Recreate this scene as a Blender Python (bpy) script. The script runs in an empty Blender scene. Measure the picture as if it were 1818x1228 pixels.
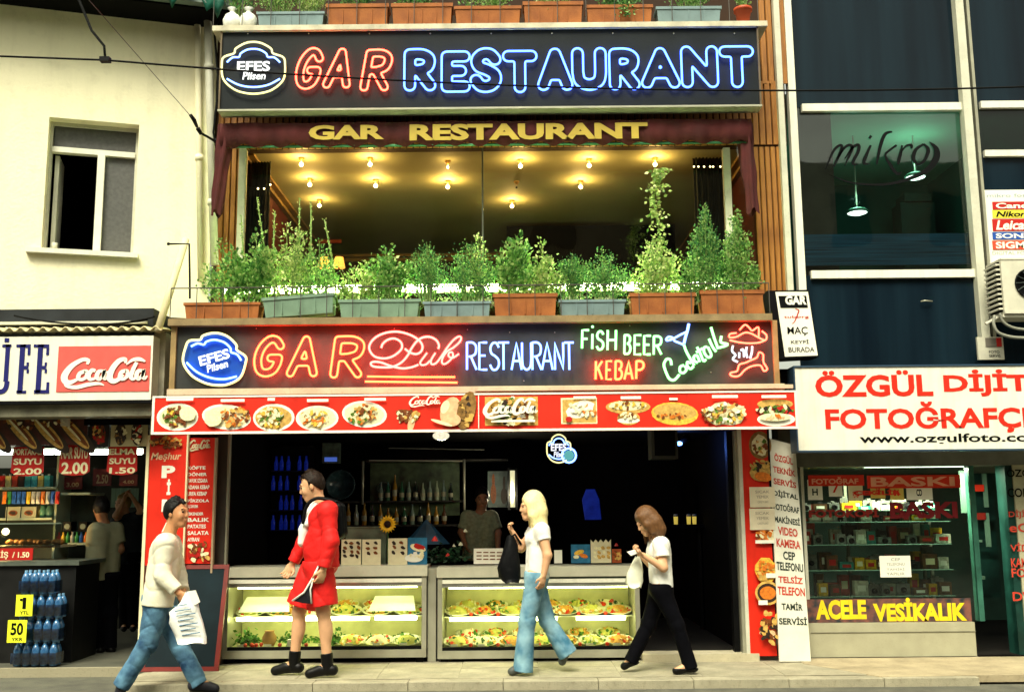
import bpy, bmesh, math, random
import numpy as np
from mathutils import Vector, Matrix
random.seed(7); np.random.seed(7)
SC = bpy.context.scene
COL = SC.collection
rad = math.radians
# ---------------------------------------------------------------- camera
FPX = 1850.0; EYE = 1.42; PITCH = math.atan(291.0/FPX); ROLL = 0.009
_f = Vector((0, math.cos(PITCH), math.sin(PITCH)))
_r0 = Vector((1, 0, 0)); _u0 = Vector((0, -math.sin(PITCH), math.cos(PITCH)))
_r = _r0*math.cos(ROLL) - _u0*math.sin(ROLL); _u = _u0*math.cos(ROLL) + _r0*math.sin(ROLL)
cam_d = bpy.data.cameras.new('camera'); cam = bpy.data.objects.new('camera', cam_d); COL.objects.link(cam)
cam_d.sensor_width = 36; cam_d.lens = 36*FPX/1818; cam_d.clip_end = 2000; cam_d.clip_start = .05
cam.matrix_world = Matrix(((_r.x, _u.x, -_f.x, 0), (_r.y, _u.y, -_f.y, 0), (_r.z, _u.z, -_f.z, EYE), (0, 0, 0, 1)))
SC.camera = cam
# ---------------------------------------------------------------- world, sun, exposure
w = bpy.data.worlds.new('World'); SC.world = w; w.use_nodes = True
nt = w.node_tree; bg = nt.nodes['Background']
sky = nt.nodes.new('ShaderNodeTexSky'); sky.sky_type = 'NISHITA'; sky.sun_disc = False
SUN_EL, SUN_AZ = rad(60), rad(200)
sky.sun_elevation = SUN_EL; sky.sun_rotation = SUN_AZ; sky.dust_density = 6; sky.air_density = 1.0; sky.ozone_density = .6
hsv = nt.nodes.new('ShaderNodeHueSaturation'); hsv.inputs['Saturation'].default_value = .25
warm = nt.nodes.new('ShaderNodeMix'); warm.data_type = 'RGBA'; warm.blend_type = 'MULTIPLY'
warm.inputs['Factor'].default_value = 1; warm.inputs['B'].default_value = (1.0, 1.0, .78, 1)
nt.links.new(sky.outputs[0], hsv.inputs['Color']); nt.links.new(hsv.outputs[0], warm.inputs['A'])
nt.links.new(warm.outputs['Result'], bg.inputs['Color']); bg.inputs['Strength'].default_value = .11
sd = bpy.data.lights.new('sun', 'SUN'); sun = bpy.data.objects.new('sun', sd); COL.objects.link(sun)
sd.energy = 1.5; sd.angle = rad(22); sd.color = (1, .97, .78)
sun.rotation_euler = (rad(38), 0, rad(-14))     # high, from behind the camera, a little to the left
SC.view_settings.view_transform = 'Standard'; SC.view_settings.look = 'None'
EXPO = 1.3; SC.view_settings.exposure = EXPO; SC.view_settings.gamma = 1; SC.view_settings.use_curve_mapping = False
SC.cycles.max_bounces = 6; SC.cycles.transparent_max_bounces = 12
SC.cycles.sample_clamp_indirect = 4
SC.cycles.caustics_reflective = False; SC.cycles.caustics_refractive = False

def ray(px, py):
    return _f + _r*((px-909)/FPX) - _u*((py-614)/FPX)
def hit(px, py, Y):
    d = ray(px, py); t = Y/d.y
    return Vector((d.x*t, Y, EYE+d.z*t))
def hitz(px, py, z):
    d = ray(px, py); t = (z-EYE)/d.z
    return Vector((d.x*t, d.y*t, z))
def R(x0, y0, x1, y1, Y):
    """pixel rectangle -> upright rectangle X0,X1,Z0,Z1 on the plane y = Y"""
    ym, xm = (y0+y1)/2, (x0+x1)/2
    return (hit(x0, ym, Y).x, hit(x1, ym, Y).x, hit(xm, y1, Y).z, hit(xm, y0, Y).z)

# ---------------------------------------------------------------- materials
def nodes(m):
    m.use_nodes = True; t = m.node_tree; return t, t.nodes['Principled BSDF'], t.links.new
MATS = {}
def M(name, col=(.5, .5, .5), rough=.6, metal=0, var=.12, scale=6, bump=0, bscale=60, emit=None, es=0, spec=.3,
      col2=None, stretch=None, sss=0, coat=0, detail=6, wear=0, streak=None):
    if name in MATS: return MATS[name]
    m = bpy.data.materials.new(name); MATS[name] = m
    if not emit: col = tuple(c**1.18 for c in col); col2 = tuple(c**1.18 for c in col2) if col2 else None
    t, b, L = nodes(m)
    b.inputs['Roughness'].default_value = rough; b.inputs['Metallic'].default_value = metal
    b.inputs['Specular IOR Level'].default_value = spec; b.inputs['Coat Weight'].default_value = coat
    if sss: b.inputs['Subsurface Weight'].default_value = sss; b.inputs['Subsurface Radius'].default_value = (.02, .01, .006)
    tc = t.nodes.new('ShaderNodeTexCoord'); mp = t.nodes.new('ShaderNodeMapping'); L(tc.outputs['Object'], mp.inputs[0])
    if stretch: mp.inputs['Scale'].default_value = stretch
    c1 = col2 if col2 else tuple(max(0, c*(1-var)) for c in col); c2 = col if col2 else tuple(min(1, c*(1+var)) for c in col)
    n = t.nodes.new('ShaderNodeTexNoise'); n.inputs['Scale'].default_value = scale; n.inputs['Detail'].default_value = detail
    L(mp.outputs[0], n.inputs['Vector'])
    rp = t.nodes.new('ShaderNodeMapRange'); rp.inputs[1].default_value = .32; rp.inputs[2].default_value = .68
    L(n.outputs['Fac'], rp.inputs[0])
    mx = t.nodes.new('ShaderNodeMix'); mx.data_type = 'RGBA'
    mx.inputs['A'].default_value = (*c1, 1); mx.inputs['B'].default_value = (*c2, 1)
    L(rp.outputs[0], mx.inputs['Factor'])
    out = mx.outputs['Result']
    if wear:   # fine grime speckle
        n2 = t.nodes.new('ShaderNodeTexNoise'); n2.inputs['Scale'].default_value = scale*9; n2.inputs['Detail'].default_value = 8
        L(tc.outputs['Object'], n2.inputs['Vector'])
        r2 = t.nodes.new('ShaderNodeMapRange'); r2.inputs[1].default_value = .55; r2.inputs[2].default_value = .75
        r2.inputs[4].default_value = wear
        L(n2.outputs['Fac'], r2.inputs[0])
        m2 = t.nodes.new('ShaderNodeMix'); m2.data_type = 'RGBA'; L(out, m2.inputs['A'])
        m2.inputs['B'].default_value = (col[0]*.35, col[1]*.32, col[2]*.25, 1); L(r2.outputs[0], m2.inputs['Factor'])
        out = m2.outputs['Result']
    if streak:  # larger stains or run marks: (amount, scale xyz)
        mp3 = t.nodes.new('ShaderNodeMapping'); mp3.inputs['Scale'].default_value = streak[1]; L(tc.outputs['Object'], mp3.inputs[0])
        n3 = t.nodes.new('ShaderNodeTexNoise'); n3.inputs['Scale'].default_value = 1; n3.inputs['Detail'].default_value = 7; n3.inputs['Roughness'].default_value = .65; L(mp3.outputs[0], n3.inputs['Vector'])
        r3 = t.nodes.new('ShaderNodeMapRange'); r3.inputs[1].default_value = .5; r3.inputs[2].default_value = .72; r3.inputs[4].default_value = streak[0]; L(n3.outputs['Fac'], r3.inputs[0])
        m3 = t.nodes.new('ShaderNodeMix'); m3.data_type = 'RGBA'; L(out, m3.inputs['A']); m3.inputs['B'].default_value = (col[0]*.30, col[1]*.29, col[2]*.24, 1); L(r3.outputs[0], m3.inputs['Factor']); out = m3.outputs['Result']
    L(out, b.inputs['Base Color'])
    rr = t.nodes.new('ShaderNodeMapRange'); rr.inputs[3].default_value = max(0, rough-.08); rr.inputs[4].default_value = min(1, rough+.1)
    L(n.outputs['Fac'], rr.inputs[0]); L(rr.outputs[0], b.inputs['Roughness'])
    if bump:
        nb = t.nodes.new('ShaderNodeTexNoise'); nb.inputs['Scale'].default_value = bscale; nb.inputs['Detail'].default_value = 5
        L(mp.outputs[0], nb.inputs['Vector'])
        bp = t.nodes.new('ShaderNodeBump'); bp.inputs['Strength'].default_value = bump; bp.inputs['Distance'].default_value = .01
        L(nb.outputs['Fac'], bp.inputs['Height']); L(bp.outputs[0], b.inputs['Normal'])
    if emit:
        b.inputs['Emission Color'].default_value = (*emit, 1); b.inputs['Emission Strength'].default_value = es
    return m
def leafmat(name, c1, c2, c3):
    m = bpy.data.materials.new(name); t, b, L = nodes(m)
    g = t.nodes.new('ShaderNodeNewGeometry'); cr = t.nodes.new('ShaderNodeValToRGB')
    cr.color_ramp.elements[0].color = (*c1, 1); cr.color_ramp.elements[1].color = (*c3, 1)
    e = cr.color_ramp.elements.new(.55); e.color = (*c2, 1)
    L(g.outputs['Random Per Island'], cr.inputs[0]); L(cr.outputs[0], b.inputs['Base Color'])
    b.inputs['Roughness'].default_value = .5
    tr = t.nodes.new('ShaderNodeBsdfTranslucent'); L(cr.outputs[0], tr.inputs['Color'])
    mx = t.nodes.new('ShaderNodeMixShader'); mx.inputs[0].default_value = .3
    L(b.outputs[0], mx.inputs[1]); L(tr.outputs[0], mx.inputs[2]); L(mx.outputs[0], t.nodes['Material Output'].inputs[0])
    return m
def glassmat(name, tint=(.9, .95, .92), refl=.06, rough=.02):
    m = bpy.data.materials.new(name); m.use_nodes = True; t = m.node_tree; L = t.links.new
    t.nodes.remove(t.nodes['Principled BSDF'])
    a = t.nodes.new('ShaderNodeBsdfTransparent'); a.inputs[0].default_value = (*tint, 1)
    g = t.nodes.new('ShaderNodeBsdfGlossy'); g.inputs['Roughness'].default_value = rough
    fr = t.nodes.new('ShaderNodeFresnel'); fr.inputs[0].default_value = 1.45
    ad = t.nodes.new('ShaderNodeMath'); ad.operation = 'MULTIPLY'; ad.inputs[1].default_value = refl/.04
    tc = t.nodes.new('ShaderNodeTexCoord'); n = t.nodes.new('ShaderNodeTexNoise'); n.inputs['Scale'].default_value = 1.3
    L(tc.outputs['Object'], n.inputs['Vector'])
    bp = t.nodes.new('ShaderNodeBump'); bp.inputs['Strength'].default_value = .08; bp.inputs['Distance'].default_value = .05
    L(n.outputs['Fac'], bp.inputs['Height']); L(bp.outputs[0], g.inputs['Normal'])
    mx = t.nodes.new('ShaderNodeMixShader'); L(fr.outputs[0], ad.inputs[0]); L(ad.outputs[0], mx.inputs[0])
    L(a.outputs[0], mx.inputs[1]); L(g.outputs[0], mx.inputs[2]); L(mx.outputs[0], t.nodes['Material Output'].inputs[0])
    return m
def glow(name, col, es):
    return M(name, tuple(min(1, c*.6) for c in col), .5, emit=col, es=es*2**-EXPO, var=0)

# ---------------------------------------------------------------- mesh builder (world coordinates)
class MB:
    def __init__(s): s.v = []; s.f = []; s.fr = None
    def add(s, vs, fs):
        o = len(s.v); s.v += [tuple(v) for v in vs]; s.f += [tuple(i+o for i in f) for f in fs]; return s
    def box(s, x0, x1, y0, y1, z0, z1):
        if x0 > x1: x0, x1 = x1, x0
        if y0 > y1: y0, y1 = y1, y0
        if z0 > z1: z0, z1 = z1, z0
        p = [(x0, y0, z0), (x1, y0, z0), (x1, y1, z0), (x0, y1, z0), (x0, y0, z1), (x1, y0, z1), (x1, y1, z1), (x0, y1, z1)]
        return s.add(p, [(0, 3, 2, 1), (4, 5, 6, 7), (0, 1, 5, 4), (1, 2, 6, 5), (2, 3, 7, 6), (3, 0, 4, 7)])
    def rbox(s, c, ax, half):
        c = Vector(c); a = [Vector(ax[i])*half[i] for i in range(3)]
        p = [c+sx*a[0]+sy*a[1]+sz*a[2] for sz in (-1, 1) for sy in (-1, 1) for sx in (-1, 1)]
        return s.add(p, [(0, 2, 3, 1), (4, 5, 7, 6), (0, 1, 5, 4), (1, 3, 7, 5), (3, 2, 6, 7), (2, 0, 4, 6)])
    def pbox(s, x0, y0, x1, y1, Y0, Y1):
        a = R(x0, y0, x1, y1, Y0); return s.box(a[0], a[1], Y0, Y1, a[2], a[3])
    def quad(s, *p): return s.add(p, [tuple(range(len(p)))])
    def tube(s, pts, r, n=6, closed=False, cap=True, up=(0, -1, 0.001)):
        pts = [Vector(p) for p in pts]; m = len(pts); rs = r if isinstance(r, (list, tuple)) else [r]*m
        up = Vector(up); vs = []; pu = None
        for i in range(m):
            if closed: t = pts[(i+1) % m]-pts[i-1]
            else: t = pts[min(i+1, m-1)]-pts[max(i-1, 0)]
            if t.length < 1e-9: t = Vector((1, 0, 0))
            t.normalize()
            a = t.cross(up if pu is None else pu)
            if a.length < .05: a = t.cross(Vector((1, 0, 0)))
            if a.length < .05: a = t.cross(Vector((0, 0, 1)))
            a.normalize(); b = a.cross(t).normalized(); pu = b
            for k in range(n):
                q = 2*math.pi*k/n; vs.append(pts[i]+(a*math.cos(q)+b*math.sin(q))*rs[i])
        fs = []
        for i in range(m if closed else m-1):
            for k in range(n):
                a0 = i*n+k; a1 = i*n+(k+1) % n; b0 = ((i+1) % m)*n+k; b1 = ((i+1) % m)*n+(k+1) % n
                fs.append((a0, b0, b1, a1))
        if cap and not closed: fs += [tuple(range(n)), tuple(range((m-1)*n, m*n))[::-1]]
        return s.add(vs, fs)
    def lathe(s, c, prof, n=12, cap=True, ax=None):
        c = Vector(c)
        A = ax or (Vector((1, 0, 0)), Vector((0, 1, 0)), Vector((0, 0, 1)))
        vs = []; m = len(prof)
        for (r, z) in prof:
            for k in range(n):
                q = 2*math.pi*k/n; vs.append(c+A[0]*(r*math.cos(q))+A[1]*(r*math.sin(q))+A[2]*z)
        fs = []
        for i in range(m-1):
            for k in range(n):
                fs.append((i*n+k, i*n+(k+1) % n, (i+1)*n+(k+1) % n, (i+1)*n+k))
        if cap: fs += [tuple(range(n))[::-1], tuple(range((m-1)*n, m*n))]
        return s.add(vs, fs)
    def ball(s, c, r, n=8, m=6):
        rx = r if isinstance(r, (tuple, list)) else (r, r, r)
        c = Vector(c); vs = []; fs = []
        for i in range(m+1):
            t = math.pi*i/m
            for k in range(n):
                q = 2*math.pi*k/n
                vs.append((c.x+rx[0]*math.sin(t)*math.cos(q), c.y+rx[1]*math.sin(t)*math.sin(q), c.z+rx[2]*math.cos(t)))
        for i in range(m):
            for k in range(n): fs.append((i*n+k, (i+1)*n+k, (i+1)*n+(k+1) % n, i*n+(k+1) % n))
        return s.add(vs, fs)
    def disc(s, cx, Y, cz, rx, rz, n=20, rot=0, jit=0, rnd=random):
        """flat printed ellipse facing the street"""
        p = []
        for k in range(n):
            q = 2*math.pi*k/n; e = 1+jit*(rnd.random()-.5)*2
            x, z = rx*math.cos(q)*e, rz*math.sin(q)*e
            p.append((cx+x*math.cos(rot)-z*math.sin(rot), Y, cz+x*math.sin(rot)+z*math.cos(rot)))
        return s.add(p, [tuple(range(n))])
    def xf(s, mat):
        s.v = [tuple(mat @ Vector(v)) for v in s.v]; return s

def lnk(name, me, parent=None, loc=(0, 0, 0)):
    o = bpy.data.objects.new(name, me); COL.objects.link(o); o.location = loc
    if parent: o.parent = parent
    return o
def worldloc(o):
    v = Vector((0, 0, 0))
    while o: v += o.location; o = o.parent
    return v
def tag(o, label=None, cat=None, group=None, kind=None):
    if label: o['label'] = label
    if cat: o['category'] = cat
    if group: o['group'] = group
    if kind: o['kind'] = kind
    return o
def T(name, label, cat, loc=(0, 0, 0), group=None):
    o = bpy.data.objects.new(name, None); COL.objects.link(o); o.location = loc; o.empty_display_size = .1
    return tag(o, label, cat, group)
def mesh(name, mb, mat, off=Vector((0, 0, 0)), smooth=False):
    me = bpy.data.meshes.new(name)
    me.from_pydata([(v[0]-off[0], v[1]-off[1], v[2]-off[2]) for v in mb.v], [], mb.f)
    for m in (mat if isinstance(mat, (list, tuple)) else [mat]): me.materials.append(m)
    if smooth: me.polygons.foreach_set('use_smooth', [True]*len(me.polygons))
    me.update(); return me
def P(name, mb, mat, parent, smooth=False, label=None, kind=None):
    off = worldloc(parent); o = lnk(name, mesh(name, mb, mat, off, smooth), parent)
    if label: o['label'] = label
    if kind: o['kind'] = kind
    return o
def S(name, mb, mat, label, cat, group=None, smooth=False, kind=None):
    """a thing that is one mesh; its origin goes to the middle of its base"""
    a = np.array(mb.v); lo, hi = a.min(0), a.max(0)
    off = Vector(((lo[0]+hi[0])/2, (lo[1]+hi[1])/2, lo[2]))
    o = lnk(name, mesh(name, mb, mat, off, smooth), None, off)
    return tag(o, label, cat, group, kind)
def ST(name, mb, mat, smooth=False):
    o = lnk(name, mesh(name, mb, mat, Vector((0, 0, 0)), smooth)); o['kind'] = 'structure'; return o
def dup(o, parent=None, loc=None, top=True):
    c = o.copy(); COL.objects.link(c)
    if parent: c.parent = parent
    if loc is not None: c.location = loc
    for ch in list(o.children): dup(ch, c, None, False)
    return c
def bevel(o, wd=.006, seg=2):
    m = o.modifiers.new('bevel', 'BEVEL'); m.width = wd; m.segments = seg; m.limit_method = 'ANGLE'; return o

# ---------------------------------------------------------------- flat lettering with the built-in font
_tc = {}
def text_geo(s, bold=0.0, shear=0.0):
    k = (s, bold, shear)
    if k in _tc: return _tc[k]
    cu = bpy.data.curves.new('t', 'FONT'); cu.body = s; cu.offset = bold; cu.shear = shear; cu.resolution_u = 3
    ob = bpy.data.objects.new('t', cu); COL.objects.link(ob)
    dg = bpy.context.evaluated_depsgraph_get(); ev = ob.evaluated_get(dg); me = ev.to_mesh()
    v = [(p.co.x, p.co.y) for p in me.vertices]; f = [tuple(p.vertices) for p in me.polygons]
    ev.to_mesh_clear(); bpy.data.objects.remove(ob); bpy.data.curves.remove(cu)
    a = np.array(v); lo = a.min(0); hi = a.max(0)
    _tc[k] = ((a-lo)/(hi-lo), f); return _tc[k]
def letter(mb, s, x0, y0, x1, y1, Y, bold=.02, shear=0.0, frame=None, arc=None):
    """text s filling the pixel rectangle on plane y=Y; frame=(origin, ux, uz) places it on another plane (metres)"""
    v, f = text_geo(s, bold, shear)
    if frame:
        o, ux, uz = frame
        P_ = [o+ux*(x0+(x1-x0)*a)+uz*(y0+(y1-y0)*b) for a, b in v]
    else:
        X0, X1, Z0, Z1 = R(x0, y0, x1, y1, Y)
        P_ = [(X0+(X1-X0)*a, Y, Z0+(Z1-Z0)*b+(arc(a) if arc else 0)) for a, b in v]
    return mb.add(P_, f)

# ---------------------------------------------------------------- splines, contours, stroke letters
def cat(pts, n=6, closed=False):
    pts = [np.array(p, float) for p in pts]; m = len(pts); out = []
    for i in range(m if closed else m-1):
        if closed: a, b, c, d = pts[i-1], pts[i], pts[(i+1) % m], pts[(i+2) % m]
        else: a, b, c, d = pts[max(i-1, 0)], pts[i], pts[i+1], pts[min(i+2, m-1)]
        for k in range(n):
            t = k/n
            out.append(.5*((2*b)+(c-a)*t+(2*a-5*b+4*c-d)*t*t+(3*b-a-3*c+d)*t**3))
    if not closed: out.append(pts[-1])
    return out
def contour(strokes, r, res=.02):
    """outline(s) of the union of thick strokes in 2-D"""
    A = np.array([p for st in strokes for p in st]); lo = A.min(0)-r-3*res; hi = A.max(0)+r+3*res
    nx, ny = int((hi[0]-lo[0])/res)+2, int((hi[1]-lo[1])/res)+2
    gx = lo[0]+np.arange(nx)*res; gy = lo[1]+np.arange(ny)*res
    GX, GY = np.meshgrid(gx, gy, indexing='ij'); D = np.full((nx, ny), 9.)
    for st in strokes:
        for a, b in zip(st[:-1], st[1:]):
            ax, ay = a; dx, dy = b[0]-ax, b[1]-ay; L2 = dx*dx+dy*dy+1e-12
            t = np.clip(((GX-ax)*dx+(GY-ay)*dy)/L2, 0, 1)
            D = np.minimum(D, np.hypot(GX-ax-t*dx, GY-ay-t*dy))
    D -= r; seg = {}
    def ip(a, b):
        da, db = D[a], D[b]; t = da/(da-db)
        return (lo[0]+(a[0]+(b[0]-a[0])*t)*res, lo[1]+(a[1]+(b[1]-a[1])*t)*res)
    tab = {1: [(3, 0)], 2: [(0, 1)], 3: [(3, 1)], 4: [(1, 2)], 5: [(3, 2), (1, 0)], 6: [(0, 2)], 7: [(3, 2)], 8: [(2, 3)], 9: [(2, 0)],
           10: [(2, 1), (0, 3)], 11: [(2, 1)], 12: [(1, 3)], 13: [(1, 0)], 14: [(0, 3)]}
    S_ = D < 0; nxt = {}
    idx = S_[:-1, :-1]*1+S_[1:, :-1]*2+S_[1:, 1:]*4+S_[:-1, 1:]*8
    pos = {}
    for i, j in zip(*np.nonzero((idx > 0) & (idx < 15))):
        c = [(i, j), (i+1, j), (i+1, j+1), (i, j+1)]
        for e0, e1 in tab[int(idx[i, j])]:
            ks = []
            for e in (e0, e1):
                a, b = c[e], c[(e+1) % 4]; key = (min(a, b), max(a, b)); ks.append(key)
                if key not in pos: pos[key] = ip(*key)
            nxt[ks[0]] = ks[1]
    loops = []
    while nxt:
        k0 = next(iter(nxt)); lp = []; k = k0
        while k in nxt:
            lp.append(pos[k]); k = nxt.pop(k)
        a = np.array(lp)
        if len(a) > 8:
            for _ in range(3): a = (np.roll(a, 1, 0)+2*a+np.roll(a, -1, 0))/4
            loops.append([tuple(p) for p in a[::2]])
    return loops
def sm(*p): return [tuple(q) for q in cat(p, 6)]
GL = {   # stroke skeletons in a box one unit high: (width, strokes)
 'G': (.72, [sm((.68, .80), (.52, .97), (.30, .98), (.08, .75), (0, .42), (.10, .1), (.32, 0), (.55, .08), (.66, .28))+[(.68, .44), (.42, .44)]]),
 'A': (.70, [[(0, 0), (.35, 1), (.70, 0)], [(.14, .32), (.56, .32)]]),
 'R': (.66, [[(0, 0), (0, 1)]+sm((0, 1), (.38, 1), (.60, .90), (.64, .74), (.56, .57), (.32, .49))+[(.1, .48)], [(.28, .48), (.66, 0)]]),
 'E': (.58, [[(.58, 1), (0, 1), (0, 0), (.58, 0)], [(0, .52), (.46, .52)]]),
 'S': (.60, [sm((.58, .82), (.42, .98), (.18, .97), (.03, .80), (.10, .60), (.34, .50), (.56, .36), (.58, .16), (.42, .01), (.16, .01), (0, .18))]),
 'T': (.66, [[(0, 1), (.66, 1)], [(.33, 1), (.33, 0)]]),
 'U': (.62, [[(0, 1)]+sm((0, .4), (.06, .12), (.31, 0), (.56, .12), (.62, .4))+[(.62, 1)]]),
 'N': (.66, [[(0, 0), (0, 1), (.66, 0), (.66, 1)]]),
 'F': (.52, [[(.52, 1), (0, 1), (0, 0)], [(0, .52), (.42, .52)]]),
 'I': (.01, [[(0, 0), (0, .9)]]),
 'H': (.60, [[(0, 0), (0, 1)], [(.6, 0), (.6, 1)], [(0, .5), (.6, .5)]]),
 'B': (.58, [[(0, 0), (0, 1)]+sm((0, 1), (.34, 1), (.52, .88), (.50, .66), (.3, .54))+sm((.3, .54), (.5, .46), (.58, .26), (.48, .06), (.3, 0))+[(0, 0)]]),
 'K': (.58, [[(0, 0), (0, 1)], [(.56, 1), (0, .45)], [(.2, .62), (.58, 0)]]),
 'P': (.58, [[(0, 0), (0, 1)]+sm((0, 1), (.34, 1), (.56, .88), (.56, .64), (.34, .5))+[(.04, .5)]]),
}
def ribbon(mb, pts, w, to3, n=8):
    """flat brush stroke: pts 2-D, w half width per point"""
    p = [tuple(x)+(ww,) for x, ww in zip(pts, w)]; c = cat(p, n); L_, R_ = [], []
    for i, q in enumerate(c):
        t = c[min(i+1, len(c)-1)][:2]-c[max(i-1, 0)][:2]; t = t/(np.hypot(*t)+1e-9)
        nrm = np.array((-t[1], t[0])); L_.append(to3(*(q[:2]+nrm*q[2]))); R_.append(to3(*(q[:2]-nrm*q[2])))
    vs = L_+R_; m = len(c)
    return mb.add(vs, [(i, i+1, m+i+1, m+i) for i in range(m-1)])
def cola(mb, x0, y0, x1, y1, Y, k=1.0, lift=0.0):
    """the flowing two-word soft drink script, in a 10 x 4 box"""
    X0, X1, Z0, Z1 = R(x0, y0, x1, y1, Y); i_ = [0]
    def to3(a, b): return (X0+(X1-X0)*(a/10), Y-i_[0]*.0006, Z0+(Z1-Z0)*(b/4))
    def st(pts, w): i_[0] += 1; ribbon(mb, pts, [q*k for q in w], to3)
    st([(2.9, 3.1), (3.0, 3.6), (2.3, 3.7), (1.1, 2.9), (.35, 1.7), (.45, .9), (1.1, .75), (2.1, 1.3)], [.12, .18, .2, .26, .32, .3, .22, .12])
    st([(.3, .75), (.7, .25), (1.8, .1), (3.2, .45), (4.4, .55), (5.0, .3)], [.06, .16, .2, .2, .14, .04])
    st([(2.7, 2.2), (2.1, 1.9), (1.95, 1.3), (2.4, 1.1), (2.9, 1.5), (2.9, 2.1), (2.6, 2.2)], [.2, .2, .2, .17, .18, .2, .18])
    st([(3.9, 2.2), (3.5, 2.3), (3.15, 1.7), (3.3, 1.15), (3.8, 1.2), (4.1, 1.5)], [.16, .2, .2, .18, .14, .1])
    st([(4.8, 2.2), (4.3, 2.1), (4.1, 1.5), (4.4, 1.1), (4.8, 1.6), (5.0, 2.3), (4.9, 1.5), (5.1, 1.15), (5.4, 1.5)], [.15, .2, .2, .17, .15, .16, .17, .15, .08])
    st([(5.2, 2.0), (5.6, 2.1)], [.12, .12])
    st([(7.4, 3.2), (7.3, 3.7), (6.6, 3.5), (5.9, 2.5), (5.6, 1.4), (6.0, .85), (6.7, 1.1), (7.2, 1.7)], [.1, .2, .24, .27, .3, .25, .2, .1])
    st([(7.5, 2.2), (6.95, 2.0), (6.8, 1.3), (7.2, 1.1), (7.65, 1.5), (7.65, 2.1), (7.4, 2.2)], [.19, .19, .19, .16, .17, .18, .17])
    st([(7.5, 3.0), (8.2, 3.6), (9.0, 3.7), (9.7, 3.4)], [.06, .16, .2, .08])
    st([(8.7, 3.3), (8.3, 2.3), (8.1, 1.4), (8.4, 1.1), (8.8, 1.5)], [.16, .2, .2, .15, .08])
    st([(9.4, 2.2), (8.9, 2.1), (8.75, 1.5), (9.0, 1.1), (9.4, 1.6), (9.6, 2.3), (9.5, 1.5), (9.7, 1.15), (10, 1.5)], [.15, .2, .2, .17, .15, .16, .17, .15, .08])
    return mb
# ---------------------------------------------------------------- implicit surfaces for bodies and clothes
def sdf_grid(prims, h, folds=None, hairy=False):
    lo = np.full(3, 9e9); hi = -lo
    for p in prims:
        if p['op'] == 'sub': continue
        if p['t'] == 'cap':
            for q, r in ((p['a'], p['ra']), (p['b'], p['rb'])): lo = np.minimum(lo, q-r); hi = np.maximum(hi, q+r)
        else:
            m = max(p['r']); lo = np.minimum(lo, p['c']-m); hi = np.maximum(hi, p['c']+m)
    lo -= .03; hi += .03; n = ((hi-lo)/h).astype(int)+2
    D = np.full(n, .5, np.float32)
    for p in prims:
        k = p['k']
        if p['t'] == 'cap':
            m = max(p['ra'], p['rb'])+k+.03; a0 = np.minimum(p['a'], p['b'])-m; a1 = np.maximum(p['a'], p['b'])+m
        else:
            m = max(p['r'])+k+.03; a0 = p['c']-m; a1 = p['c']+m
        i0 = np.clip(((a0-lo)/h).astype(int), 0, n-1); i1 = np.clip(((a1-lo)/h).astype(int)+2, 1, n)
        if (i1 <= i0).any(): continue
        sl = tuple(slice(i0[q], i1[q]) for q in range(3))
        G = [lo[q]+np.arange(i0[q], i1[q])*h for q in range(3)]
        X = G[0][:, None, None]; Y = G[1][None, :, None]; Z = G[2][None, None, :]
        if p['t'] == 'cap':
            a, b = p['a'], p['b']; d = b-a; L2 = float(d@d)+1e-9
            t = np.clip(((X-a[0])*d[0]+(Y-a[1])*d[1]+(Z-a[2])*d[2])/L2, 0, 1)
            dist = np.sqrt((X-a[0]-t*d[0])**2+(Y-a[1]-t*d[1])**2+(Z-a[2]-t*d[2])**2)-(p['ra']+(p['rb']-p['ra'])*t)
        else:
            q = [(X-p['c'][0])*A[0]+(Y-p['c'][1])*A[1]+(Z-p['c'][2])*A[2] for A in p['ax']]
            k0 = np.sqrt(sum((q[i]/p['r'][i])**2 for i in range(3)))+1e-6
            k1 = np.sqrt(sum((q[i]/p['r'][i]**2)**2 for i in range(3)))+1e-6
            dist = k0*(k0-1)/k1
        for (pt, nn) in p.get('cut', ()):
            dist = np.maximum(dist, (X-pt[0])*nn[0]+(Y-pt[1])*nn[1]+(Z-pt[2])*nn[2])
        C = D[sl]
        if p['op'] == 'sub': D[sl] = np.maximum(C, -dist); continue
        if k > 0:
            hh = np.clip(.5+.5*(C-dist)/k, 0, 1); D[sl] = C*(1-hh)+dist*hh-k*hh*(1-hh)
        else: D[sl] = np.minimum(C, dist)
    if folds:
        G = [lo[q]+np.arange(n[q])*h for q in range(3)]
        X = G[0][:, None, None]; Y = G[1][None, :, None]; Z = G[2][None, None, :]
        amp, fr, ph = folds
        if hairy: D += (.005*np.sin(150*X+6*np.sin(9*Z)+40*Y)*np.sin(70*Y+3*np.sin(12*Z+X*8))+.003*np.sin(260*X+9*np.sin(7*Z)+1.3)).astype(np.float32); amp *= .3
        cr = lambda a: (1-np.abs(np.sin(a)))**3
        mk = .5+.5*np.sin(9*X+7*Z+ph*3)*np.sin(11*Z-8*Y+ph)
        D += (amp*(1.5*cr(fr*.32*(Z+.8*X)+1.3*np.sin(fr*.22*X+ph)+.8*np.sin(fr*.3*Y))*mk+1.3*cr(fr*.36*(Z-.55*X+.3*Y)+1.1*np.sin(fr*.2*(Z+Y)+ph*2))*(1-mk)-.3*np.sin(fr*.22*Z+2*np.sin(6*X+ph)+5*Y))).astype(np.float32)
    return D, lo
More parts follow.
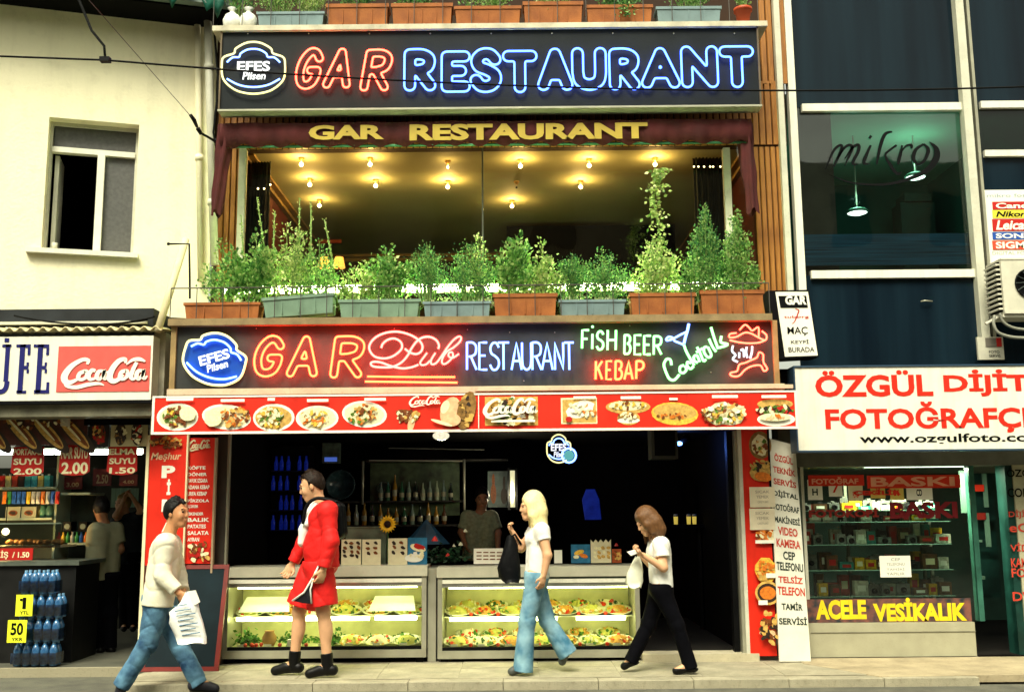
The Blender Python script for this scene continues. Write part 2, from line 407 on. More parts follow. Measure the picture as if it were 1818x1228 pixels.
def surface(prims, h=.008, folds=None, cuts=(), hairy=False):
    D, lo = sdf_grid(prims, h, folds, hairy); n = D.shape
    if cuts:
        G = [lo[q]+np.arange(n[q])*h for q in range(3)]
        X = G[0][:, None, None]; Y = G[1][None, :, None]; Z = G[2][None, None, :]
        for (pt, nn) in cuts: D = np.maximum(D, (X-pt[0])*nn[0]+(Y-pt[1])*nn[1]+(Z-pt[2])*nn[2])
    s = D < 0
    cnt = sum(s[a:n[0]-1+a, b:n[1]-1+b, c:n[2]-1+c].astype(np.int8) for a in (0, 1) for b in (0, 1) for c in (0, 1))
    I, J, K = np.nonzero((cnt > 0) & (cnt < 8)); acc = np.zeros((len(I), 3)); num = np.zeros(len(I))
    co = [(a, b, c) for a in (0, 1) for b in (0, 1) for c in (0, 1)]
    for A in co:
        for B in co:
            if sum(abs(x-y) for x, y in zip(A, B)) != 1 or A > B: continue
            d0 = D[I+A[0], J+A[1], K+A[2]]; d1 = D[I+B[0], J+B[1], K+B[2]]; m = (d0 < 0) != (d1 < 0)
            t = np.where(m, d0/(d0-d1+1e-12), 0)
            for q in range(3): acc[:, q] += np.where(m, A[q]+(B[q]-A[q])*t, 0)
            num += m
    V = (np.stack([I, J, K], 1)+acc/np.maximum(num, 1)[:, None])*h+lo
    ID = np.full((n[0]-1, n[1]-1, n[2]-1), -1, np.int32); ID[I, J, K] = np.arange(len(I)); F = []
    for ax in range(3):
        a = [slice(None)]*3; b = [slice(None)]*3; a[ax] = slice(0, -1); b[ax] = slice(1, None)
        e = s[tuple(a)] != s[tuple(b)]; i = np.array(np.nonzero(e)); o1, o2 = [(1, 2), (2, 0), (0, 1)][ax]
        ok = (i[o1] > 0) & (i[o2] > 0) & (i[o1] < n[o1]-1) & (i[o2] < n[o2]-1); i = i[:, ok]
        def g(d1, d2):
            j = i.copy(); j[o1] -= d1; j[o2] -= d2; return ID[j[0], j[1], j[2]]
        q = np.stack([g(1, 1), g(0, 1), g(0, 0), g(1, 0)], 1); fl = ~s[i[0], i[1], i[2]]; q[fl] = q[fl][:, ::-1]; F.append(q)
    F = np.concatenate(F); F = F[(F >= 0).all(1)]
    mb = MB(); mb.v = [tuple(v) for v in V]; mb.f = [tuple(int(x) for x in f) for f in F]; return mb
def N3(v): return np.array(v, float)
def unit(v): v = N3(v); return v/(np.linalg.norm(v)+1e-9)
def cap(a, b, ra, rb=None, k=.02, op='add', cut=()): return dict(t='cap', a=N3(a), b=N3(b), ra=ra, rb=ra if rb is None else rb, k=k, op=op, cut=cut)
def ell(c, r, ax=None, k=.02, op='add', cut=()):
    return dict(t='ell', c=N3(c), r=r, ax=ax or (N3((1, 0, 0)), N3((0, 1, 0)), N3((0, 0, 1))), k=k, op=op, cut=cut)
def hand(wr, dr, nrm, s=1.0, curl=.5, k=.006):
    dr = unit(dr); nrm = unit(nrm-dr*np.dot(nrm, dr)); ac = np.cross(dr, nrm)
    out = [ell(wr+dr*.045*s, (.05*s, .016*s, .042*s), (dr, nrm, ac), k=.015)]
    for i, L in enumerate((.068, .078, .072, .056)):
        b = wr+dr*.08*s+ac*(i-1.5)*.021*s; p = b
        for j in range(3):
            ang = curl*(j+.6); d = dr*math.cos(ang)+nrm*math.sin(ang)+ac*(i-1.5)*.05; e = p+unit(d)*L*s*(.45, .32, .25)[j]
            out.append(cap(p, e, (.0095-.001*j)*s, (.0088-.001*j)*s, k=.003)); p = e
    b = wr+dr*.025*s-ac*.03*s; d = unit(dr*.7-ac*.6+nrm*.3); e = b+d*.045*s
    out += [cap(b, e, .012*s, .010*s, k=.008), cap(e, e+unit(dr*.9+nrm*.5)*.03*s, .010*s, .008*s, k=.003)]
    return out
def head_prims(c, f, u, s=1.0, fem=False):
    sd_ = np.cross(u, f); A = (f, sd_, u); q = lambda a, b, d: c+(f*a+sd_*b+u*d)*s
    jaw = .052 if fem else .058
    P_ = [ell(q(-.015, 0, .012), (.094*s, .076*s, .103*s), A, k=0), ell(q(.025, 0, -.045), (.066*s, jaw*s, .078*s), A, k=.03),
          cap(q(.062, -.012, -.103), q(.062, .012, -.103), .021*s, k=.03), cap(q(.078, -.03, .022), q(.078, .03, .022), .014*s, k=.015),
          cap(q(.088, 0, .01), q(.100, 0, -.028), .009*s, .012*s, k=.014), ell(q(.096, 0, -.033), (.011*s, .016*s, .009*s), A, k=.006),
          ell(q(.086, 0, -.062), (.012*s, .024*s, .008*s), A, k=.006), ell(q(.084, 0, -.075), (.012*s, .021*s, .008*s), A, k=.006),
          ell(q(.06, .04, -.03), (.024*s, .02*s, .03*s), A, k=.02), ell(q(.06, -.04, -.03), (.024*s, .02*s, .03*s), A, k=.02)]
    for e in (1, -1): P_.append(ell(q(-.01, e*.077, -.012), (.019*s, .009*s, .031*s), A, k=.008))
    return P_, q, A
def plant(J, z, ks, H=1.75):
    """put these feet flat on the ground at height z"""
    s = H/1.75
    for k_ in ks: J['an'+k_][2] = z+.092*s; J['toe'+k_][2] = z+.036*s
    return J
def person(label, J, f, skin, top, bottom, shoes, hair, H=1.75, fem=False, headf=None, headu=(0, 0, 1), hv=.007,
           hands=((.4, None), (.4, None)), cat_='person', bare=False, group=None):
    """J: joints in world metres; n = near side, x = far side of a person seen in profile"""
    s = H/1.75; f = unit(f); J = {k_: N3(v) for k_, v in J.items()}
    side = unit(J['shn']-J['shx']); up = unit(J['neck']-J['pel'])
    hf = unit(headf if headf is not None else f); hu = unit(N3(headu)-hf*np.dot(N3(headu), hf))
    root = T('person', label, cat_, (float(J['pel'][0]), float(J['pel'][1]), float(min(J['ann'][2], J['anx'][2])-.08)), group)
    hp, q, A = head_prims(J['head'], hf, hu, s, fem)
    W = (.065 if fem else .08)*s; rt = (.088 if fem else .1)*s; pel, neck = J['pel'], J['neck']; ch = pel+(neck-pel)*.72
    B = list(hp)+[cap(neck-up*.03, J['head']-hu*.07*s-hf*.025*s, .056*s if not fem else .048*s, .05*s if not fem else .043*s, k=.03)]
    for e in (1, -1): B.append(cap(pel+side*e*W*.9, ch+side*e*W, rt*.95, rt, k=.05))
    B.append(cap(J['shn'], J['shx'], .055*s, k=.05))
    for z in 'nx':
        sh, el, wr = J['sh'+z], J['el'+z], J['wr'+z]
        B += [cap(sh, el, .052*s, .04*s, k=.04), cap(el, wr, .041*s, .026*s, k=.02)]
        cu, nn = hands[0 if z == 'n' else 1]; nn = N3(nn) if nn is not None else (f*.5+(side*(-1 if z == 'n' else 1))*.8)
        B += hand(wr, wr-el, nn, s*(.92 if fem else 1), cu)
        hp_, kn, an = J['hip'+z], J['kn'+z], J['an'+z]; toe = J['toe'+z]
        cal = unit(np.cross(side, an-kn)); cal = cal if np.dot(cal, f) < 0 else -cal
        B += [cap(hp_, kn, .088*s, .056*s, k=.05), cap(kn, an, .052*s, .036*s, k=.03), ell(kn+(an-kn)*.3+cal*.018*s, (.048*s, .052*s, .11*s), (cal, side, unit(kn-an)), k=.03)]
        ft = unit(toe-an); B += [cap(an, toe, .036*s, .028*s, k=.02), cap(an, an-ft*.03*s-N3((0, 0, .03*s)), .034*s, .03*s, k=.02)]
    P('body', surface(B, hv), skin, root, True)
    e_ = MB()
    for e in (1, -1):
        eb = MB().ball(q(.076, e*.033, .004), .0115*s, 8, 6); P('eye', eb, MATS['eye'], root, True)
        bb = MB().tube([q(.088, e*.018, .026), q(.084, e*.036, .032), q(.072, e*.052, .026)], .004*s, 5); P('eyebrow', bb, hair['mat'], root, True)
    P('lips', MB().tube([q(.084, .02, -.068), q(.0975, 0, -.068), q(.084, -.02, -.068)], .0045*s, 5), MATS['lips'], root, True)
    # hair
    Hh = [ell(q(-.018, 0, .018), (.104*s, .087*s, .113*s), A, k=0, cut=[(q(*hair.get('line', (.012, 0, 0))), unit(hf*.80-hu*.60)), (q(0, 0, -.062), -hu)])]
    if hair.get('kind') == 'long':
        Hh = [ell(q(-.02, 0, .018), (.11*s, .093*s, .118*s), A, k=0, cut=[(q(.03, 0, 0), unit(hf*.86-hu*.5))])]
        for a in hair['strands']:
            p = [q(*x[:3]) for x in a]
            for i in range(len(p)-1): Hh.append(cap(p[i], p[i+1], a[i][3]*s, a[i+1][3]*s, k=.03))
        rs = random.Random(int(H*100)); sb = MB(); dn = N3((0, 0, -1.))
        for i in range(150):
            ph = rad(rs.uniform(62, 298)); lf_ = hair['len']*rs.uniform(.8, 1.05); pt = []; off = rs.uniform(.98, 1.07)
            for j in range(12):
                if j < 6:
                    th = rad(8+j*17); pt.append(q(-.02+.112*off*math.sin(th)*math.cos(ph), .095*off*math.sin(th)*math.sin(ph), .018+.120*off*math.cos(th)))
                else:
                    u_ = (j-5)/6; e0 = q(-.02+.112*off*math.cos(ph)*(1-.25*u_)-.02*u_, .095*off*math.sin(ph)*(1-.15*u_), 0); pt.append(e0+dn*lf_*u_+N3((0, 0, .0)))
            rr0 = rs.uniform(.003, .006)
            sb.tube([tuple(v) for v in pt], [rr0]*10+[rr0*.7, .001], 4, cap=False)
        P('hair_strands', sb, hair['mat'], root, True, kind='stuff')
    else:
        for e in (1, -1): Hh.append(cap(q(-.004, e*.074, .03), q(.004, e*.076, -.012), .015*s, .008*s, k=.012))
        rs = random.Random(5)
        for i in range(46):
            th, ph = rad(rs.uniform(0, 62)), rs.uniform(0, 6.28); c_ = q(-.018+.100*math.sin(th)*math.cos(ph), .083*math.sin(th)*math.sin(ph), .018+.110*math.cos(th))
            if np.dot(c_-J['head'], hf) > .072*s: continue
            d_ = unit(hf*rs.uniform(-.2, 1)+hu*rs.uniform(.0, .6)+side*rs.uniform(-.4, .4)); Hh.append(cap(c_, c_+d_*.018*s, .008*s, .004*s, k=.010))
    P('hair', surface(Hh, hv, hair.get('folds', (.0015, 260, .4)), hairy=False), hair['mat'], root, True)
    # upper clothing
    g = top.get('loose', .016); L = []; hem = pel-up*top.get('drop', .06)
    for e in (1, -1): L.append(cap(pel+side*e*W*.95-up*.1, ch+side*e*W, rt+g, rt+g*.8, k=.05))
    L.append(cap(J['shn'], J['shx'], .055*s+g*.9, k=.05))
    if top.get('belly'): L.append(ell(pel+up*.14+f*.04, (.11*s, .13*s, .16*s), (f, side, up), k=.05))
    if fem:
        for e in (1, -1): L.append(ell(ch+f*(rt*.62)+side*e*.06*s-up*.02, (.062*s, .06*s, .062*s), (f, side, up), k=.035))
    for z in 'nx':
        sh, el, wr = J['sh'+z], J['el'+z], J['wr'+z]; fr = top.get('sleeve', 1.0)
        if fr <= .01: continue
        if fr < 1:
            en = sh+(el-sh)*fr; d = unit(el-sh); L.append(cap(sh, en+d*.05, .052*s+g, .05*s+g*1.2, k=.04, cut=[(en, d)]))
        else:
            en = el+(wr-el)*min(1, fr-1 if fr > 1 else 1); d = unit(wr-el); g2 = min(g, .022)
            L += [cap(sh, el, .052*s+g2*1.1, .043*s+g2, k=.04), cap(el, en+d*.04, .042*s+g2, .032*s+g2, k=.03, cut=[(en, d)])]
    cuts = [(hem, -up), (neck+up*.028, unit(up*.85+f*.5))]
    P(top['name'], surface(L, hv, top.get('folds', (.006, 38, 1.))), top['mat'], root, True) if False else \
        P(top['name'], surface(L, hv, top.get('folds', (.005, 40, 1.)), cuts), top['mat'], root, True)
    # lower clothing
    for_ = bottom; g = bottom.get('loose', .014); L = []
    L.append(ell(pel-up*.0, ((.105 if not fem else .112)*s+g, (.15 if not fem else .155)*s+g*.5, .13*s), (f, side, up), k=.0))
    for z in 'nx':
        hp_, kn, an = J['hip'+z], J['kn'+z], J['an'+z]; fr = bottom.get('length', 1.0); fl = bottom.get('flare', 0)
        if fr < 1:
            en = hp_+(kn-hp_)*fr; d = unit(kn-hp_)
            L.append(cap(hp_, en+d*.08, .09*s+g, (.09+fl)*s+g, k=.04, cut=[(en, d)]))
        else:
            d = unit(an-kn); en = an+d*bottom.get('over', .02)
            L += [cap(hp_, kn, .09*s+g, .060*s+g+fl*.2, k=.05), cap(kn, en+d*.06, .058*s+g+fl*.2, .045*s+g+fl, k=.03, cut=[(en, d)])]
    cuts = [(pel+up*.03, up)]
    P(bottom['name'], surface(L, hv, bottom.get('folds', (.004, 42, 2.)), cuts), bottom['mat'], root, True)
    for z in 'nx':
        an, toe = J['an'+z], J['toe'+z]; ft = unit(toe-an); hz = unit(N3((ft[0], ft[1], 0))) if abs(ft[2]) < .98 else f
        heel = an-ft*.045*s+N3((0, 0, -.045*s))
        L = [cap(heel, toe-ft*.01, .040*s, .032*s, k=.02), cap(an*.6+toe*.4, toe, .04*s, .034*s, k=.02), cap(an-N3((0, 0, .02)), heel, .045*s, .04*s, k=.02)]
        tp = [(an+N3((0, 0, shoes.get('top', .0))), (0, 0, 1))]
        P('shoe', surface(L, hv, None, tp), shoes['mat'], root, True)
        if shoes.get('sock'):
            P('sock', surface([cap(an-N3((0, 0, .03)), an+unit(J['kn'+z]-an)*shoes['sock'], .048*s, .05*s, k=0, cut=[(an+unit(J['kn'+z]-an)*shoes['sock'], unit(J['kn'+z]-an))])], hv), shoes['sockmat'], root, True)
    return root, q
# ================================================================= materials
plaster = M('cream_plaster', (.88, .83, .62), .85, var=.05, scale=.9, bump=.5, bscale=30, wear=.16, detail=9, streak=(.14, (5, 5, .5)))
plasterd = M('grey_plaster', (.42, .41, .34), .85, var=.15, scale=3, bump=.3)
pave = M('pavement_concrete', (.47, .43, .32), .85, col2=(.28, .26, .19), scale=3.2, bump=.5, bscale=90, wear=.5, detail=10, streak=(.5, (1.1, 2.2, 2)))
kerbm = M('kerb_stone', (.34, .31, .22), .85, col2=(.36, .33, .24), scale=4, bump=.4, bscale=70, wear=.35)
asph = M('asphalt', (.17, .165, .13), .9, col2=(.11, .108, .09), scale=5, bump=.6, bscale=160, wear=.3)
tanp = M('tan_paving', (.42, .355, .24), .8, var=.22, scale=4, bump=.3, wear=.4, streak=(.4, (1.2, 2, 2)))
wood = M('varnished_wood', (.46, .22, .055), .5, col2=(.26, .11, .026), scale=9, stretch=(3, 3, .35), bump=.25, bscale=25)
woodd = M('dark_wood', (.10, .045, .02), .5, var=.4, scale=6, stretch=(2, 2, .4))
ledgem = M('ledge_paint', (.30, .225, .12), .7, var=.25, scale=7, bump=.2, wear=.3)
white = M('white_paint', (.78, .76, .66), .5, var=.06, scale=5, wear=.12, streak=(.22, (9, 9, .7)))
offw = M('aluminium_paint', (.60, .59, .49), .45, var=.10, scale=6, wear=.2)
steel = M('brushed_steel', (.52, .52, .48), .35, metal=.85, var=.15, scale=4, stretch=(1, 1, 20))
steelp = M('pale_steel', (.40, .39, .31), .4, metal=.35, var=.12, scale=5, wear=.1)
black = M('black_metal', (.004, .004, .005), .5, spec=.12, var=.3)
blackm = M('black_matte', (.005, .005, .005), .8, spec=.08, var=.3)
signbk = M('sign_backing', (.026, .032, .034), .55, col2=(.015, .020, .023), scale=3, bump=.1, wear=.05, spec=.12)
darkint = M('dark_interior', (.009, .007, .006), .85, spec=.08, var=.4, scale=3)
darkred = M('dark_red_panel', (.10, .022, .012), .6, var=.4, scale=3)
navy = M('spandrel_glass', (.015, .033, .048), .14, col2=(.007, .014, .023), scale=1.2, stretch=(3, 3, .15), spec=.14)  # vertical streaks in the colour stand in for reflections in the glass
red = M('red_print', (.72, .035, .012), .5, var=.14, scale=3, wear=.12, streak=(.3, (7, 7, 1.2)), bump=.15, bscale=6)
redd = M('deep_red_print', (.50, .02, .012), .55, var=.15, scale=3)
whitep = M('white_print', (.86, .84, .74), .5, var=.04)
cream = M('cream_print', (.80, .74, .50), .5, var=.1)
blackp = M('black_print', (.004, .005, .006), .6, spec=.1)
bluep = M('navy_print', (.012, .014, .16), .5, var=.1)
yellowp = M('yellow_print', (.48, .36, .06), .5, var=.1)
lemon = M('lemon_card', (.82, .86, .05), .5, var=.05)
pinkr = M('faded_red_panel', (.66, .14, .12), .45, var=.07, scale=8)
terr = M('terracotta', (.44, .175, .055), .75, col2=(.30, .11, .035), scale=6, bump=.3, wear=.25)
gbox = M('green_grey_plastic', (.22, .32, .24), .55, var=.12, scale=6, wear=.2)
bbox = M('blue_grey_plastic', (.22, .30, .31), .55, var=.12, scale=6, wear=.2)
soil = M('soil', (.05, .035, .02), .95, var=.4, scale=30, bump=.6)
maroon = M('maroon_cloth', (.095, .020, .020), .85, var=.25, scale=5, bump=.4, bscale=50)
greenrod = M('green_rod', (.10, .30, .16), .4)
glass = glassmat('clear_glass', (.97, .985, .975), .04)
glassg = glassmat('green_glass', (.93, .975, .95), .05)
glassd = glassmat('dark_glass', (.55, .62, .60), .10)
tarp = M('green_tarpaulin', (.01, .13, .09), .5, var=.3, scale=8, bump=.4, bscale=20)
wirem = M('cable_rubber', (.003, .003, .003), .7, spec=.15)
ropem = M('steel_wire', (.12, .11, .10), .5, metal=.3)
M('eye', (.03, .02, .015), .2); M('lips', (.42, .16, .12), .5)
amber = glow('bulb_glow', (1, .72, .30), 40)
tubeg = glow('fluorescent_tube', (.75, 1, .42), 60)
tubew = glow('white_tube', (.85, 1, .85), 22)
tubey = glow('counter_tube', (.95, 1, .42), 22)
nred = glow('red_neon', (1, .034, .017), 24)
norange = glow('orange_neon', (1, .023, .0065), 42)
nblue = glow('blue_neon', (.045, .125, 1), 12)
nyel = glow('yellow_neon', (1, .92, .38), 1.3)
nwhite = glow('white_neon', (.7, .85, 1), 1.3)
nice = glow('ice_neon', (.13, .26, 1), 6.5)
ngreen = glow('green_neon', (.22, 1, .24), 4.2)
nrose = glow('rose_neon', (1, .027, .021), 38)
woodyel = M('ochre_reveal', (.42, .24, .06), .6, var=.3, scale=6)
# ================================================================= the ground
g = MB()
ck = hitz(800, 1210, 0).y                                 # kerb edge
cx = -3.2
mb = MB(); mb.box(-60, 60, -30, 60, -.30, -.07); ST('road', mb, asph)
mb = MB(); mb.box(hitz(262, 1190, 0).x, 40, ck+.16, 10.12, -.114, 0); pv = ST('pavement', mb, pave)
# paving slabs set into the pavement and kerb stones along its edge, each a piece of its own
kx0 = hitz(262, 1195, 0).x
slab = MB().box(-.348, .348, -.293, .293, 0, .003); 
me_s = mesh('paving_slab', slab, pave)
for i in range(11):
    for j in range(2):
        if i > 8 and j == 0: continue
        o = lnk('paving_slab', me_s, pv, (kx0+.36+i*.70, ck+.16+.30+j*.59-.005*(i % 3), random.uniform(.0, .003)))
        o.rotation_euler = (random.uniform(-.002, .002), random.uniform(-.002, .002), 0)
ks = mesh('kerb_stone', MB().box(-.398, .398, 0, .157, -.114, .002), pave)
kb = T('kerb', 'x', 'x', (0, ck, 0)); del kb['label']; del kb['category']; kb['kind'] = 'structure'
for i in range(9):
    o = lnk('kerb_stone', ks, kb, (kx0+.40+i*.80, random.uniform(-.004, .004), random.uniform(-.004, .001)))
    bevel(o, .006)
# the other side of the street, seen only as reflections in the glass
of = T('opposite_facade', 'x', 'x', (0, -8.5, -.1)); del of['label']; del of['category']; of['kind'] = 'structure'
of_ = M('facing_render', (.30, .27, .20), .9, var=.3, scale=.6)
P('facade_wall', MB().box(-30, 30, -9.0, -8.5, -.1, 11.5), of_, of)
ofw = mesh('facade_window', MB().box(-.6, .6, 0, .05, 0, 1.6), M('facing_window', (.02, .022, .024), .2))
for i in range(16):
    for j in range(3): lnk('facade_window', ofw, of, (-22+i*2.9, .001, 3.2+j*2.9))
for i in range(9): P('awning_band', MB().box(-26+i*6, -21.2+i*6, -8.49, -7.9, 2.6, 3.1), [redd, white, bluep, darkint][i % 4], of)
# darker apron of the kiosk on the left and the paler ramp on the right
aL = hitz(245, 1180, 0)
mb = MB(); mb.box(-9, aL.x, 10.06, 13.9, -.114, .0); ST('kiosk_floor', mb, M('worn_floor', (.16, .155, .12), .7, col2=(.10, .10, .08), scale=3, wear=.3))
mb = MB(); mb.box(-9, aL.x, 10.0, 10.058, -.114, .012); ST('kiosk_threshold', mb, kerbm)
mb = MB(); mb.box(-9, kx0-.02, 9.0, 9.99, -.113, -.085); ST('side_pavement', mb, M('dark_pavement', (.20, .195, .15), .85, col2=(.13, .13, .10), scale=3, bump=.4, wear=.35))
tx = hitz(1450, 1190, 0).x
mb = MB(); mb.v = [(tx, 10.2, .012), (7, 10.2, .012), (7, 9.15, .006), (tx+.42, 9.15, .006), (tx, 9.15+.75, .006),
                   (tx, 10.2, -.05), (7, 10.2, -.05), (7, 9.15, -.05), (tx+.42, 9.15, -.05), (tx, 9.9, -.05)]
mb.f = [(0, 4, 3, 2, 1), (3, 4, 9, 8), (2, 3, 8, 7), (4, 0, 5, 9)]; ST('shop_ramp', mb, tanp)

# ================================================================= cream building on the left
cA = rad(16); c0 = hit(372, 614, 10.42); cdir = Vector((-math.cos(cA), -math.sin(cA), 0)); cn = Vector((math.sin(cA)*-1, -math.cos(cA), 0))
cn = Vector((cdir.y, -cdir.x, 0)); 
if cn.y > 0: cn = -cn
def hitL(px, py, off=0.0):
    d = ray(px, py); o = Vector((0, 0, EYE)); pl = c0+cn*off
    t = (pl-o).dot(cn)/d.dot(cn); p = o+d*t
    return (p-c0).dot(cdir), p.z        # u to the left, z
CM = Matrix(((cdir.x, cn.x, 0, c0.x), (cdir.y, cn.y, 0, c0.y), (0, 0, 1, 0), (0, 0, 0, 1)))
class CB(MB):
    def bx(s, u0, u1, n0, n1, z0, z1):
        m = MB().box(u0, u1, n0, n1, z0, z1).xf(CM); s.add(m.v, m.f); return s
wu1, wz1 = hitL(81, 213); wu0, _ = hitL(242, 330); _, wz0 = hitL(150, 446); wu1 = hitL(80, 330)[0]; wz1 = hitL(160, 214)[1]
zb = hitL(140, 557)[1]; zt = hitL(180, 28)[1]; uR = 0.03; uL = 3.4
cb = T('cream_building', 'cream plastered house front with a half open window above the kiosk', 'building', (c0.x, c0.y, 0))
m = CB().bx(wu1, uL, -.25, 0, zb, zt+1.5).bx(uR, wu0, -.25, 0, zb, zt+1.5).bx(wu0, wu1, -.25, 0, wz1, zt+1.5).bx(wu0, wu1, -.25, 0, zb, wz0)
m.f = [f for f in m.f]; P('wall', m, plaster, cb)
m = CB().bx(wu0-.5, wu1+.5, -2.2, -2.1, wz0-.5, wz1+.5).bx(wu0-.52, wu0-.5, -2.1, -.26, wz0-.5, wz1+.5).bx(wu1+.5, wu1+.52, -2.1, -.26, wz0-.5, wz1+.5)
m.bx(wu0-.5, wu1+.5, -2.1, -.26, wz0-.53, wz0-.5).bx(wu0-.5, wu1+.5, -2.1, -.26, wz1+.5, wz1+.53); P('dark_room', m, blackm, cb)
zm = hitL(160, 262)[1]; um = hitL(174, 350)[0]; fr = .035
m = CB().bx(wu0, wu1, -.20, -.13, wz1-fr, wz1).bx(wu0, wu1, -.20, -.13, wz0, wz0+fr).bx(wu0, wu0+fr, -.20, -.13, wz0+fr, wz1-fr).bx(wu1-fr*.7, wu1, -.20, -.13, wz0+fr, wz1-fr)
win = P('window_frame', m, offw, cb)
P('transom', CB().bx(wu0+fr, wu1-fr*.7, -.19, -.11, zm-.035, zm+.02), white, win)
P('mullion', CB().bx(um-.035, um+.035, -.192, -.105, wz0+fr, zm-.036), white, win)
gp = M('pane_reflection_grey', (.13, .13, .125), .5, var=.15, scale=30)  # grey reflection put into the colour of the right pane
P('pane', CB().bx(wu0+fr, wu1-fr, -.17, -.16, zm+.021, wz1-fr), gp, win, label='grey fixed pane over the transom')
P('pane', CB().bx(wu0+fr, um-.036, -.17, -.16, wz0+fr, zm-.036), gp, win, label='right pane coloured grey for its reflection')
P('sash', CB().bx(wu1-.09, wu1-.05, -.55, -.20, wz0+.05, zm-.05), offw, win, label='sash swung open into the room')
P('window_sill', CB().bx(wu0-.05, wu1+.13, -.14, .07, wz0-.05, wz0-.002), white, cb)
m = CB().bx(-.12, uL, -.1, .42, zt, zt+.09); P('eaves', m, blackm, cb)
P('gutter', CB().bx(-.1, uL, .42, .52, zt+.02, zt+.13), M('old_zinc', (.16, .20, .18), .5, var=.4, scale=5), cb)
m = CB(); m2 = MB(); # sagging green tarpaulin hanging over the eaves
N_ = 22
for i in range(N_+1):
    u = -.02+i*.055; 
    dz = .12+.07*math.sin(i*.9)+.05*math.sin(i*2.3); dz *= (1-.55*i/N_)
    for j in range(5):
        t = j/4; m2.v.append((u, .53+.05*math.sin(t*3.1+i*.7)*t+.02*t, zt+.20-dz*1.6*t))
for i in range(N_):
    for j in range(4): a = i*5+j; m2.f.append((a, a+1, a+6, a+5))
m2.xf(CM); tp_ = S('tarpaulin', m2, tarp, 'crumpled green tarpaulin hanging over the eaves of the cream house', 'tarpaulin', smooth=True)
tm = tp_.modifiers.new('s', 'SOLIDIFY'); tm.thickness = .006
o = MB(); u_, z_ = hitL(97, 432, -.1); o.lathe((0, 0, 0), [(.02, 0), (.028, .05), (.03, .09), (.025, .092)], 10); 
o.xf(CM @ Matrix.Translation((u_, -.1, wz0+.001))); S('cup', o, offw, 'small pale cup standing on the cream house window sill', 'cup', smooth=True)

# strip under the cream wall: black beam, light edge, corrugated roof edge
YK = 9.75
a = R(-60, 554, 272, 586, YK)
m = MB().box(a[0]-2, a[1], YK, YK+.7, a[2]+.03, a[3]+.03); kr = T('kiosk_canopy', 'black canopy box with a corrugated sheet edge over the kiosk sign', 'canopy', (a[0], YK, a[2]))
P('beam', m, M('sooty_metal', (.022, .026, .03), .6, var=.5, scale=4), kr)
b = R(0, 571, 262, 576, YK); P('edge_strip', MB().box(b[0]-1, b[1], YK-.03, YK-.001, b[2], b[3]), offw, kr)
zc = R(0, 583, 270, 588, YK)[2]
m = MB(); xs = np.arange(a[0]-.3, hit(300, 585, YK).x, .0125); o = len(m.v)
for x in xs:
    z = zc+.018*math.sin(x*2*math.pi/.105); m.v += [(x, YK-.16, z-.012), (x, YK-.16, z), (x, YK+.2, z+.04), (x, YK+.2, z+.028)]
for i in range(len(xs)-1):
    q = i*4; m.f += [(q, q+4, q+5, q+1), (q+1, q+5, q+6, q+2), (q+3, q+2, q+6, q+7), (q, q+3, q+7, q+4)]
P('corrugated_sheet', m, M('corrugated_plastic', (.62, .55, .34), .6, var=.2, wear=.3), kr, True)
def sag(p, q, n=14, d=.05):
    p, q = Vector(p), Vector(q); return [p.lerp(q, t/n)-Vector((0, 0, d*4*(t/n)*(1-t/n))) for t in range(n+1)]
for k, (x0, y0, x1, y1, d, lb) in enumerate([(10, 582, 180, 575, .05, 'pale cable sagging low above the corrugated edge'), (25, 560, 262, 568, .06, 'black cable slung under the cream wall'),
                                        (120, 578, 275, 562, .03, 'black cable rising to the diagonal pipe')]):
    S('cable', MB().tube(sag(hit(x0, y0, YK-.1), hit(x1, y1, YK-.05), d=d), .009, 5), [offw, wirem, wirem][k], lb, 'cable', 'cables over the kiosk canopy', True)

# ================================================================= pipes between the cream house and the restaurant
def pipe(pts, r, mat, label, coll=(), name='drainpipe'):
    o = T(name, label, 'pipe', tuple(pts[0]))
    P('tube', MB().tube(pts, r, 12), mat, o, True)
    for c in coll: P('collar', MB().tube([c+Vector((0, 0, .03)), c-Vector((0, 0, .03))], r*1.25, 12), mat, o, True)
    return o
p0, p1 = hit(366, -60, 10.25), hit(381, 470, 10.25)
pipe([p0, p1], .042, offw, 'thick white drainpipe beside the wooden front of the restaurant', [p0.lerp(p1, .35), p0.lerp(p1, .8)])
p0, p1 = hit(349, -60, 10.33), hit(357, 500, 10.33)
pipe([p0, p1], .034, plaster, 'slim cream pipe at the right corner of the cream house', [p0.lerp(p1, .62)])
p0, p1 = hit(330, 425, 10.0), hit(280, 588, 9.62)
pipe([p0, p1], .035, M('cream_pipe', (.72, .64, .42), .6, wear=.2), 'short cream pipe running down at a slant to the kiosk roof', [])
p0, p1 = hit(392, 10, 10.2), hit(390, 300, 10.2)
S('cable', MB().tube([p0, hit(381, 60, 10.2), hit(388, 150, 10.2), hit(379, 235, 10.2), p1], .012, 6), wirem, 'black cable running down beside the thick white drainpipe', 'cable', smooth=True)
# black bracket
m = MB(); q = [hit(299, 433, 9.7), hit(336, 433, 9.7), hit(337, 500, 9.7), hit(337, 530, 9.7)]
m.tube(q, .010, 6); m.ball(q[0], .016); S('iron_bracket', m, black, 'bent black iron rod standing up at the left end of the flower balcony', 'bracket', smooth=True)

# ================================================================= the restaurant building
YW = 10.45
rb = T('restaurant_building', 'narrow timber clad restaurant front between the cream house and the glass office', 'building', (hit(860, 614, YW).x, YW, 0))
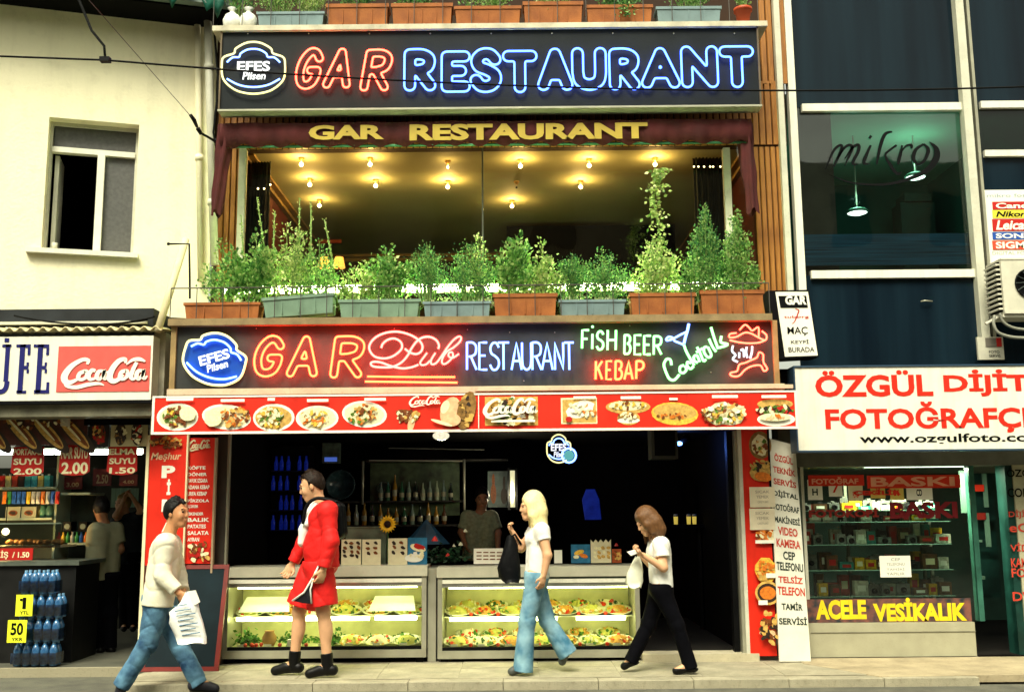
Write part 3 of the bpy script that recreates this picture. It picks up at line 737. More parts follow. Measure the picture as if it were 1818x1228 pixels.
# vertical planks: a shared mesh per height, each plank an object
def planks(x0, x1, y0, y1, Y, wpx=11.5, mat=wood, name='plank'):
    X0, X1, Z0, Z1 = R(x0, y0, x1, y1, Y); n = max(1, round((x1-x0)/wpx)); wd = (X1-X0)/n
    mb = MB(); t = .02
    mb.add([(-wd/2+.003, 0, Z0), (-wd/2+.010, -t, Z0), (wd/2-.010, -t, Z0), (wd/2-.003, 0, Z0), (-wd/2+.003, 0, Z1), (-wd/2+.010, -t, Z1), (wd/2-.010, -t, Z1), (wd/2-.003, 0, Z1)],
           [(0, 1, 5, 4), (1, 2, 6, 5), (2, 3, 7, 6), (0, 3, 2, 1), (4, 5, 6, 7)])
    me = mesh(name, mb, mat)
    for i in range(n):
        o = lnk(name, me, rb); o.location = (X0+wd*(i+.5)-rb.location.x, Y-rb.location.y-random.uniform(0, .006), 0)
    return X0, X1, Z0, Z1
dwood = M('plank_backing', (.05, .022, .008), .8)
a = planks(388, 1392, 150, 262, YW, 11.6)
b = planks(1343, 1394, 262, 570, YW, 10.5); c = planks(386, 428, 262, 570, YW, 11.6)
d_ = planks(1347, 1394, -40, 150, YW, 10.5)
m = MB().box(a[0]-.06, a[1]+.02, YW, YW+.12, a[2], a[3]+1.2).box(b[0]+.01, b[1]+.03, YW, YW+.12, b[2], a[2]-.001).box(c[0]-.05, c[1]-.01, YW, YW+.12, c[2], a[2]-.001)
P('wall', m, dwood, rb)
wz1_ = a[2]; wx0, wx1 = c[1]-.01, b[0]+.01
# window posts and the floor line
for px, wpx in ((426, 12), (1296, 12)):
    a1 = R(px-wpx/2, 262, px+wpx/2, 560, YW-.03); P('window_post', MB().box(a1[0], a1[1], YW-.03, YW+.05, a1[2], a1[3]), offw, rb)
xj = hit(857, 400, YW).x
zf = hit(860, 566, YW).z
P('glazing_joint', MB().box(xj-.008, xj+.008, YW+.005, YW+.03, zf, wz1_), M('joint_grey', (.10, .10, .09), .4), rb)
P('window_pane', MB().box(wx0, xj-.009, YW+.012, YW+.022, zf, wz1_), glass, rb)
P('window_pane', MB().box(xj+.009, wx1, YW+.012, YW+.022, zf, wz1_), glass, rb)
# dining room behind the glass
ZC = wz1_+.02; YB = 15.2
ceilm = M('ceiling_paint', (.36, .35, .20), .75, var=.08, scale=1.5)
xc0, xc1 = wx0-.05, wx1+.05
P('ceiling', MB().box(xc0, xc1, YW+.12, YB, ZC, ZC+.05), ceilm, rb)
P('back_wall', MB().box(xc0, xc1, YB, YB+.05, zf-.5, ZC), M('brown_wall', (.06, .022, .01), .8, var=.4, scale=2), rb)
P('side_wall', MB().box(xc0-.05, xc0, YW+.12, YB, zf-.5, ZC), darkred, rb)
P('side_wall', MB().box(xc1, xc1+.05, YW+.12, YB, zf-.5, ZC), darkred, rb)
P('room_floor', MB().box(xc0, xc1, YW+.12, YB, zf-.55, zf-.5), darkint, rb)
corn = M('ochre_cornice', (.30, .20, .06), .6, var=.2)
P('cornice', MB().box(xc0+.001, xc0+.06, YW+.15, YB-.08, ZC-.07, ZC-.002).box(xc0+.06, xc0+.13, YW+.15, YB-.08, ZC-.03, ZC-.002), corn, rb, label='moulded cornice along the left wall')
P('cornice', MB().box(xc1-.06, xc1-.001, YW+.15, YB-.08, ZC-.07, ZC-.002).box(xc1-.13, xc1-.06, YW+.15, YB-.08, ZC-.03, ZC-.002), corn, rb, label='moulded cornice along the right wall')
P('cornice', MB().box(xc0+.14, xc1-.14, YB-.07, YB-.001, ZC-.09, ZC-.002).box(xc0+.14, xc1-.14, YB-.16, YB-.071, ZC-.04, ZC-.002), corn, rb, label='moulded cornice at the back')
# folded dark curtains at both sides and a dark partition
cur = M('dark_curtain', (.020, .028, .020), .8, var=.4, scale=4)
for (xa, xb_) in ((430, 476), (1236, 1290)):
    X0, X1, _, _ = R(xa, 262, xb_, 560, YW+.3); m = MB(); n = 40
    for i in range(n+1):
        x = X0+(X1-X0)*i/n; y = YW+.30+.03*math.sin(i*1.35); m.v += [(x, y, zf-.4), (x, y, ZC-.05)]
    for i in range(n): m.f.append((2*i, 2*i+2, 2*i+3, 2*i+1))
    cc = S('curtain', m, cur, 'dark gathered curtain at the %s end of the dining room window' % ('left' if xa < 600 else 'right'), 'curtain', 'curtains of the dining room', True)
    cm = cc.modifiers.new('s', 'SOLIDIFY'); cm.thickness = .01
X0, X1, Z0, Z1 = R(900, 400, 1200, 520, 13.2)
S('partition', MB().box(X0, X1, 13.2, 13.4, zf-.5, Z1), blackm, 'black partition standing inside the dining room under the ceiling lamps', 'partition')
X0, X1, Z0, Z1 = R(560, 400, 602, 425, 14.0)
S('picture', MB().box(X0, X1, 14.2, 14.23, Z0, Z1), M('rust_picture', (.42, .09, .02), .6, var=.3), 'small rust red picture glowing at the back of the dining room', 'picture')
# ceiling lamps: fitting, bulb and its light
for i, (px, py, e) in enumerate([(535, 292, 1), (657, 292, 1), (795, 297, .12), (924, 295, 1), (1046, 294, 1), (1163, 292, 1), (550, 328, 1), (667, 330, 1), (795, 332, 1.3),
                             (1031, 332, 1), (567, 365, .8), (909, 366, .9), (917, 333, .02)]):
    d = ray(px, py); zl = ZC-.075; t = (zl-EYE)/d.z; x, y = d.x*t, d.y*t
    row = {0: 'front', 1: 'middle', 2: 'back'}[0 if py < 310 else 1 if py < 345 else 2]
    k_ = sum(1 for q in (535, 657, 795, 924, 1046, 1163) if q < px-20) if row == 'front' else (sum(1 for q in (550, 667, 795, 917, 1031) if q < px-20) if row == 'middle' else (0 if px < 700 else 1))
    lab = '%s ceiling lamp from the left in the %s row of the dining room' % (['first', 'second', 'third', 'fourth', 'fifth', 'sixth'][k_], row)
    if e < .5: lab = ('dim ' if e > .05 else 'unlit ')+lab
    o = T('ceiling_lamp', lab, 'lamp', (x, y, zl), 'round ceiling lamps of the dining room')
    P('lamp_base', MB().lathe((x, y, ZC-.04), [(.034, .038), (.034, .026), (.016, .008), (.012, -.004)], 14), M('brass', (.45, .30, .10), .35, metal=.7), o, True)
    P('bulb', MB().ball((x, y, zl), .022 if e > .5 else .012, 10, 8), amber if e > .05 else blackm, o, True)
    if e > .05:
        ld = bpy.data.lights.new('lamp_light', 'POINT'); ld.energy = 7*e; ld.color = (1, .60, .17); ld.shadow_soft_size = .03
        lo = bpy.data.objects.new('lamp_light', ld); COL.objects.link(lo); lo.parent = o; lo.location = (0, -.02, -.02)
# mirrored lights at both ends, built as strings of glowing bulbs
o = T('mirrored_lights', 'mirrored warm lights built as small bulbs at the right end of the dining room', 'mirrored lights', tuple(hit(1230, 296, YW+.2)))
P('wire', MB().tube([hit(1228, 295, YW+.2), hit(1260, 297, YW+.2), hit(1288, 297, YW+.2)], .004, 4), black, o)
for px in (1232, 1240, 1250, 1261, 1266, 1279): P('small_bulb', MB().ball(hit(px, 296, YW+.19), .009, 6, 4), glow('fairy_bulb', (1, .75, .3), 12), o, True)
o = T('mirrored_lights', 'mirrored warm lights built as small bulbs at the left end of the dining room', 'mirrored lights', tuple(hit(400, 330, YW+.2)))
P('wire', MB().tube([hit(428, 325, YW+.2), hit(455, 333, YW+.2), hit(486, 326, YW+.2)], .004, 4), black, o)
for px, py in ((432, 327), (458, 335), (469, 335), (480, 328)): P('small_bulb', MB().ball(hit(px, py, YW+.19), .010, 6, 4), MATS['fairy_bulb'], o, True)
# two warm table lamps low behind the plants
for px, side in ((575, 'left'), (602, 'right')):
    p = hit(px, 466, 11.4); o = T('table_lamp', 'small glowing amber table lamp behind the window plants, %s one of two' % side, 'lamp', (p.x, p.y, p.z-.2), 'table lamps behind the window plants')
    P('lamp_shade', MB().lathe(p, [(.07, -.06), (.045, .06)], 12), glow('amber_shade', (1, .38, .05), 2.2), o, True)
    P('stand', MB().tube([p-Vector((0, 0, .3)), p-Vector((0, 0, .06))], .01, 6), black, o)

# --- balcony slabs
YB1, YB2 = 9.85, 9.45
a = R(378, 43, 1362, 52, YB1); TOPZ = a[3]
P('balcony_ledge', MB().box(a[0], a[1], YB1-.02, YW-.001, a[2], a[3]), M('ledge_pale', (.58, .54, .42), .7, var=.25, wear=.3), rb, label='pale ledge above the upper sign')
m = MB().box(a[0]+.1, a[1]+.1, YW+.14, YW+1.6, a[3]-.1, a[3]).box(a[0]+.1, a[1]+.1, YW+1.6, YW+1.65, a[3], a[3]+2.4); P('balcony_recess', m, darkint, rb)
b = R(300, 562, 1370, 574, YB2); LZ = b[3]
P('balcony_ledge', MB().box(b[0], b[1], YB2-.03, YW-.001, b[2], b[3]), ledgem, rb, label='tan ledge under the flower boxes')
# fluorescent tube behind the flower boxes
a = R(395, 505, 1300, 514, YB2+.34)
o = T('fluorescent_lamp', 'long greenish fluorescent tube glowing behind the flower boxes', 'lamp', (a[0], YB2+.34, a[2]))
zl = (a[2]+a[3])/2
for i in range(6):
    x0 = a[0]+(a[1]-a[0])*i/6+.03; x1 = a[0]+(a[1]-a[0])*(i+1)/6-.03
    P('tube', MB().tube([(x0, YB2+.34, zl), (x1, YB2+.34, zl)], .030, 10), tubeg, o, True)
P('batten', MB().box(a[0], a[1], YB2+.38, YB2+.42, zl-.04, zl+.02), white, o)
# --- planters
def planter(x0, y0, x1, y1, Y, mat, label, tilt=0, group=None, dep=.20):
    X0, X1, Z0, Z1 = R(x0, y0, x1, y1, Y); w_, h_ = X1-X0, Z1-Z0
    o = T('flower_box', label, 'flower box', ((X0+X1)/2, Y, Z0), group)
    t = .07*h_; m = MB(); i = .08*w_*.5
    def ring(wd, dp, z): return [(-wd, 0.03-dp*0, z), (wd, .03, z), (wd, dp, z), (-wd, dp, z)]
    hw = w_/2; p = [(-hw+i, .02, .0), (hw-i, .02, .0), (hw-i, dep-.02, .0), (-hw+i, dep-.02, 0), (-hw+.012, .008, h_*.86), (hw-.012, .008, h_*.86), (hw-.012, dep-.008, h_*.86), (-hw+.012, dep-.008, h_*.86)]
    m.add(p, [(0, 1, 5, 4), (1, 2, 6, 5), (2, 3, 7, 6), (3, 0, 4, 7), (0, 3, 2, 1)])
    ob = lnk('box_body', mesh('box_body', m, mat), o)
    rm = MB().box(-hw, hw, 0, .014, h_*.84, h_).box(-hw, hw, dep-.014, dep, h_*.84, h_).box(-hw, -hw+.014, .0145, dep-.0145, h_*.84, h_).box(hw-.014, hw, .0145, dep-.0145, h_*.84, h_)
    lnk('rim', mesh('rim', rm, mat), o)
    rme = mesh('rib', MB().box(-.004, .004, .0035, .018, h_*.12, h_*.8), mat)
    for k in range(1, 4): lnk('rib', rme, o, (-hw+i+(w_-2*i)*k/4, 0, 0))
    lnk('soil', mesh('soil', MB().box(-hw+.02, hw-.02, .02, dep-.02, h_*.78, h_*.88), soil), o)
    o.rotation_euler = (0, tilt, 0); return o
G2 = 'flower boxes along the balcony over the lower sign'
for x0, y0, x1, y1, mt, tl, lb in [
    (325, 531, 462, 561, terr, 0, 'terracotta flower box at the far left of the lower balcony'),
    (466, 527, 595, 562, gbox, -.07, 'green grey flower box standing tilted, second from the left on the lower balcony'),
    (600, 528, 746, 561, gbox, 0, 'long green grey flower box standing level, third on the lower balcony'),
    (750, 533, 872, 561, bbox, 0, 'blue grey flower box left of the tall terracotta one on the lower balcony'),
    (875, 520, 990, 561, terr, 0, 'terracotta flower box between two blue grey ones on the lower balcony'),
    (992, 531, 1112, 560, bbox, 0, 'blue grey flower box right of centre between two terracotta ones'),
    (1118, 519, 1236, 559, terr, 0, 'terracotta flower box under the climbing vine on the lower balcony'),
    (1243, 514, 1358, 558, terr, 0, 'terracotta flower box at the far right of the lower balcony')]:
    o = planter(x0, y0, x1, y1, YB2+.02, mt, lb, tl, G2); o.location.z = LZ+.001+(0 if not tl else .035)
G1 = 'flower boxes along the top balcony'
for x0, y0, x1, y1, mt, lb in [
    (455, 20, 576, 47, bbox, 'blue grey flower box at the left of the top balcony'),
    (578, 9, 690, 49, terr, 'first terracotta flower box from the left on the top balcony'),
    (694, 10, 804, 50, terr, 'second terracotta flower box from the left on the top balcony'),
    (806, 15, 926, 49, terr, 'low terracotta flower box left of the tallest one on the top balcony'),
    (928, 6, 1036, 47, terr, 'tallest terracotta flower box above the letter A of the upper sign'),
    (1040, 12, 1160, 46, terr, 'terracotta flower box with trailing leaves beside the blue grey one'),
    (1165, 16, 1282, 46, bbox, 'blue grey flower box at the right of the top balcony')]:
    o = planter(x0, y0, x1, y1, YB1+.02, mt, lb, 0, G1); o.location.z = TOPZ+.001
p = hit(1320, 44, YB1+.1); m = MB().lathe((p.x, p.y, TOPZ+.001), [(.055, 0), (.078, .15), (.092, .152), (.094, .185), (.08, .187), (.07, .16)], 18)
S('flower_pot', m, M('red_pot', (.48, .09, .03), .45, var=.1), 'round red plastic flower pot at the right end of the top balcony', 'flower pot', smooth=True)
for k, (px, lb) in enumerate([(412, 'white knotted bag at the far left of the top balcony'), (441, 'white knotted bag next to the blue grey flower box')]):
    p = hit(px, 44, YB1+.1); m = MB().lathe((p.x, p.y, TOPZ), [(.05, 0), (.085, .03), (.095, .10), (.07, .16), (.03, .19), (.025, .21), (.05, .24)], 14)
    S('white_bag', m, M('white_plastic', (.80, .80, .74), .4, bump=.6, bscale=25), lb, 'bag', 'white bags on the top balcony', True)
# railings: thin wires
def railing(x0, x1, yt, yb, Y, n, label, pxs=()):
    a = hit(x0, (yt+yb)/2, Y); b = hit(x1, (yt+yb)/2, Y); zt_ = hit((x0+x1)/2, yt, Y).z; zb_ = hit((x0+x1)/2, yb, Y).z
    o = T('railing', label, 'railing', (a.x, Y, zb_)); m = MB()
    P('top_rail', MB().tube([(a.x, Y, zt_), (b.x, Y, zt_)], .006, 6), ropem, o)
    me = mesh('baluster', MB().tube([(0, 0, 0), (0, 0, zt_-zb_)], .0045, 5), ropem)
    for i in range(n): lnk('baluster', me, o, ((b.x-a.x)*i/(n-1), 0, 0))
    return o
railing(303, 1366, 507, 562, YB2-.015, 24, 'thin wire railing in front of the lower flower boxes')
railing(380, 1345, -30, 44, YB1-.01, 20, 'thin wire railing in front of the top flower boxes')

# ================================================================= glass office building on the right
YO = 10.5
ob_ = T('office_building', 'dark glass office front with pale aluminium bars on the right', 'building', (3.9, YO, 0))
a = R(1400, -60, 1818, 660, YO); XO0 = hit(1404, 300, YO).x; XO1 = hit(1818, 300, YO).x+1.6
m1 = hit(1727, 300, YO).x
zz = [hit(1560, y, YO).z for y in (-60, 190, 488, 700)]
def bar(x0, y0, x1, y1, d=.07, mat=white, name='bar'):
    q = R(x0, y0, x1, y1, YO-d); return P(name, MB().box(q[0], q[1], YO-d, YO+.03, q[2], q[3]), mat, ob_)
# spandrels
P('panel', MB().box(XO0, m1, YO, YO+.03, zz[1], zz[0]+1), navy, ob_, label='tall dark blue glass panel at the top')
P('panel', MB().box(XO0, m1, YO, YO+.03, zz[3], zz[2]), navy, ob_, label='dark blue panel under the lettered window')
P('panel', MB().box(m1, XO1, YO, YO+.03, zz[3], hit(1780, 300, YO).z), navy, ob_, label='dark panel behind the air conditioner')
P('panel', MB().box(m1, XO1, YO, YO+.03, hit(1780, 274, YO).z, hit(1780, 190, YO).z), M('green_black_glass', (.008, .016, .012), .1, var=.4), ob_)
P('panel', MB().box(m1, XO1, YO, YO+.03, hit(1780, 190, YO).z, zz[0]+1), navy, ob_)
P('panel', MB().box(m1, XO1, YO, YO+.03, hit(1780, 300, YO).z, hit(1780, 274, YO).z), navy, ob_)
vb = lambda px, w_, d, mt, lb: P('upright_bar', MB().box(hit(px, 300, YO-d).x-w_/2, hit(px, 300, YO-d).x+w_/2, YO-d, YO+.02, 3.0, zz[0]+1), mt, ob_, label=lb)
vb(1414, .075, .08, white, 'broad pale bar beside the timber front'); vb(1393, .06, .14, offw, 'grey square pipe at the building joint')
vb(1727, .085, .10, offw, 'pale bar between the two bays'); vb(1742, .03, .06, steelp, 'thin grey bar behind the broad one')
xa, xb_ = hit(1422, 190, YO).x, hit(1718, 190, YO).x; xc_ = hit(1738, 190, YO).x
for (y0, y1, x0, x1, d) in ((183, 196, xa, xb_, .05), (479, 493, xa, xb_, .05), (181, 193, xc_, XO1, .05), (268, 279, xc_, XO1, .05), (477, 492, xc_, XO1, .04)):
    z0, z1 = hit(1560, y1, YO-d).z, hit(1560, y0, YO-d).z; P('cross_bar', MB().box(x0, x1, YO-d, YO+.02, z0, z1), white, ob_)
P('window_pane', MB().box(xa-.05, xb_+.03, YO+.005, YO+.012, zz[2], zz[1]), glassg, ob_)
# office room
gw = M('green_office_wall', (.015, .09, .065), .7, var=.3, scale=1.5); gc = M('office_ceiling', (.14, .32, .22), .8, var=.1, scale=1)
zr0, zr1 = zz[2]-.1, zz[1]+.12; yr = 13.6
P('office_ceiling', MB().box(XO0-.05, m1+.8, YO+.05, yr, zr1, zr1+.05), gc, ob_)
P('office_wall', MB().box(XO0-.05, m1+.8, yr, yr+.05, zr0-.3, zr1), gw, ob_)
P('office_wall', MB().box(m1+.8, m1+.85, YO+.05, yr, zr0-.3, zr1), gw, ob_); P('office_wall', MB().box(XO0-.1, XO0-.05, YO+.05, yr, zr0-.3, zr1), gw, ob_)
P('office_floor', MB().box(XO0-.05, m1+.8, YO+.05, yr, zr0-.35, zr0-.3), darkint, ob_)
c_ = R(1424, 197, 1482, 480, YO+.25); P('pillar', MB().box(c_[0], c_[1], YO+.25, YO+.6, c_[2]-.2, zr1-.01), M('office_pillar', (.075, .08, .07), .7, var=.2), ob_)
q = R(1420, 415, 1728, 470, YO+.06); P('blind', MB().box(q[0], q[1], YO+.06, YO+.08, q[2], q[3]), M('blind_reflection', (.02, .13, .24), .4, var=.5, scale=14, stretch=(.1, 1, 4)), ob_)  # sky reflection put into the blind as a blue colour
for px, py, lb in ((1625, 313, 'upper right round lamp glowing green white behind the lettered office window'), (1522, 376, 'lower left round lamp glowing green white behind the lettered office window')):
    p = hit(px, py, 11.7); o = T('pendant_lamp', lb, 'lamp', tuple(p), 'round office lamps')
    P('lamp_shade', MB().lathe(p, [(.12, -.015), (.125, 0), (.09, .03), (.03, .05)], 18), M('shade_green', (.1, .3, .2), .5), o, True)
    P('diffuser', MB().lathe(p, [(.005, -.035), (.07, -.03), (.112, -.014)], 18), glow('office_glow', (.72, 1, .85), 5), o, True)
    P('stem', MB().tube([p+Vector((0, 0, .05)), (p.x, p.y, zr1)], .008, 6), steelp, o)
    ld = bpy.data.lights.new('lamp_light', 'POINT'); ld.energy = 4; ld.color = (.45, 1, .75); ld.shadow_soft_size = .08
    lo = bpy.data.objects.new('lamp_light', ld); COL.objects.link(lo); lo.parent = o; lo.location = (0, 0, .16)
X0, X1, Z0, Z1 = R(1600, 345, 1660, 420, 12.6)
S('shelf_unit', MB().box(X0, X1, 12.6, 12.9, Z0-.5, Z1-.1).box(X0+.04, X1-.05, 12.55, 12.85, Z1-.1, Z1), M('shelf_green', (.008, .035, .025), .6, var=.4), 'dim green cabinet standing inside the office right of the lamps', 'cabinet')
# lettering on the office window
o = T('window_lettering', 'black sweeping word painted on the office window', 'lettering', tuple(hit(1570, 330, YO)))
def ink(pts, ws, Y):
    m = MB(); q = [hit(x, y, Y) for x, y in pts]; sc = 10.5/FPX
    ribbon(m, [(p.x, p.z) for p in q], [w_*sc for w_ in ws], lambda a_, b_: (a_, Y, b_)); return m
YT = YO-.004
for L_ in ([[(1466, 300), (1480, 268), (1492, 258), (1494, 266), (1480, 296)], [1, 2.4, 2.6, 3, 2]], [[(1486, 282), (1500, 262), (1510, 258), (1512, 266), (1500, 294)], [1, 2.4, 2.8, 3, 1]],
           [[(1500, 282), (1514, 262), (1524, 258), (1524, 268), (1514, 290), (1524, 292)], [1, 2.4, 3, 3, 2.6, .6]], [[(1546, 258), (1538, 276), (1534, 290), (1544, 291)], [2, 3, 3, .6]],
           [[(1543, 246), (1547, 241)], [2.4, 2.4]], [[(1584, 234), (1572, 238), (1564, 256), (1556, 292)], [1.5, 3, 3.2, 2]], [[(1592, 258), (1578, 268), (1572, 276), (1580, 292), (1592, 308), (1602, 306)], [2, 2, 2, 3, 3, .8]],
           [[(1602, 258), (1598, 276), (1594, 292)], [1.5, 3, 2.6]], [[(1599, 272), (1608, 260), (1618, 258), (1618, 264)], [.8, 2, 2.6, 2]],
           [[(1640, 256), (1626, 266), (1622, 282), (1630, 292), (1642, 284), (1648, 266), (1640, 256)], [2, 3, 3.4, 2, 2.6, 3.4, 2]],
           [[(1650, 252), (1663, 266), (1660, 286), (1640, 306), (1600, 322), (1560, 328), (1510, 324), (1472, 310)], [.8, 5, 6, 4.5, 3, 2.4, 1.6, .4]]):
    P('brush_stroke', ink(L_[0], L_[1], YT), blackp, o)
# brand sheet
X0, X1, Z0, Z1 = R(1746, 337, 1850, 452, YO-.02)
o = T('brand_sheet', 'white sheet with five coloured camera brand strips beside the air conditioner', 'poster', ((X0+X1)/2, YO-.02, Z0))
P('sheet', MB().box(X0, X1, YO-.02, YO-.002, Z0-.12, Z1), whitep, o)
for (t_, y0, y1, bm, tm_) in (('Canon', 358, 372, redd, whitep), ('Nikon', 373, 387, M('yellow_strip', (.8, .7, .08), .5), blackp), ('Leica', 389, 410, redd, whitep), ('SONY', 412, 425, M('blue_strip', (.02, .10, .40), .5), whitep), ('SIGMA', 427, 443, M('rust_strip', (.62, .10, .05), .5), whitep)):
    q = R(1762, y0, 1850, y1, YO-.023); st_ = P('brand_strip', MB().box(q[0], q[1], YO-.026, YO-.021, q[2], q[3]), bm, o)
    x1 = {'Canon': 1840, 'Nikon': 1822, 'Leica': 1818, 'SONY': 1834, 'SIGMA': 1838}[t_]
    P('lettering', letter(MB(), t_, 1768, y0+2, x1, y1-2, YO-.028, .03, .25 if t_ in ('Nikon', 'Leica') else 0), tm_, st_)
P('lettering', letter(MB(), 'mikro foto', 1752, 344, 1830, 350, YO-.022, 0), M('grey_print', (.3, .4, .42), .5), o)
P('lettering', letter(MB(), 'DIGITAL FOTO', 1762, 446, 1835, 452, YO-.022, 0), M('grey_print2', (.3, .36, .34), .5), o)
# air conditioner
YA = 9.95
X0, X1, Z0, Z1 = R(1780, 458, 1900, 556, YA); acw = M('ac_casing', (.62, .60, .50), .5, wear=.15)
o = T('air_conditioner', 'cream outdoor air conditioner unit on a bracket at the right edge', 'air conditioner', ((X0+X1)/2, YA, Z0))
P('casing', bevel and MB().box(X0, X1, YA, YA+.32, Z0, Z1), acw, o)
c_ = Vector((hit(1828, 500, YA).x, YA-.004, (Z0+Z1)/2+.02)); AX = (Vector((1, 0, 0)), Vector((0, 0, 1)), Vector((0, -1, 0)))
P('fan_grille', MB().lathe(c_, [(.15, 0), (.15, .012), (.135, .012), (.135, .002), (.005, .002)], 24, ax=AX), black, o, True)
for k in range(12): q = 2*math.pi*k/12; P('grille_spoke', MB().tube([c_+Vector((.02*math.cos(q), -.012, .02*math.sin(q))), c_+Vector((.145*math.cos(q+.5), -.012, .145*math.sin(q+.5)))], .003, 4), M('grille_grey', (.1, .12, .11), .5), o)
for k in range(10):
    z = Z0+(Z1-Z0)*(.1+.8*k/9); P('side_vent', MB().box(X0-.045, X0-.002, YA+.02, YA+.28, z-.012, z+.006), acw if k % 1 == 0 else black, o)
P('vent_backing', MB().box(X0-.018, X0-.001, YA+.03, YA+.27, Z0+.03, Z1-.03), black, o)
b0 = hit(1750, 575, YA+.1); b1 = hit(1784, 556, YA+.1)
P('bracket', MB().tube([b0, b1, b1+Vector((.9, 0, 0))], .014, 6), acw, o); P('lower_tray', MB().box(X0-.01, X1, YA+.02, YA+.3, Z0-.03, Z0-.003), acw, o)
P('casing_edge', MB().box(X0, X1, YA-.006, YA-.001, Z0, Z0+.02).box(X0, X1, YA-.006, YA-.001, Z1-.015, Z1), acw, o)
for k, (pts, r) in enumerate([([(1766, 560), (1764, 575), (1772, 590), (1795, 598), (1825, 600)], .016), ([(1775, 556), (1782, 572), (1800, 582), (1828, 586)], .015)]):
    q = [hit(x, y, YA+.05) for x, y in pts]; S('hose', MB().tube([tuple(z) for z in cat([tuple(v) for v in q], 5)], r, 8), M('grey_hose', (.30, .30, .25), .6), ['outer grey hose looping under the air conditioner', 'inner grey hose looping under the air conditioner'][k], 'hose', 'hoses of the air conditioner', True)
X0, X1, Z0, Z1 = R(1736, 598, 1782, 638, YO-.14)
o = T('junction_box', 'small cream box with a red and white label below the air conditioner', 'box', ((X0+X1)/2, YO-.14, Z0))
P('box_body', MB().box(X0, X1, YO-.14, YO-.11, Z0, Z1), acw, o); P('label_sheet', MB().box(X0+.08, X1-.02, YO-.146, YO-.141, Z1-.10, Z1-.01), M('label_grey', (.22, .20, .17), .5), o)
P('label_sheet', MB().box(X0+.19, X1-.02, YO-.149, YO-.1465, Z1-.10, Z1-.01), redd, o, label='dark red half of the label')
P('lettering', letter(MB(), 'FOTO\nSERVIS', 1756, 622, 1776, 634, YO-.142, .01), blackp, o)
p = hit(1645, 535, YO-.03); o = MB().tube([(p.x-.06, YO-.03, p.z), (p.x-.02, YO-.05, p.z+.004), (p.x+.06, YO-.03, p.z)], .008, 6)
S('vent_handle', o, steelp, 'small bright handle on the dark panel under the lettered window', 'handle', smooth=True)
# ================================================================= neon helpers
def neon(ch, x0, y0, x1, y1, Y, mat, parent, r=.011, outline=None, slant=0.0, rot=0.0, name='neon_letter'):
    """one neon letter fitted to a pixel rectangle; outline = stroke radius for the doubled contour"""
    wd, st = GL[ch]; X0, X1, Z0, Z1 = R(x0, y0, x1, y1, Y); H_, W_ = Z1-Z0, X1-X0
    if outline:
        q = outline; ratio = W_/H_; hh = 1.0; sx = max(.05, ratio-2*q-slant)/max(wd, .05); sy = 1-2*q
        ss = [[(q+x*sx+slant*(y*sy+q), q+y*sy) for x, y in s_] for s_ in st]; lp = contour(ss, q, .018); closed = True
    else:
        sx = (W_/H_-slant)/wd if wd > .05 else 1
        lp = [[(x*sx+slant*y, y) for x, y in s_] for s_ in st]; closed = False
    m = MB()
    for l in lp:
        c_, s_ = math.cos(rot), math.sin(rot)
        pts = [(X0+H_*(x*c_-z*s_), Y, Z0+H_*(x*s_+z*c_)) for x, z in l]
        if not closed:   # soften corners by resampling
            out = []
            for a, b in zip(pts[:-1], pts[1:]): out += [a, tuple(a[i]*.5+b[i]*.5 for i in range(3))] if (Vector(a)-Vector(b)).length > .06 else [a]
            pts = out+[pts[-1]]
        m.tube(pts, r, 7, closed=closed)
    return P(name, m, mat, parent, True)
def ntube(pts, Y, mat, parent, r=.010, closed=False, n=6, name='neon_tube', label=None):
    q = [(*hit(x, y, Y),) for x, y in cat(pts, n, closed)]; return P(name, MB().tube(q, r, 7, closed=closed), mat, parent, True, label)
def sheet_px(poly, Y, mat, parent, name, label=None, th=.004):
    q = [hit(x, y, Y) for x, y in cat(poly, 5, True)]; n = len(q); m = MB()
    m.add([tuple(v) for v in q]+[(v.x, v.y+th, v.z) for v in q], [tuple(range(n)), tuple(range(n, 2*n))[::-1]]+[(i, (i+1) % n, n+(i+1) % n, n+i) for i in range(n)])
    return P(name, m, mat, parent, label=label)
BADGE = [(-1, .18), (-.93, .42), (-.62, .56), (-.56, .74), (-.28, .94), (0, 1), (.28, .94), (.56, .74), (.62, .56), (.93, .42), (1, .18), (.96, -.42), (.62, -.82), (.2, -.98), (-.2, -.98), (-.62, -.82), (-.96, -.42)]
INTOP = [(-.84, .22), (-.66, .40), (-.46, .42), (-.40, .56), (-.2, .70), (0, .73), (.2, .70), (.40, .56), (.46, .42), (.66, .40), (.84, .22)]
INBOT = [(-.84, -.42), (-.45, -.66), (0, -.74), (.45, -.66), (.84, -.42)]
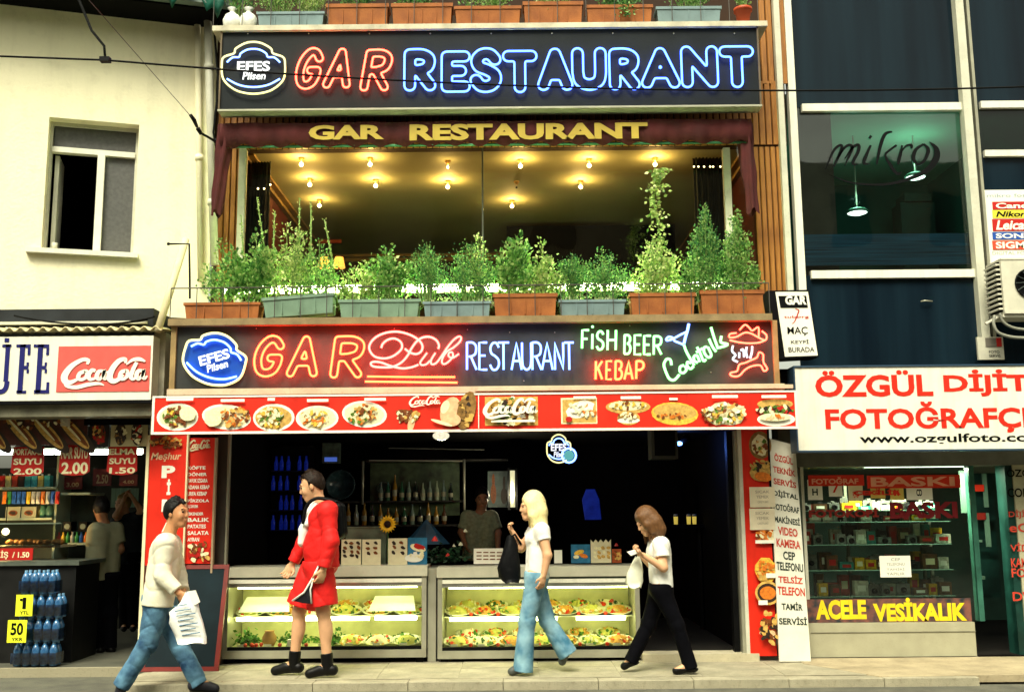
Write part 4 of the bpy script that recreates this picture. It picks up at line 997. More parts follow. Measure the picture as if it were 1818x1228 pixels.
def badge(cx_, cy_, rx, ry, rot, Y, parent, fill, r=.011):
    c_, s_ = math.cos(rot), math.sin(rot)
    f = lambda L_: [(cx_+(x*rx*c_+y*ry*s_), cy_-(y*ry*c_-x*rx*s_)) for x, y in L_]
    if fill: sheet_px(f([(x*.97, y*.97) for x, y in BADGE]), Y+.035, fill, parent, 'badge_plate')
    ntube(f(BADGE), Y, nyel, parent, r, True, name='badge_outline'); ntube(f(INTOP), Y, nice, parent, r*.9, name='inner_tube'); ntube(f(INBOT), Y, nice, parent, r*.9, name='inner_tube')
    # word in slab letters, then the smaller word below
    p = hit(cx_, cy_, Y-.004); sc = hit(cx_+1, cy_, Y).x-p.x
    ux = Vector((c_, 0, s_))*sc; uz = Vector((-s_, 0, c_))*sc
    P('lettering', letter(MB(), 'EFES', -.64*rx, -.16*ry, .64*rx, .34*ry, Y, .028, 0, frame=(p, ux, uz)), glow('badge_white', (.9, .96, 1), 1.25), parent)
    P('lettering', letter(MB(), 'Pilsen', -.42*rx, -.58*ry, .48*rx, -.20*ry, Y, .02, .15, frame=(p, ux, uz)), MATS['badge_white'], parent)
# ================================================================= upper neon sign
YS1 = 9.87
X0, X1, Z0, Z1 = R(392, 50, 1347, 191, YS1)
s1 = T('neon_sign', 'long black upper neon sign with red and blue outline letters and a beer badge', 'neon sign', ((X0+X1)/2, YS1, Z0))
P('sign_panel', MB().box(X0, X1, YS1, YS1+.16, Z0, Z1), signbk, s1)
P('frame_edge', MB().box(X0-.012, X1+.012, YS1-.02, YS1+.16, Z1+.001, Z1+.022), M('frame_brown', (.16, .12, .07), .5, var=.3), s1)
P('frame_edge', MB().box(X0-.012, X1+.012, YS1-.02, YS1+.16, Z0-.02, Z0-.001), steelp, s1)
for x in (X0, X1): P('frame_edge', MB().box(x-.008, x+.008, YS1-.02, YS1-.001, Z0, Z1), MATS['frame_brown'], s1)
YN = YS1-.045
badge(450, 121, 56, 46, 0, YN, s1, None, .010)
for ch, x0, x1, y0, y1 in (('G', 521, 578, 86, 158), ('A', 573, 632, 87, 156), ('R', 639, 700, 89, 161)): neon(ch, x0, y0, x1, y1, YN, nred, s1, .0095, .085, .16)
for ch, x0, x1, y0, y1 in (('R', 718, 773, 88, 161), ('E', 784, 834, 92, 163), ('S', 835, 890, 86, 163), ('T', 893, 953, 91, 164), ('A', 955, 1016, 87, 160),
                           ('U', 1016, 1076, 86, 160), ('R', 1082, 1135, 87, 159), ('A', 1139, 1206, 86, 156), ('N', 1210, 1274, 83, 155), ('T', 1278, 1338, 83, 155)):
    neon(ch, x0, y0, x1, y1, YN, nblue, s1, .0100, .125)
for i in range(10):   # tube supports
    p = hit(735+i*62, 125, YN)
for k in range(9):
    p = hit(440+k*108, 60, YS1-.004); P('rivet', MB().ball(p, .008, 6, 4), steelp, s1)
# ================================================================= lower neon sign
YS2 = 9.50
X0, X1, Z0, Z1 = R(304, 574, 1381, 686, YS2)
s2 = T('neon_sign', 'long black lower neon sign over the food banner with many coloured words', 'neon sign', ((X0+X1)/2, YS2, Z0))
P('sign_panel', MB().box(X0+.05, X1-.05, YS2, YS2+.25, Z0, Z1-.001), M('sign_backing_worn', (.085, .082, .076), .6, col2=(.050, .055, .053), scale=4, bump=.1, wear=.2, spec=.12), s2)
fm = M('tan_frame', (.34, .24, .11), .6, var=.25, wear=.25)
P('frame_edge', MB().box(X0, X0+.049, YS2-.03, YS2+.25, Z0, Z1-.001), fm, s2); P('frame_edge', MB().box(X1-.049, X1, YS2-.03, YS2+.25, Z0, Z1-.001), fm, s2)
P('frame_edge', MB().box(X0, X1, YS2-.03, YS2+.25, Z0-.022, Z0-.001), fm, s2)
YN = YS2-.075
badge(381, 637, 55, 46, .27, YN, s2, M('badge_blue', (.015, .10, .42), .4, var=.1), .011)
for ch, x0, x1, y0, y1 in (('G', 448, 508, 596, 668), ('A', 509, 571, 597, 668), ('R', 586, 650, 597, 670)): neon(ch, x0, y0, x1, y1, YN, norange, s2, .0095, .085, .12)
# flowing word with two lines under it
Q = lambda L_: [(640+x*.11, 575+y*.11) for x, y in L_]
ntube(Q([(335, 385), (360, 320), (440, 255), (550, 235), (650, 290), (670, 380), (610, 460), (500, 530), (370, 555), (230, 525), (150, 430), (150, 330), (240, 220), (400, 145), (600, 125), (800, 175), (940, 260), (1000, 350), (980, 440), (900, 485), (800, 460), (715, 400)]), YN, nrose, s2, .010)
ntube(Q([(1255, 400), (1265, 340), (1220, 260), (1120, 210), (1000, 220), (900, 290), (820, 400), (760, 510), (660, 620), (520, 690), (370, 700), (210, 685), (165, 640), (210, 610), (330, 620), (500, 680), (680, 715), (830, 695), (935, 655)]), YN-.012, nrose, s2, .010)
ntube(Q([(1075, 465), (1010, 550), (965, 620), (985, 660), (1060, 650), (1120, 590)]), YN-.004, nrose, s2, .009)
ntube(Q([(1210, 465), (1150, 560), (1135, 625), (1165, 650), (1230, 620), (1320, 500), (1400, 380), (1500, 260), (1580, 205), (1625, 220), (1600, 290), (1500, 380), (1400, 440), (1330, 540), (1315, 620), (1360, 645), (1440, 590), (1490, 520), (1480, 460), (1430, 465), (1425, 520), (1490, 545), (1590, 480)]), YN-.006, nrose, s2, .009)
ntube([(652, 668), (730, 669), (808, 669)], YN, norange, s2, .009); ntube([(648, 677), (730, 678), (812, 679)], YN, norange, s2, .009)
for ch, x0, x1 in zip('RESTAURANT', (829, 851, 870, 884, 908, 927, 945, 962, 985, 1002), (846, 865, 886, 904, 926, 943, 961, 981, 1000, 1019)):
    neon(ch, x0, 608, x1, 656, YN, nice, s2, .010)
for ch, x0, x1, y0, y1, m_ in (('F', 1033, 1046, 586, 618, 0), ('I', 1051, 1052, 590, 619, 0), ('S', 1059, 1072, 588, 620, 0), ('H', 1078, 1094, 586, 621, 0),
                             ('B', 1108, 1120, 595, 628, 0), ('E', 1126, 1139, 595, 629, 0), ('E', 1143, 1156, 596, 629, 0), ('R', 1160, 1175, 597, 629, 0),
                             ('K', 1057, 1070, 641, 673, 1), ('E', 1076, 1087, 641, 673, 1), ('B', 1092, 1105, 641, 673, 1), ('A', 1108, 1124, 641, 673, 1), ('P', 1129, 1143, 641, 672, 1)):
    neon(ch, x0, y0, x1, y1, YN, [ngreen, norange][m_], s2, .011, slant=.04)
P('neon_dot', MB().ball(hit(1052, 580, YN), .013), ngreen, s2, True)
Q = lambda L_: [(1160+x*.121, 565+y*.121) for x, y in L_]
# cocktail glass
ntube(Q([(520, 80), (500, 180), (470, 280), (450, 370)]), YN, nice, s2, .013); ntube(Q([(485, 200), (400, 240), (310, 290), (270, 310), (200, 325), (190, 300), (230, 270), (290, 290), (310, 330), (380, 360), (440, 385)]), YN-.004, nice, s2, .010, n=4)
# slanting script word
ntube(Q([(450, 390), (480, 480), (540, 590), (600, 690)]), YN, ngreen, s2, .012)
for pts in ([(265, 685), (250, 610), (195, 600), (155, 680), (190, 800), (240, 890), (310, 900), (380, 825)], [(450, 690), (395, 710), (390, 780), (440, 800), (485, 750), (460, 695)], [(550, 660), (500, 640), (500, 700), (545, 740), (590, 700)],
            [(590, 560), (640, 545), (680, 640)], [(590, 560), (600, 620), (650, 650)], [(640, 420), (690, 520), (735, 625), (770, 600)], [(630, 500), (720, 440)], [(790, 420), (745, 430), (745, 500), (800, 570), (850, 540), (800, 420)], [(815, 300), (870, 420), (920, 490)], [(845, 130), (890, 280), (950, 450)],
            [(1000, 260), (990, 350), (1090, 380), (1040, 410), (960, 430)]):
    ntube(Q(pts), YN, ngreen, s2, .012, n=4)
# hat, small word, bone
ntube(Q([(1220, 215), (1125, 230), (1120, 280), (1220, 270), (1340, 210), (1440, 225), (1540, 280), (1640, 320), (1660, 250), (1590, 185)]), YN, nred, s2, .008, n=4)
ntube(Q([(1265, 170), (1340, 95), (1400, 130), (1450, 180), (1540, 130), (1545, 270)]), YN-.003, nred, s2, .008, n=4); ntube(Q([(1120, 320), (1250, 350), (1400, 365), (1550, 355), (1640, 320)]), YN-.003, nred, s2, .008, n=4)
for pts in ([(1170, 400), (1155, 480), (1205, 540), (1165, 600), (1240, 640)], [(1260, 500), (1260, 580)], [(1280, 470), (1320, 460), (1330, 570)], [(1370, 420), (1360, 500), (1380, 580)], [(1450, 410), (1445, 500), (1420, 590)]):
    ntube(Q(pts), YN-.003, nwhite, s2, .010, n=4)
ntube(Q([(1130, 800), (1160, 790), (1230, 770), (1260, 680), (1350, 650), (1440, 610), (1520, 570), (1550, 500), (1610, 530), (1615, 640), (1670, 740), (1620, 770), (1570, 690), (1450, 700), (1350, 750), (1260, 840), (1180, 850), (1130, 830), (1130, 800)]), YN, nred, s2, .008, n=4)
for k, (x, y) in enumerate([(455, 583), (700, 583), (830, 585), (905, 590), (985, 590), (1118, 578), (1262, 661), (930, 676), (560, 690), (1372, 622)]):
    P('rivet', MB().ball(hit(x, y, YS2-.002), .006, 6, 4), steelp, s2)
# ledge strip between sign and banner
X0, X1, Z0, Z1 = R(278, 686, 1402, 697, 9.42)
S('awning_casing', MB().box(X0+.1, X1-.05, 9.40, 9.75, Z0, Z1).box(X0+2.9, X1+.02, 9.37, 9.395, Z0+.01, Z1-.012), M('casing_cream', (.60, .52, .38), .55, wear=.35, var=.12, scale=5), 'cream roller casing between the lower neon sign and the food banner', 'awning casing')
# ================================================================= food banner
YF_ = 9.32
X0, X1, Z0, Z1 = R(270, 698, 1416, 766, YF_)
fb = T('food_banner', 'long red banner with printed plates of food above the counter', 'banner', ((X0+X1)/2, YF_, Z0))
P('banner_sheet', MB().box(X0, X1, YF_, YF_+.03, Z0, Z1), red, fb)
e = .022; P('border', MB().box(X0, X1, YF_-.006, YF_-.001, Z0, Z0+e).box(X0, X1, YF_-.006, YF_-.001, Z1-e*.7, Z1).box(X0, X0+e, YF_-.006, YF_-.001, Z0+e+.001, Z1-e*.7-.001).box(X1-e, X1, YF_-.006, YF_-.001, Z0+e+.001, Z1-e*.7-.001), whitep, fb)
FOODC = {'brown': M('print_brown', (.22, .07, .015), .5, var=.4, scale=40), 'yel': M('print_yellow', (.75, .50, .08), .5, var=.3, scale=40), 'green': M('print_green', (.12, .22, .03), .5, var=.5, scale=40),
         'rice': M('print_rice', (.82, .76, .50), .5, var=.15, scale=60), 'or': M('print_orange', (.68, .22, .03), .5, var=.3, scale=40), 'white': whitep, 'dark': M('print_dark', (.05, .03, .02), .5), 'red': redd,
         'skin': M('print_peach', (.80, .50, .30), .5, var=.2, scale=20), 'hair': M('print_hair', (.30, .17, .05), .5, var=.4, scale=30), 'gold': M('print_gold', (.62, .40, .12), .5, var=.3, scale=30)}
class Print:
    """flat print: overlapping ellipses, each a hair nearer than the last, one mesh per colour"""
    def __init__(s, Y, parent, seed=1): s.Y = Y; s.m = {}; s.n = 0; s.parent = parent; s.r = random.Random(seed)
    def e(s, cx_, cy_, rx, ry, c, rot=0, n=18, jit=0):
        s.n += 1; Y = s.Y-.0004*s.n; p = hit(cx_, cy_, Y); k = Y/FPX
        s.m.setdefault(c, MB()).disc(p.x, Y, p.z, rx*k, ry*k*1.02, n, -rot, jit, s.r)
    def bits(s, cx_, cy_, rx, ry, cs, n, sz=3, rot=0):
        for i in range(n):
            a = s.r.random()*6.28; q = math.sqrt(s.r.random()); x, y = rx*q*math.cos(a), ry*q*math.sin(a)
            s.e(cx_+x*math.cos(rot)+y*math.sin(rot), cy_-x*math.sin(rot)+y*math.cos(rot), sz*s.r.uniform(.5, 1.4), sz*s.r.uniform(.4, .9), s.r.choice(cs), s.r.random()*3, 9, .25)
    def bar(s, x0, y0, x1, y1, c):
        s.n += 1; Y = s.Y-.0004*s.n; a = R(x0, y0, x1, y1, Y); s.m.setdefault(c, MB()).quad((a[0], Y, a[2]), (a[1], Y, a[2]), (a[1], Y, a[3]), (a[0], Y, a[3]))
    def done(s, name='printed_picture'):
        for c, m in s.m.items(): P(name, m, FOODC[c], s.parent, kind='stuff')
for i, (cx_, cy_, rx, ry, rot, cs, t0, t1, base) in enumerate([
    (315, 740, 37, 24, 0, ['brown', 'brown', 'yel', 'green'], 295, 343, 'rice'), (402, 740, 44, 22, .12, ['or', 'brown', 'gold'], 392, 434, 'rice'), (486, 741, 37, 24, 0, ['rice', 'rice', 'green', 'yel'], 475, 488, 'gold'),
    (563, 742, 38, 22, 0, ['rice', 'or', 'yel', 'rice'], 545, 583, 'rice'), (647, 735, 40, 23, .1, ['green', 'or', 'rice', 'brown', 'gold'], 647, 685, 'rice')]):
    pr = Print(YF_-.002, fb, i); pr.e(cx_, cy_, rx, ry, 'white', rot, 26); pr.e(cx_, cy_, rx-5, ry-4, base, rot, 22, .05)
    pr.bits(cx_+(12 if i == 1 else -4), cy_, rx-14, ry-7, cs, 60, 4.2, rot)
    if i < 2: pr.e(cx_+(18 if i == 0 else -24), cy_-(6 if i == 0 else -4), 15, 13, 'rice', 0, 16, .05)
    pr.bar(t0, 706+i % 2*2, t1, 711+i % 2*2, 'white'); pr.done()
pr = Print(YF_-.002, fb, 20)   # face of someone drinking, plain stand-in of the printed picture
pr.e(722, 735, 20, 8, 'brown', .2); pr.e(730, 752, 6, 14, 'skin', .2); pr.bits(722, 738, 22, 8, ['gold', 'brown', 'rice'], 30, 5)
pr.e(800, 730, 18, 26, 'skin', .3); pr.e(828, 728, 16, 34, 'hair', .25); pr.e(790, 722, 7, 12, 'rice', .4); pr.bits(826, 730, 12, 26, ['hair', 'gold', 'gold', 'dark'], 30, 5); pr.e(803, 745, 15, 11, 'skin', 0); pr.e(784, 750, 20, 3, 'rice', .3); pr.done()
pr = Print(YF_-.002, fb, 21); pr.bar(861, 704, 955, 755, 'gold'); pr.bits(908, 730, 42, 22, ['green', 'dark', 'rice', 'brown', 'gold', 'white'], 80, 6); pr.bar(872, 745, 950, 749, 'white'); pr.bar(849, 701, 850.5, 760, 'white'); pr.done()
P('script_word', cola(MB(), 726, 702, 782, 722, YF_-.02, 1.0), whitep, fb); P('script_word', cola(MB(), 858, 706, 954, 742, YF_-.045, 1.25), whitep, fb)
pr = Print(YF_-.002, fb, 22); pr.bar(996, 706, 1060, 752, 'rice'); pr.bar(999, 709, 1058, 750, 'gold'); pr.e(1030, 726, 26, 14, 'white', -.35, 18, .06); pr.bits(1034, 728, 24, 10, ['white', 'rice', 'or', 'rice'], 40, 4, -.35); pr.e(1010, 744, 6, 5, 'red'); pr.bar(1018, 703, 1058, 707, 'white'); pr.done()
pr = Print(YF_-.002, fb, 23); pr.e(1115, 722, 40, 12, 'gold'); pr.e(1115, 720, 34, 8, 'rice', 0, 20, .05); pr.e(1116, 742, 20, 12, 'gold'); pr.e(1116, 746, 20, 5, 'white'); pr.bits(1115, 720, 30, 6, ['yel', 'rice', 'brown'], 30, 3.5); pr.bits(1115, 738, 18, 6, ['brown', 'rice'], 16, 3.5); pr.bar(1102, 703, 1138, 708, 'white'); pr.done()
pr = Print(YF_-.002, fb, 24); pr.e(1198, 734, 42, 20, 'yel', .06); pr.e(1198, 731, 38, 14, 'gold', .06, 20, .04); pr.bits(1194, 738, 26, 4, ['brown', 'or'], 20, 3); pr.bar(1188, 706, 1203, 710, 'white'); pr.done()
pr = Print(YF_-.002, fb, 25); pr.e(1285, 735, 38, 20, 'rice', 0, 16, .15); pr.bits(1285, 733, 38, 18, ['yel', 'green', 'rice', 'gold', 'brown', 'white'], 90, 4.2); pr.bar(1264, 701, 1310, 706, 'white'); pr.done()
pr = Print(YF_-.002, fb, 26); pr.e(1378, 744, 34, 12, 'white'); pr.e(1376, 717, 32, 9, 'gold'); pr.bits(1376, 728, 32, 7, ['green', 'green', 'red', 'rice', 'dark'], 50, 4.5); pr.e(1376, 740, 28, 7, 'rice'); pr.bits(1376, 741, 20, 4, ['or', 'skin'], 12, 3.5); pr.bar(1352, 701, 1396, 706, 'white'); pr.done()
# ================================================================= maroon awning with yellow letters
YV = 9.98
zt_ = hit(860, 215, YV).z; zb_ = hit(860, 250, YV).z; xa, xb_ = hit(390, 240, YV).x, hit(1335, 240, YV).x
aw = T('cloth_awning', 'maroon cloth awning with yellow capital letters over the big restaurant window', 'awning', ((xa+xb_)/2, YV, zb_))
m = MB(); n = 150
for i in range(n+1):
    x = xa+(xb_-xa)*i/n; ed = .5-.5*math.cos(2*math.pi*i/n*21.5); sc = -.045*abs(ed)-.012
    wv = .006*math.sin(i*.55)+.004*math.sin(i*1.7); sg = .012*math.sin(i*.21)
    m.v += [(x, 10.43, zt_+.06), (x, YV+.10+wv, zt_+.03+sg*.4), (x, YV+wv, zt_+sg*.3), (x, YV-.004+wv*1.5, (zt_+zb_)/2), (x, YV+wv*2, zb_+sc)]
for i in range(n):
    for j in range(4): a = i*5+j; m.f.append((a, a+1, a+6, a+5))
cl = P('cloth', m, maroon, aw, True); sm_ = cl.modifiers.new('s', 'SOLIDIFY'); sm_.thickness = .006
P('rod', MB().tube([(xa+.08, YV+.03, zb_-.03), (xb_-.03, YV+.03, zb_-.03)], .014, 8), greenrod, aw, True)
Ya = YV-.03
P('lettering', letter(MB(), 'GAR', 548, 222, 682, 248, Ya, .045), yellowp, aw); P('lettering', letter(MB(), 'RESTAURANT', 727, 219, 1150, 248, Ya, .045), yellowp, aw)
def drape(x0, y0, x1, y1, label, seed):
    """gathered cloth tail hanging at an end of the awning"""
    r = random.Random(seed); X0, X1, Z0, Z1 = R(x0, y0, x1, y1, YV+.04); m = MB(); n_, k_ = 24, 16
    for j in range(k_+1):
        t = j/k_; z = Z1+(Z0-Z1)*t
        cxx = (X0+X1)/2+(.10*(t-.35)*(1 if x0 > 800 else -1))*(.6 if t < .35 else 1)*.6; hw = (X1-X0)/2*(1-.35*t)*(1-.35*math.sin(t*7+seed)**2*.5)
        for i in range(n_):
            q = 2*math.pi*i/n_; rr = 1+.22*math.sin(q*5+t*4)
            m.v.append((cxx+hw*math.cos(q)*rr, YV+.08+.07*math.sin(q)*rr, z+(.03*math.sin(q*3) if j == k_ else 0)))
    for j in range(k_):
        for i in range(n_): m.f.append((j*n_+i, (j+1)*n_+i, (j+1)*n_+(i+1) % n_, j*n_+(i+1) % n_))
    P('hanging_end', m, maroon, aw, True)
drape(378, 222, 408, 378, '', 1); drape(1312, 214, 1343, 375, '', 2.4)

# ================================================================= kiosk signboard, left
YK2 = 9.62
X0, X1, Z0, Z1 = R(-70, 597, 270, 711, YK2)
kb_ = T('shop_sign', 'white kiosk signboard with tall navy letters and a faded red soft drink panel', 'shop sign', ((X0+X1)/2, YK2, Z0))
P('sign_face', MB().box(X0-.4, X1, YK2, YK2+.2, Z0, Z1), white, kb_)
P('bottom_rail', MB().box(X0-.4, X1+.02, YK2-.02, YK2+.2, Z0-.03, Z0-.001), black, kb_)
q = R(102, 614, 268, 695, YK2-.004); P('red_panel', MB().box(q[0], q[1]-.01, YK2-.006, YK2-.001, q[2], q[3]), pinkr, kb_)
P('script_word', cola(MB(), 110, 634, 262, 688, YK2-.012, 1.25), whitep, kb_)
def slab(mb, bars, Y):
    for (x0, y0, x1, y1) in bars: a = R(x0, y0, x1, y1, Y); mb.box(a[0], a[1], Y, Y+.003, a[2], a[3])
    return mb
m = slab(MB(), [(7, 611, 16, 686), (3, 611, 20, 617)], YK2-.006); ribbon(m, [(-14, 640), (-14, 680), (-6, 692), (4, 692), (11, 680)], [.4]*5, lambda a_, b_: tuple(hit(a_, b_, YK2-.005)))
m2 = MB(); X, _, Z, _ = R(11, 676, 12, 677, YK2-.006)
uc = [hit(x, y, YK2-.006) for x, y in cat([(-18, 612), (-18, 672), (-12, 690), (0, 695), (9, 690), (13, 676)], 5)]
wds = 10; P('letter', ribbon(slab(MB(), [(8, 611, 16, 677), (4, 611, 20, 616)], YK2-.006), [(p.x, p.z) for p in uc][::1], [.022]*len(uc), lambda a_, b_: (a_, YK2-.0055, b_), 2), bluep, kb_)
P('letter', slab(MB(), [(8, 600, 16, 607)], YK2-.006), bluep, kb_, label='dot of the cut off first letter'); P('letter', slab(MB(), [(-18, 600, -10, 607)], YK2-.006), bluep, kb_)
P('letter', slab(MB(), [(33, 612, 42, 697), (29, 611, 46, 616), (29, 693, 46, 698), (42.2, 611, 54, 617), (49, 617.2, 54, 630), (42.2, 649, 50, 655), (47, 643, 51, 648.8), (47, 655.2, 51, 662)], YK2-.006), bluep, kb_)
P('letter', slab(MB(), [(65, 612, 74, 697), (60, 611, 78, 616), (60, 692, 87, 698), (74.2, 611, 87, 617), (82, 617.2, 87, 630), (74.2, 649, 82, 655), (79, 643, 83, 648.8), (79, 655.2, 83, 662), (82, 678, 87, 691.8)], YK2-.006), bluep, kb_)
X0, X1, Z0, Z1 = R(-60, 714, 268, 741, YK2+.05)
S('shutter_box', MB().box(X0, X1, YK2+.05, YK2+.35, Z0+.01, Z1), M('old_steel', (.24, .23, .17), .5, metal=.3, var=.35, scale=5, wear=.4), 'worn steel shutter box under the white kiosk sign', 'shutter box')
X0, X1, Z0, Z1 = R(270, 590, 291, 770, 9.8)
S('corner_post', MB().box(X0, X1, 9.8, 10.1, Z0, Z1), M('post_grey', (.42, .40, .32), .6, wear=.4, var=.3), 'weathered pale post between the kiosk sign and the lower neon sign', 'post')
# ================================================================= GAR light box
YG = 9.75
p0 = hit(1376, 518, YG+.1)
gb = T('light_box', 'narrow white light box with small lettering hung beside the lower neon sign', 'sign', tuple(hit(1412, 634, YG)))
c_ = hit(1415, 575, YG); X0, X1, Z0, Z1 = R(1385, 518, 1443, 633, YG); lean = -.06
L4 = [(X0-.03, Z1), (X1-.03, Z1+.0), (X1+.03, Z0+.01), (X0+.03, Z0)]
def prism(pts, Y0, Y1): 
    n = len(pts); return MB().add([(x, Y0, z) for x, z in pts]+[(x, Y1, z) for x, z in pts], [tuple(range(n)), tuple(range(n, 2*n))[::-1]]+[(i, (i+1) % n, n+(i+1) % n, n+i) for i in range(n)])
P('box_case', prism([(L4[0][0]-.075, L4[0][1]+.015), (L4[1][0]+.012, L4[1][1]+.02), (L4[2][0]+.012, L4[2][1]-.012), (L4[3][0]-.05, L4[3][1]-.02)], YG+.003, YG+.22), black, gb)
P('face', prism(L4, YG-.004, YG+.001), whitep, gb)
q = prism([(X0-.005, Z1-.04), (X1-.05, Z1-.04), (X1-.04, Z1-.155), (X0+.01, Z1-.155)], YG-.008, YG-.005); P('name_band', q, blackp, gb)
P('lettering', letter(MB(), 'GAR', 1394, 525, 1432, 541, YG-.010, .05), whitep, gb)
for t_, x0, y0, x1, y1, mt in (('tuborg', 1392, 560, 1436, 566, redd), ('MAÇ', 1398, 580, 1434, 596, blackp), ('KEYFİ', 1404, 602, 1436, 610, blackp), ('BURADA', 1400, 616, 1446, 625, blackp)):
    P('lettering', letter(MB(), t_, x0, y0, x1, y1, YG-.006, .012), mt, gb)
m = MB(); pts = [(1412, 548), (1418, 551), (1416, 558), (1411, 570), (1406, 575)]; q = [hit(x, y, YG-.006) for x, y in pts]
ribbon(m, [(p.x, p.z) for p in q], [.004, .006, .006, .005, .002], lambda a_, b_: (a_, YG-.0065, b_)); P('red_squiggle', m, redd, gb)
# ================================================================= photo shop signboard
YP = 9.72
X0, X1, Z0, Z1 = R(1414, 650, 1940, 797, YP); X1 += .6
ps = T('shop_sign', 'wide white photo shop signboard with two lines of red capitals', 'shop sign', ((X0+X1)/2, YP, Z0))
P('sign_face', MB().box(X0, X1, YP, YP+.22, Z0, Z1), white, ps); P('frame_edge', MB().box(X0-.01, X1, YP-.012, YP+.22, Z1+.001, Z1+.016), M('frame_blue', (.05, .09, .14), .4), ps)
P('frame_edge', MB().box(X0-.014, X0-.001, YP-.012, YP+.22, Z0, Z1), MATS['frame_blue'], ps); P('frame_edge', MB().box(X0-.01, X1, YP-.012, YP+.22, Z0-.016, Z0-.001), MATS['frame_blue'], ps)
P('lettering', letter(MB(), 'ÖZGÜL', 1447, 657, 1656, 704, YP-.003, .035), red, ps); P('lettering', letter(MB(), 'DİJİTAL', 1675, 655, 1900, 703, YP-.003, .035), red, ps)
P('lettering', letter(MB(), 'FOTOĞRAFÇILIK', 1465, 712, 1915, 768, YP-.003, .03), red, ps)
P('lettering', letter(MB(), 'www.ozgulfoto.com', 1526, 769, 1856, 789, YP-.003, .02), blackp, ps)

# ================================================================= wires over the street
a = hit(-60, 98, 6.0); b = hit(187, 107, 6.0); c_ = hit(1880, 152, 6.6); 
S('span_wire', MB().tube([a, b]+sag(b, c_, 18, .10)[1:], .0065, 6), wirem, 'thin black wire strung across the whole street front', 'wire', smooth=True)
o = T('wire_hanger', 'bent black rod with a clamp holding up the long street wire', 'wire hanger', tuple(b))
P('rod', MB().tube([hit(120, -60, 6), hit(140, 0, 6), hit(163, 55, 6), hit(185, 82, 6), b], [.008]*5, 6), wirem, o, True)
P('clamp', MB().box(b.x-.03, b.x+.03, 5.98, 6.02, b.z-.012, b.z+.016), black, o)
o = T('stay_wire', 'thin stay wire with an insulator tied to the drainpipe', 'wire', tuple(hit(383, 252, 10.1)))
P('wire', MB().tube([hit(140, -20, 7.4), hit(340, 208, 9.6)], .003, 5), ropem, o)
P('insulator', MB().tube([hit(338, 204, 9.6), hit(345, 214, 9.65), hit(350, 226, 9.7)], [.016, .020, .014], 8), black, o, True)
P('insulator', MB().tube([hit(351, 228, 9.7), hit(357, 238, 9.75)], [.022, .018], 8), black, o, True)
P('arm', MB().tube([hit(356, 236, 9.75), hit(384, 252, 10.1)], .012, 6), black, o, True)
p = hit(384, 251, 10.1); P('fixing', MB().ball(p, .03, 8, 6), black, o, True)
# ================================================================= left kiosk
kz = T('kiosk', 'dark open kiosk interior with juice cards and lit shelves at the left', 'kiosk', (-4.4, 10.1, 0))
XL = hit(-40, 900, 10.2).x-1.2; XR = hit(262, 900, 10.2).x; zc_ = hit(100, 741, 9.9).z
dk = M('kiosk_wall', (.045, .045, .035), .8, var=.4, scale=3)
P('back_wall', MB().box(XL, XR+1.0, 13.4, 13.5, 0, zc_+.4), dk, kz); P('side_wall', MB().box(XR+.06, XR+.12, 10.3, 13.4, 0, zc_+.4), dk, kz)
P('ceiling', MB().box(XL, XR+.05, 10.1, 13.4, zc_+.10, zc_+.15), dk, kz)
# posters under the canopy
def poster(x0, y0, x1, y1, Y, bg, label, seed, fn):
    X0, X1, Z0, Z1 = R(x0, y0, x1, y1, Y); o = T('poster', label, 'poster', ((X0+X1)/2, Y, Z0)); P('sheet', MB().box(X0, X1, Y, Y+.01, Z0, Z1), bg, o)
    pr = Print(Y-.0005, o, seed); fn(pr); pr.done(); return o
def dogs(pr):
    pr.r = random.Random(4)
    for cx_ in (-20, 35, 82, 128):
        pr.e(cx_+8, 772, 46, 13, 'dark', .75); pr.e(cx_+2, 766, 42, 10, 'gold', .8); pr.e(cx_+4, 766, 38, 4.5, 'brown', .8); pr.e(cx_-4, 761, 30, 2, 'rice', .8)
    pr.bits(60, 752, 70, 8, ['brown', 'rice', 'dark'], 24, 4)
poster(-30, 740, 155, 790, 9.98, M('poster_dark', (.10, .03, .02), .5, var=.4, scale=10), 'poster of four printed sausage rolls hanging in the kiosk', 3, dogs)
poster(158, 741, 194, 793, 9.985, M('poster_black', (.02, .012, .012), .5), 'narrow dark poster between the two kiosk food posters', 5, lambda pr: (pr.e(176, 768, 11, 20, 'brown', -.2), pr.bits(176, 768, 10, 18, ['dark', 'gold', 'red'], 26, 4)))
def cans(pr):
    for cx_ in (214, 243):
        pr.e(cx_, 770, 10, 20, 'dark', -.1 if cx_ > 230 else 0); pr.bits(cx_, 770, 8, 17, ['dark', 'red' if cx_ > 230 else 'dark', 'rice', 'hair'], 34, 4)
poster(197, 739, 262, 792, 9.98, M('poster_cream', (.50, .44, .26), .5, var=.1), 'pale poster with two printed drink cans in the kiosk', 6, cans)
S('coil', MB().tube([tuple(hit(116+8*math.cos(q*.8), 736+q*.32, 9.9)+Vector((0, .03*math.sin(q*.8), 0))) for q in range(0, 64)], .005, 5), offw, 'small white coiled cord hanging before the sausage poster', 'cord', smooth=True)
for k, (x0, x1) in enumerate([(-60, 95), (98, 252)]):
    p, q = hit(x0, 802, 10.3), hit(x1, 802, 10.3); o = T('tube_lamp', ['left', 'right'][k]+' white tube lamp behind the red juice cards', 'lamp', tuple(p), 'tube lamps of the kiosk')
    P('tube', MB().tube([p, q], .024, 10), tubew, o, True); P('batten', MB().box(p.x, q.x, 10.34, 10.38, p.z-.02, p.z+.03), offw, o)
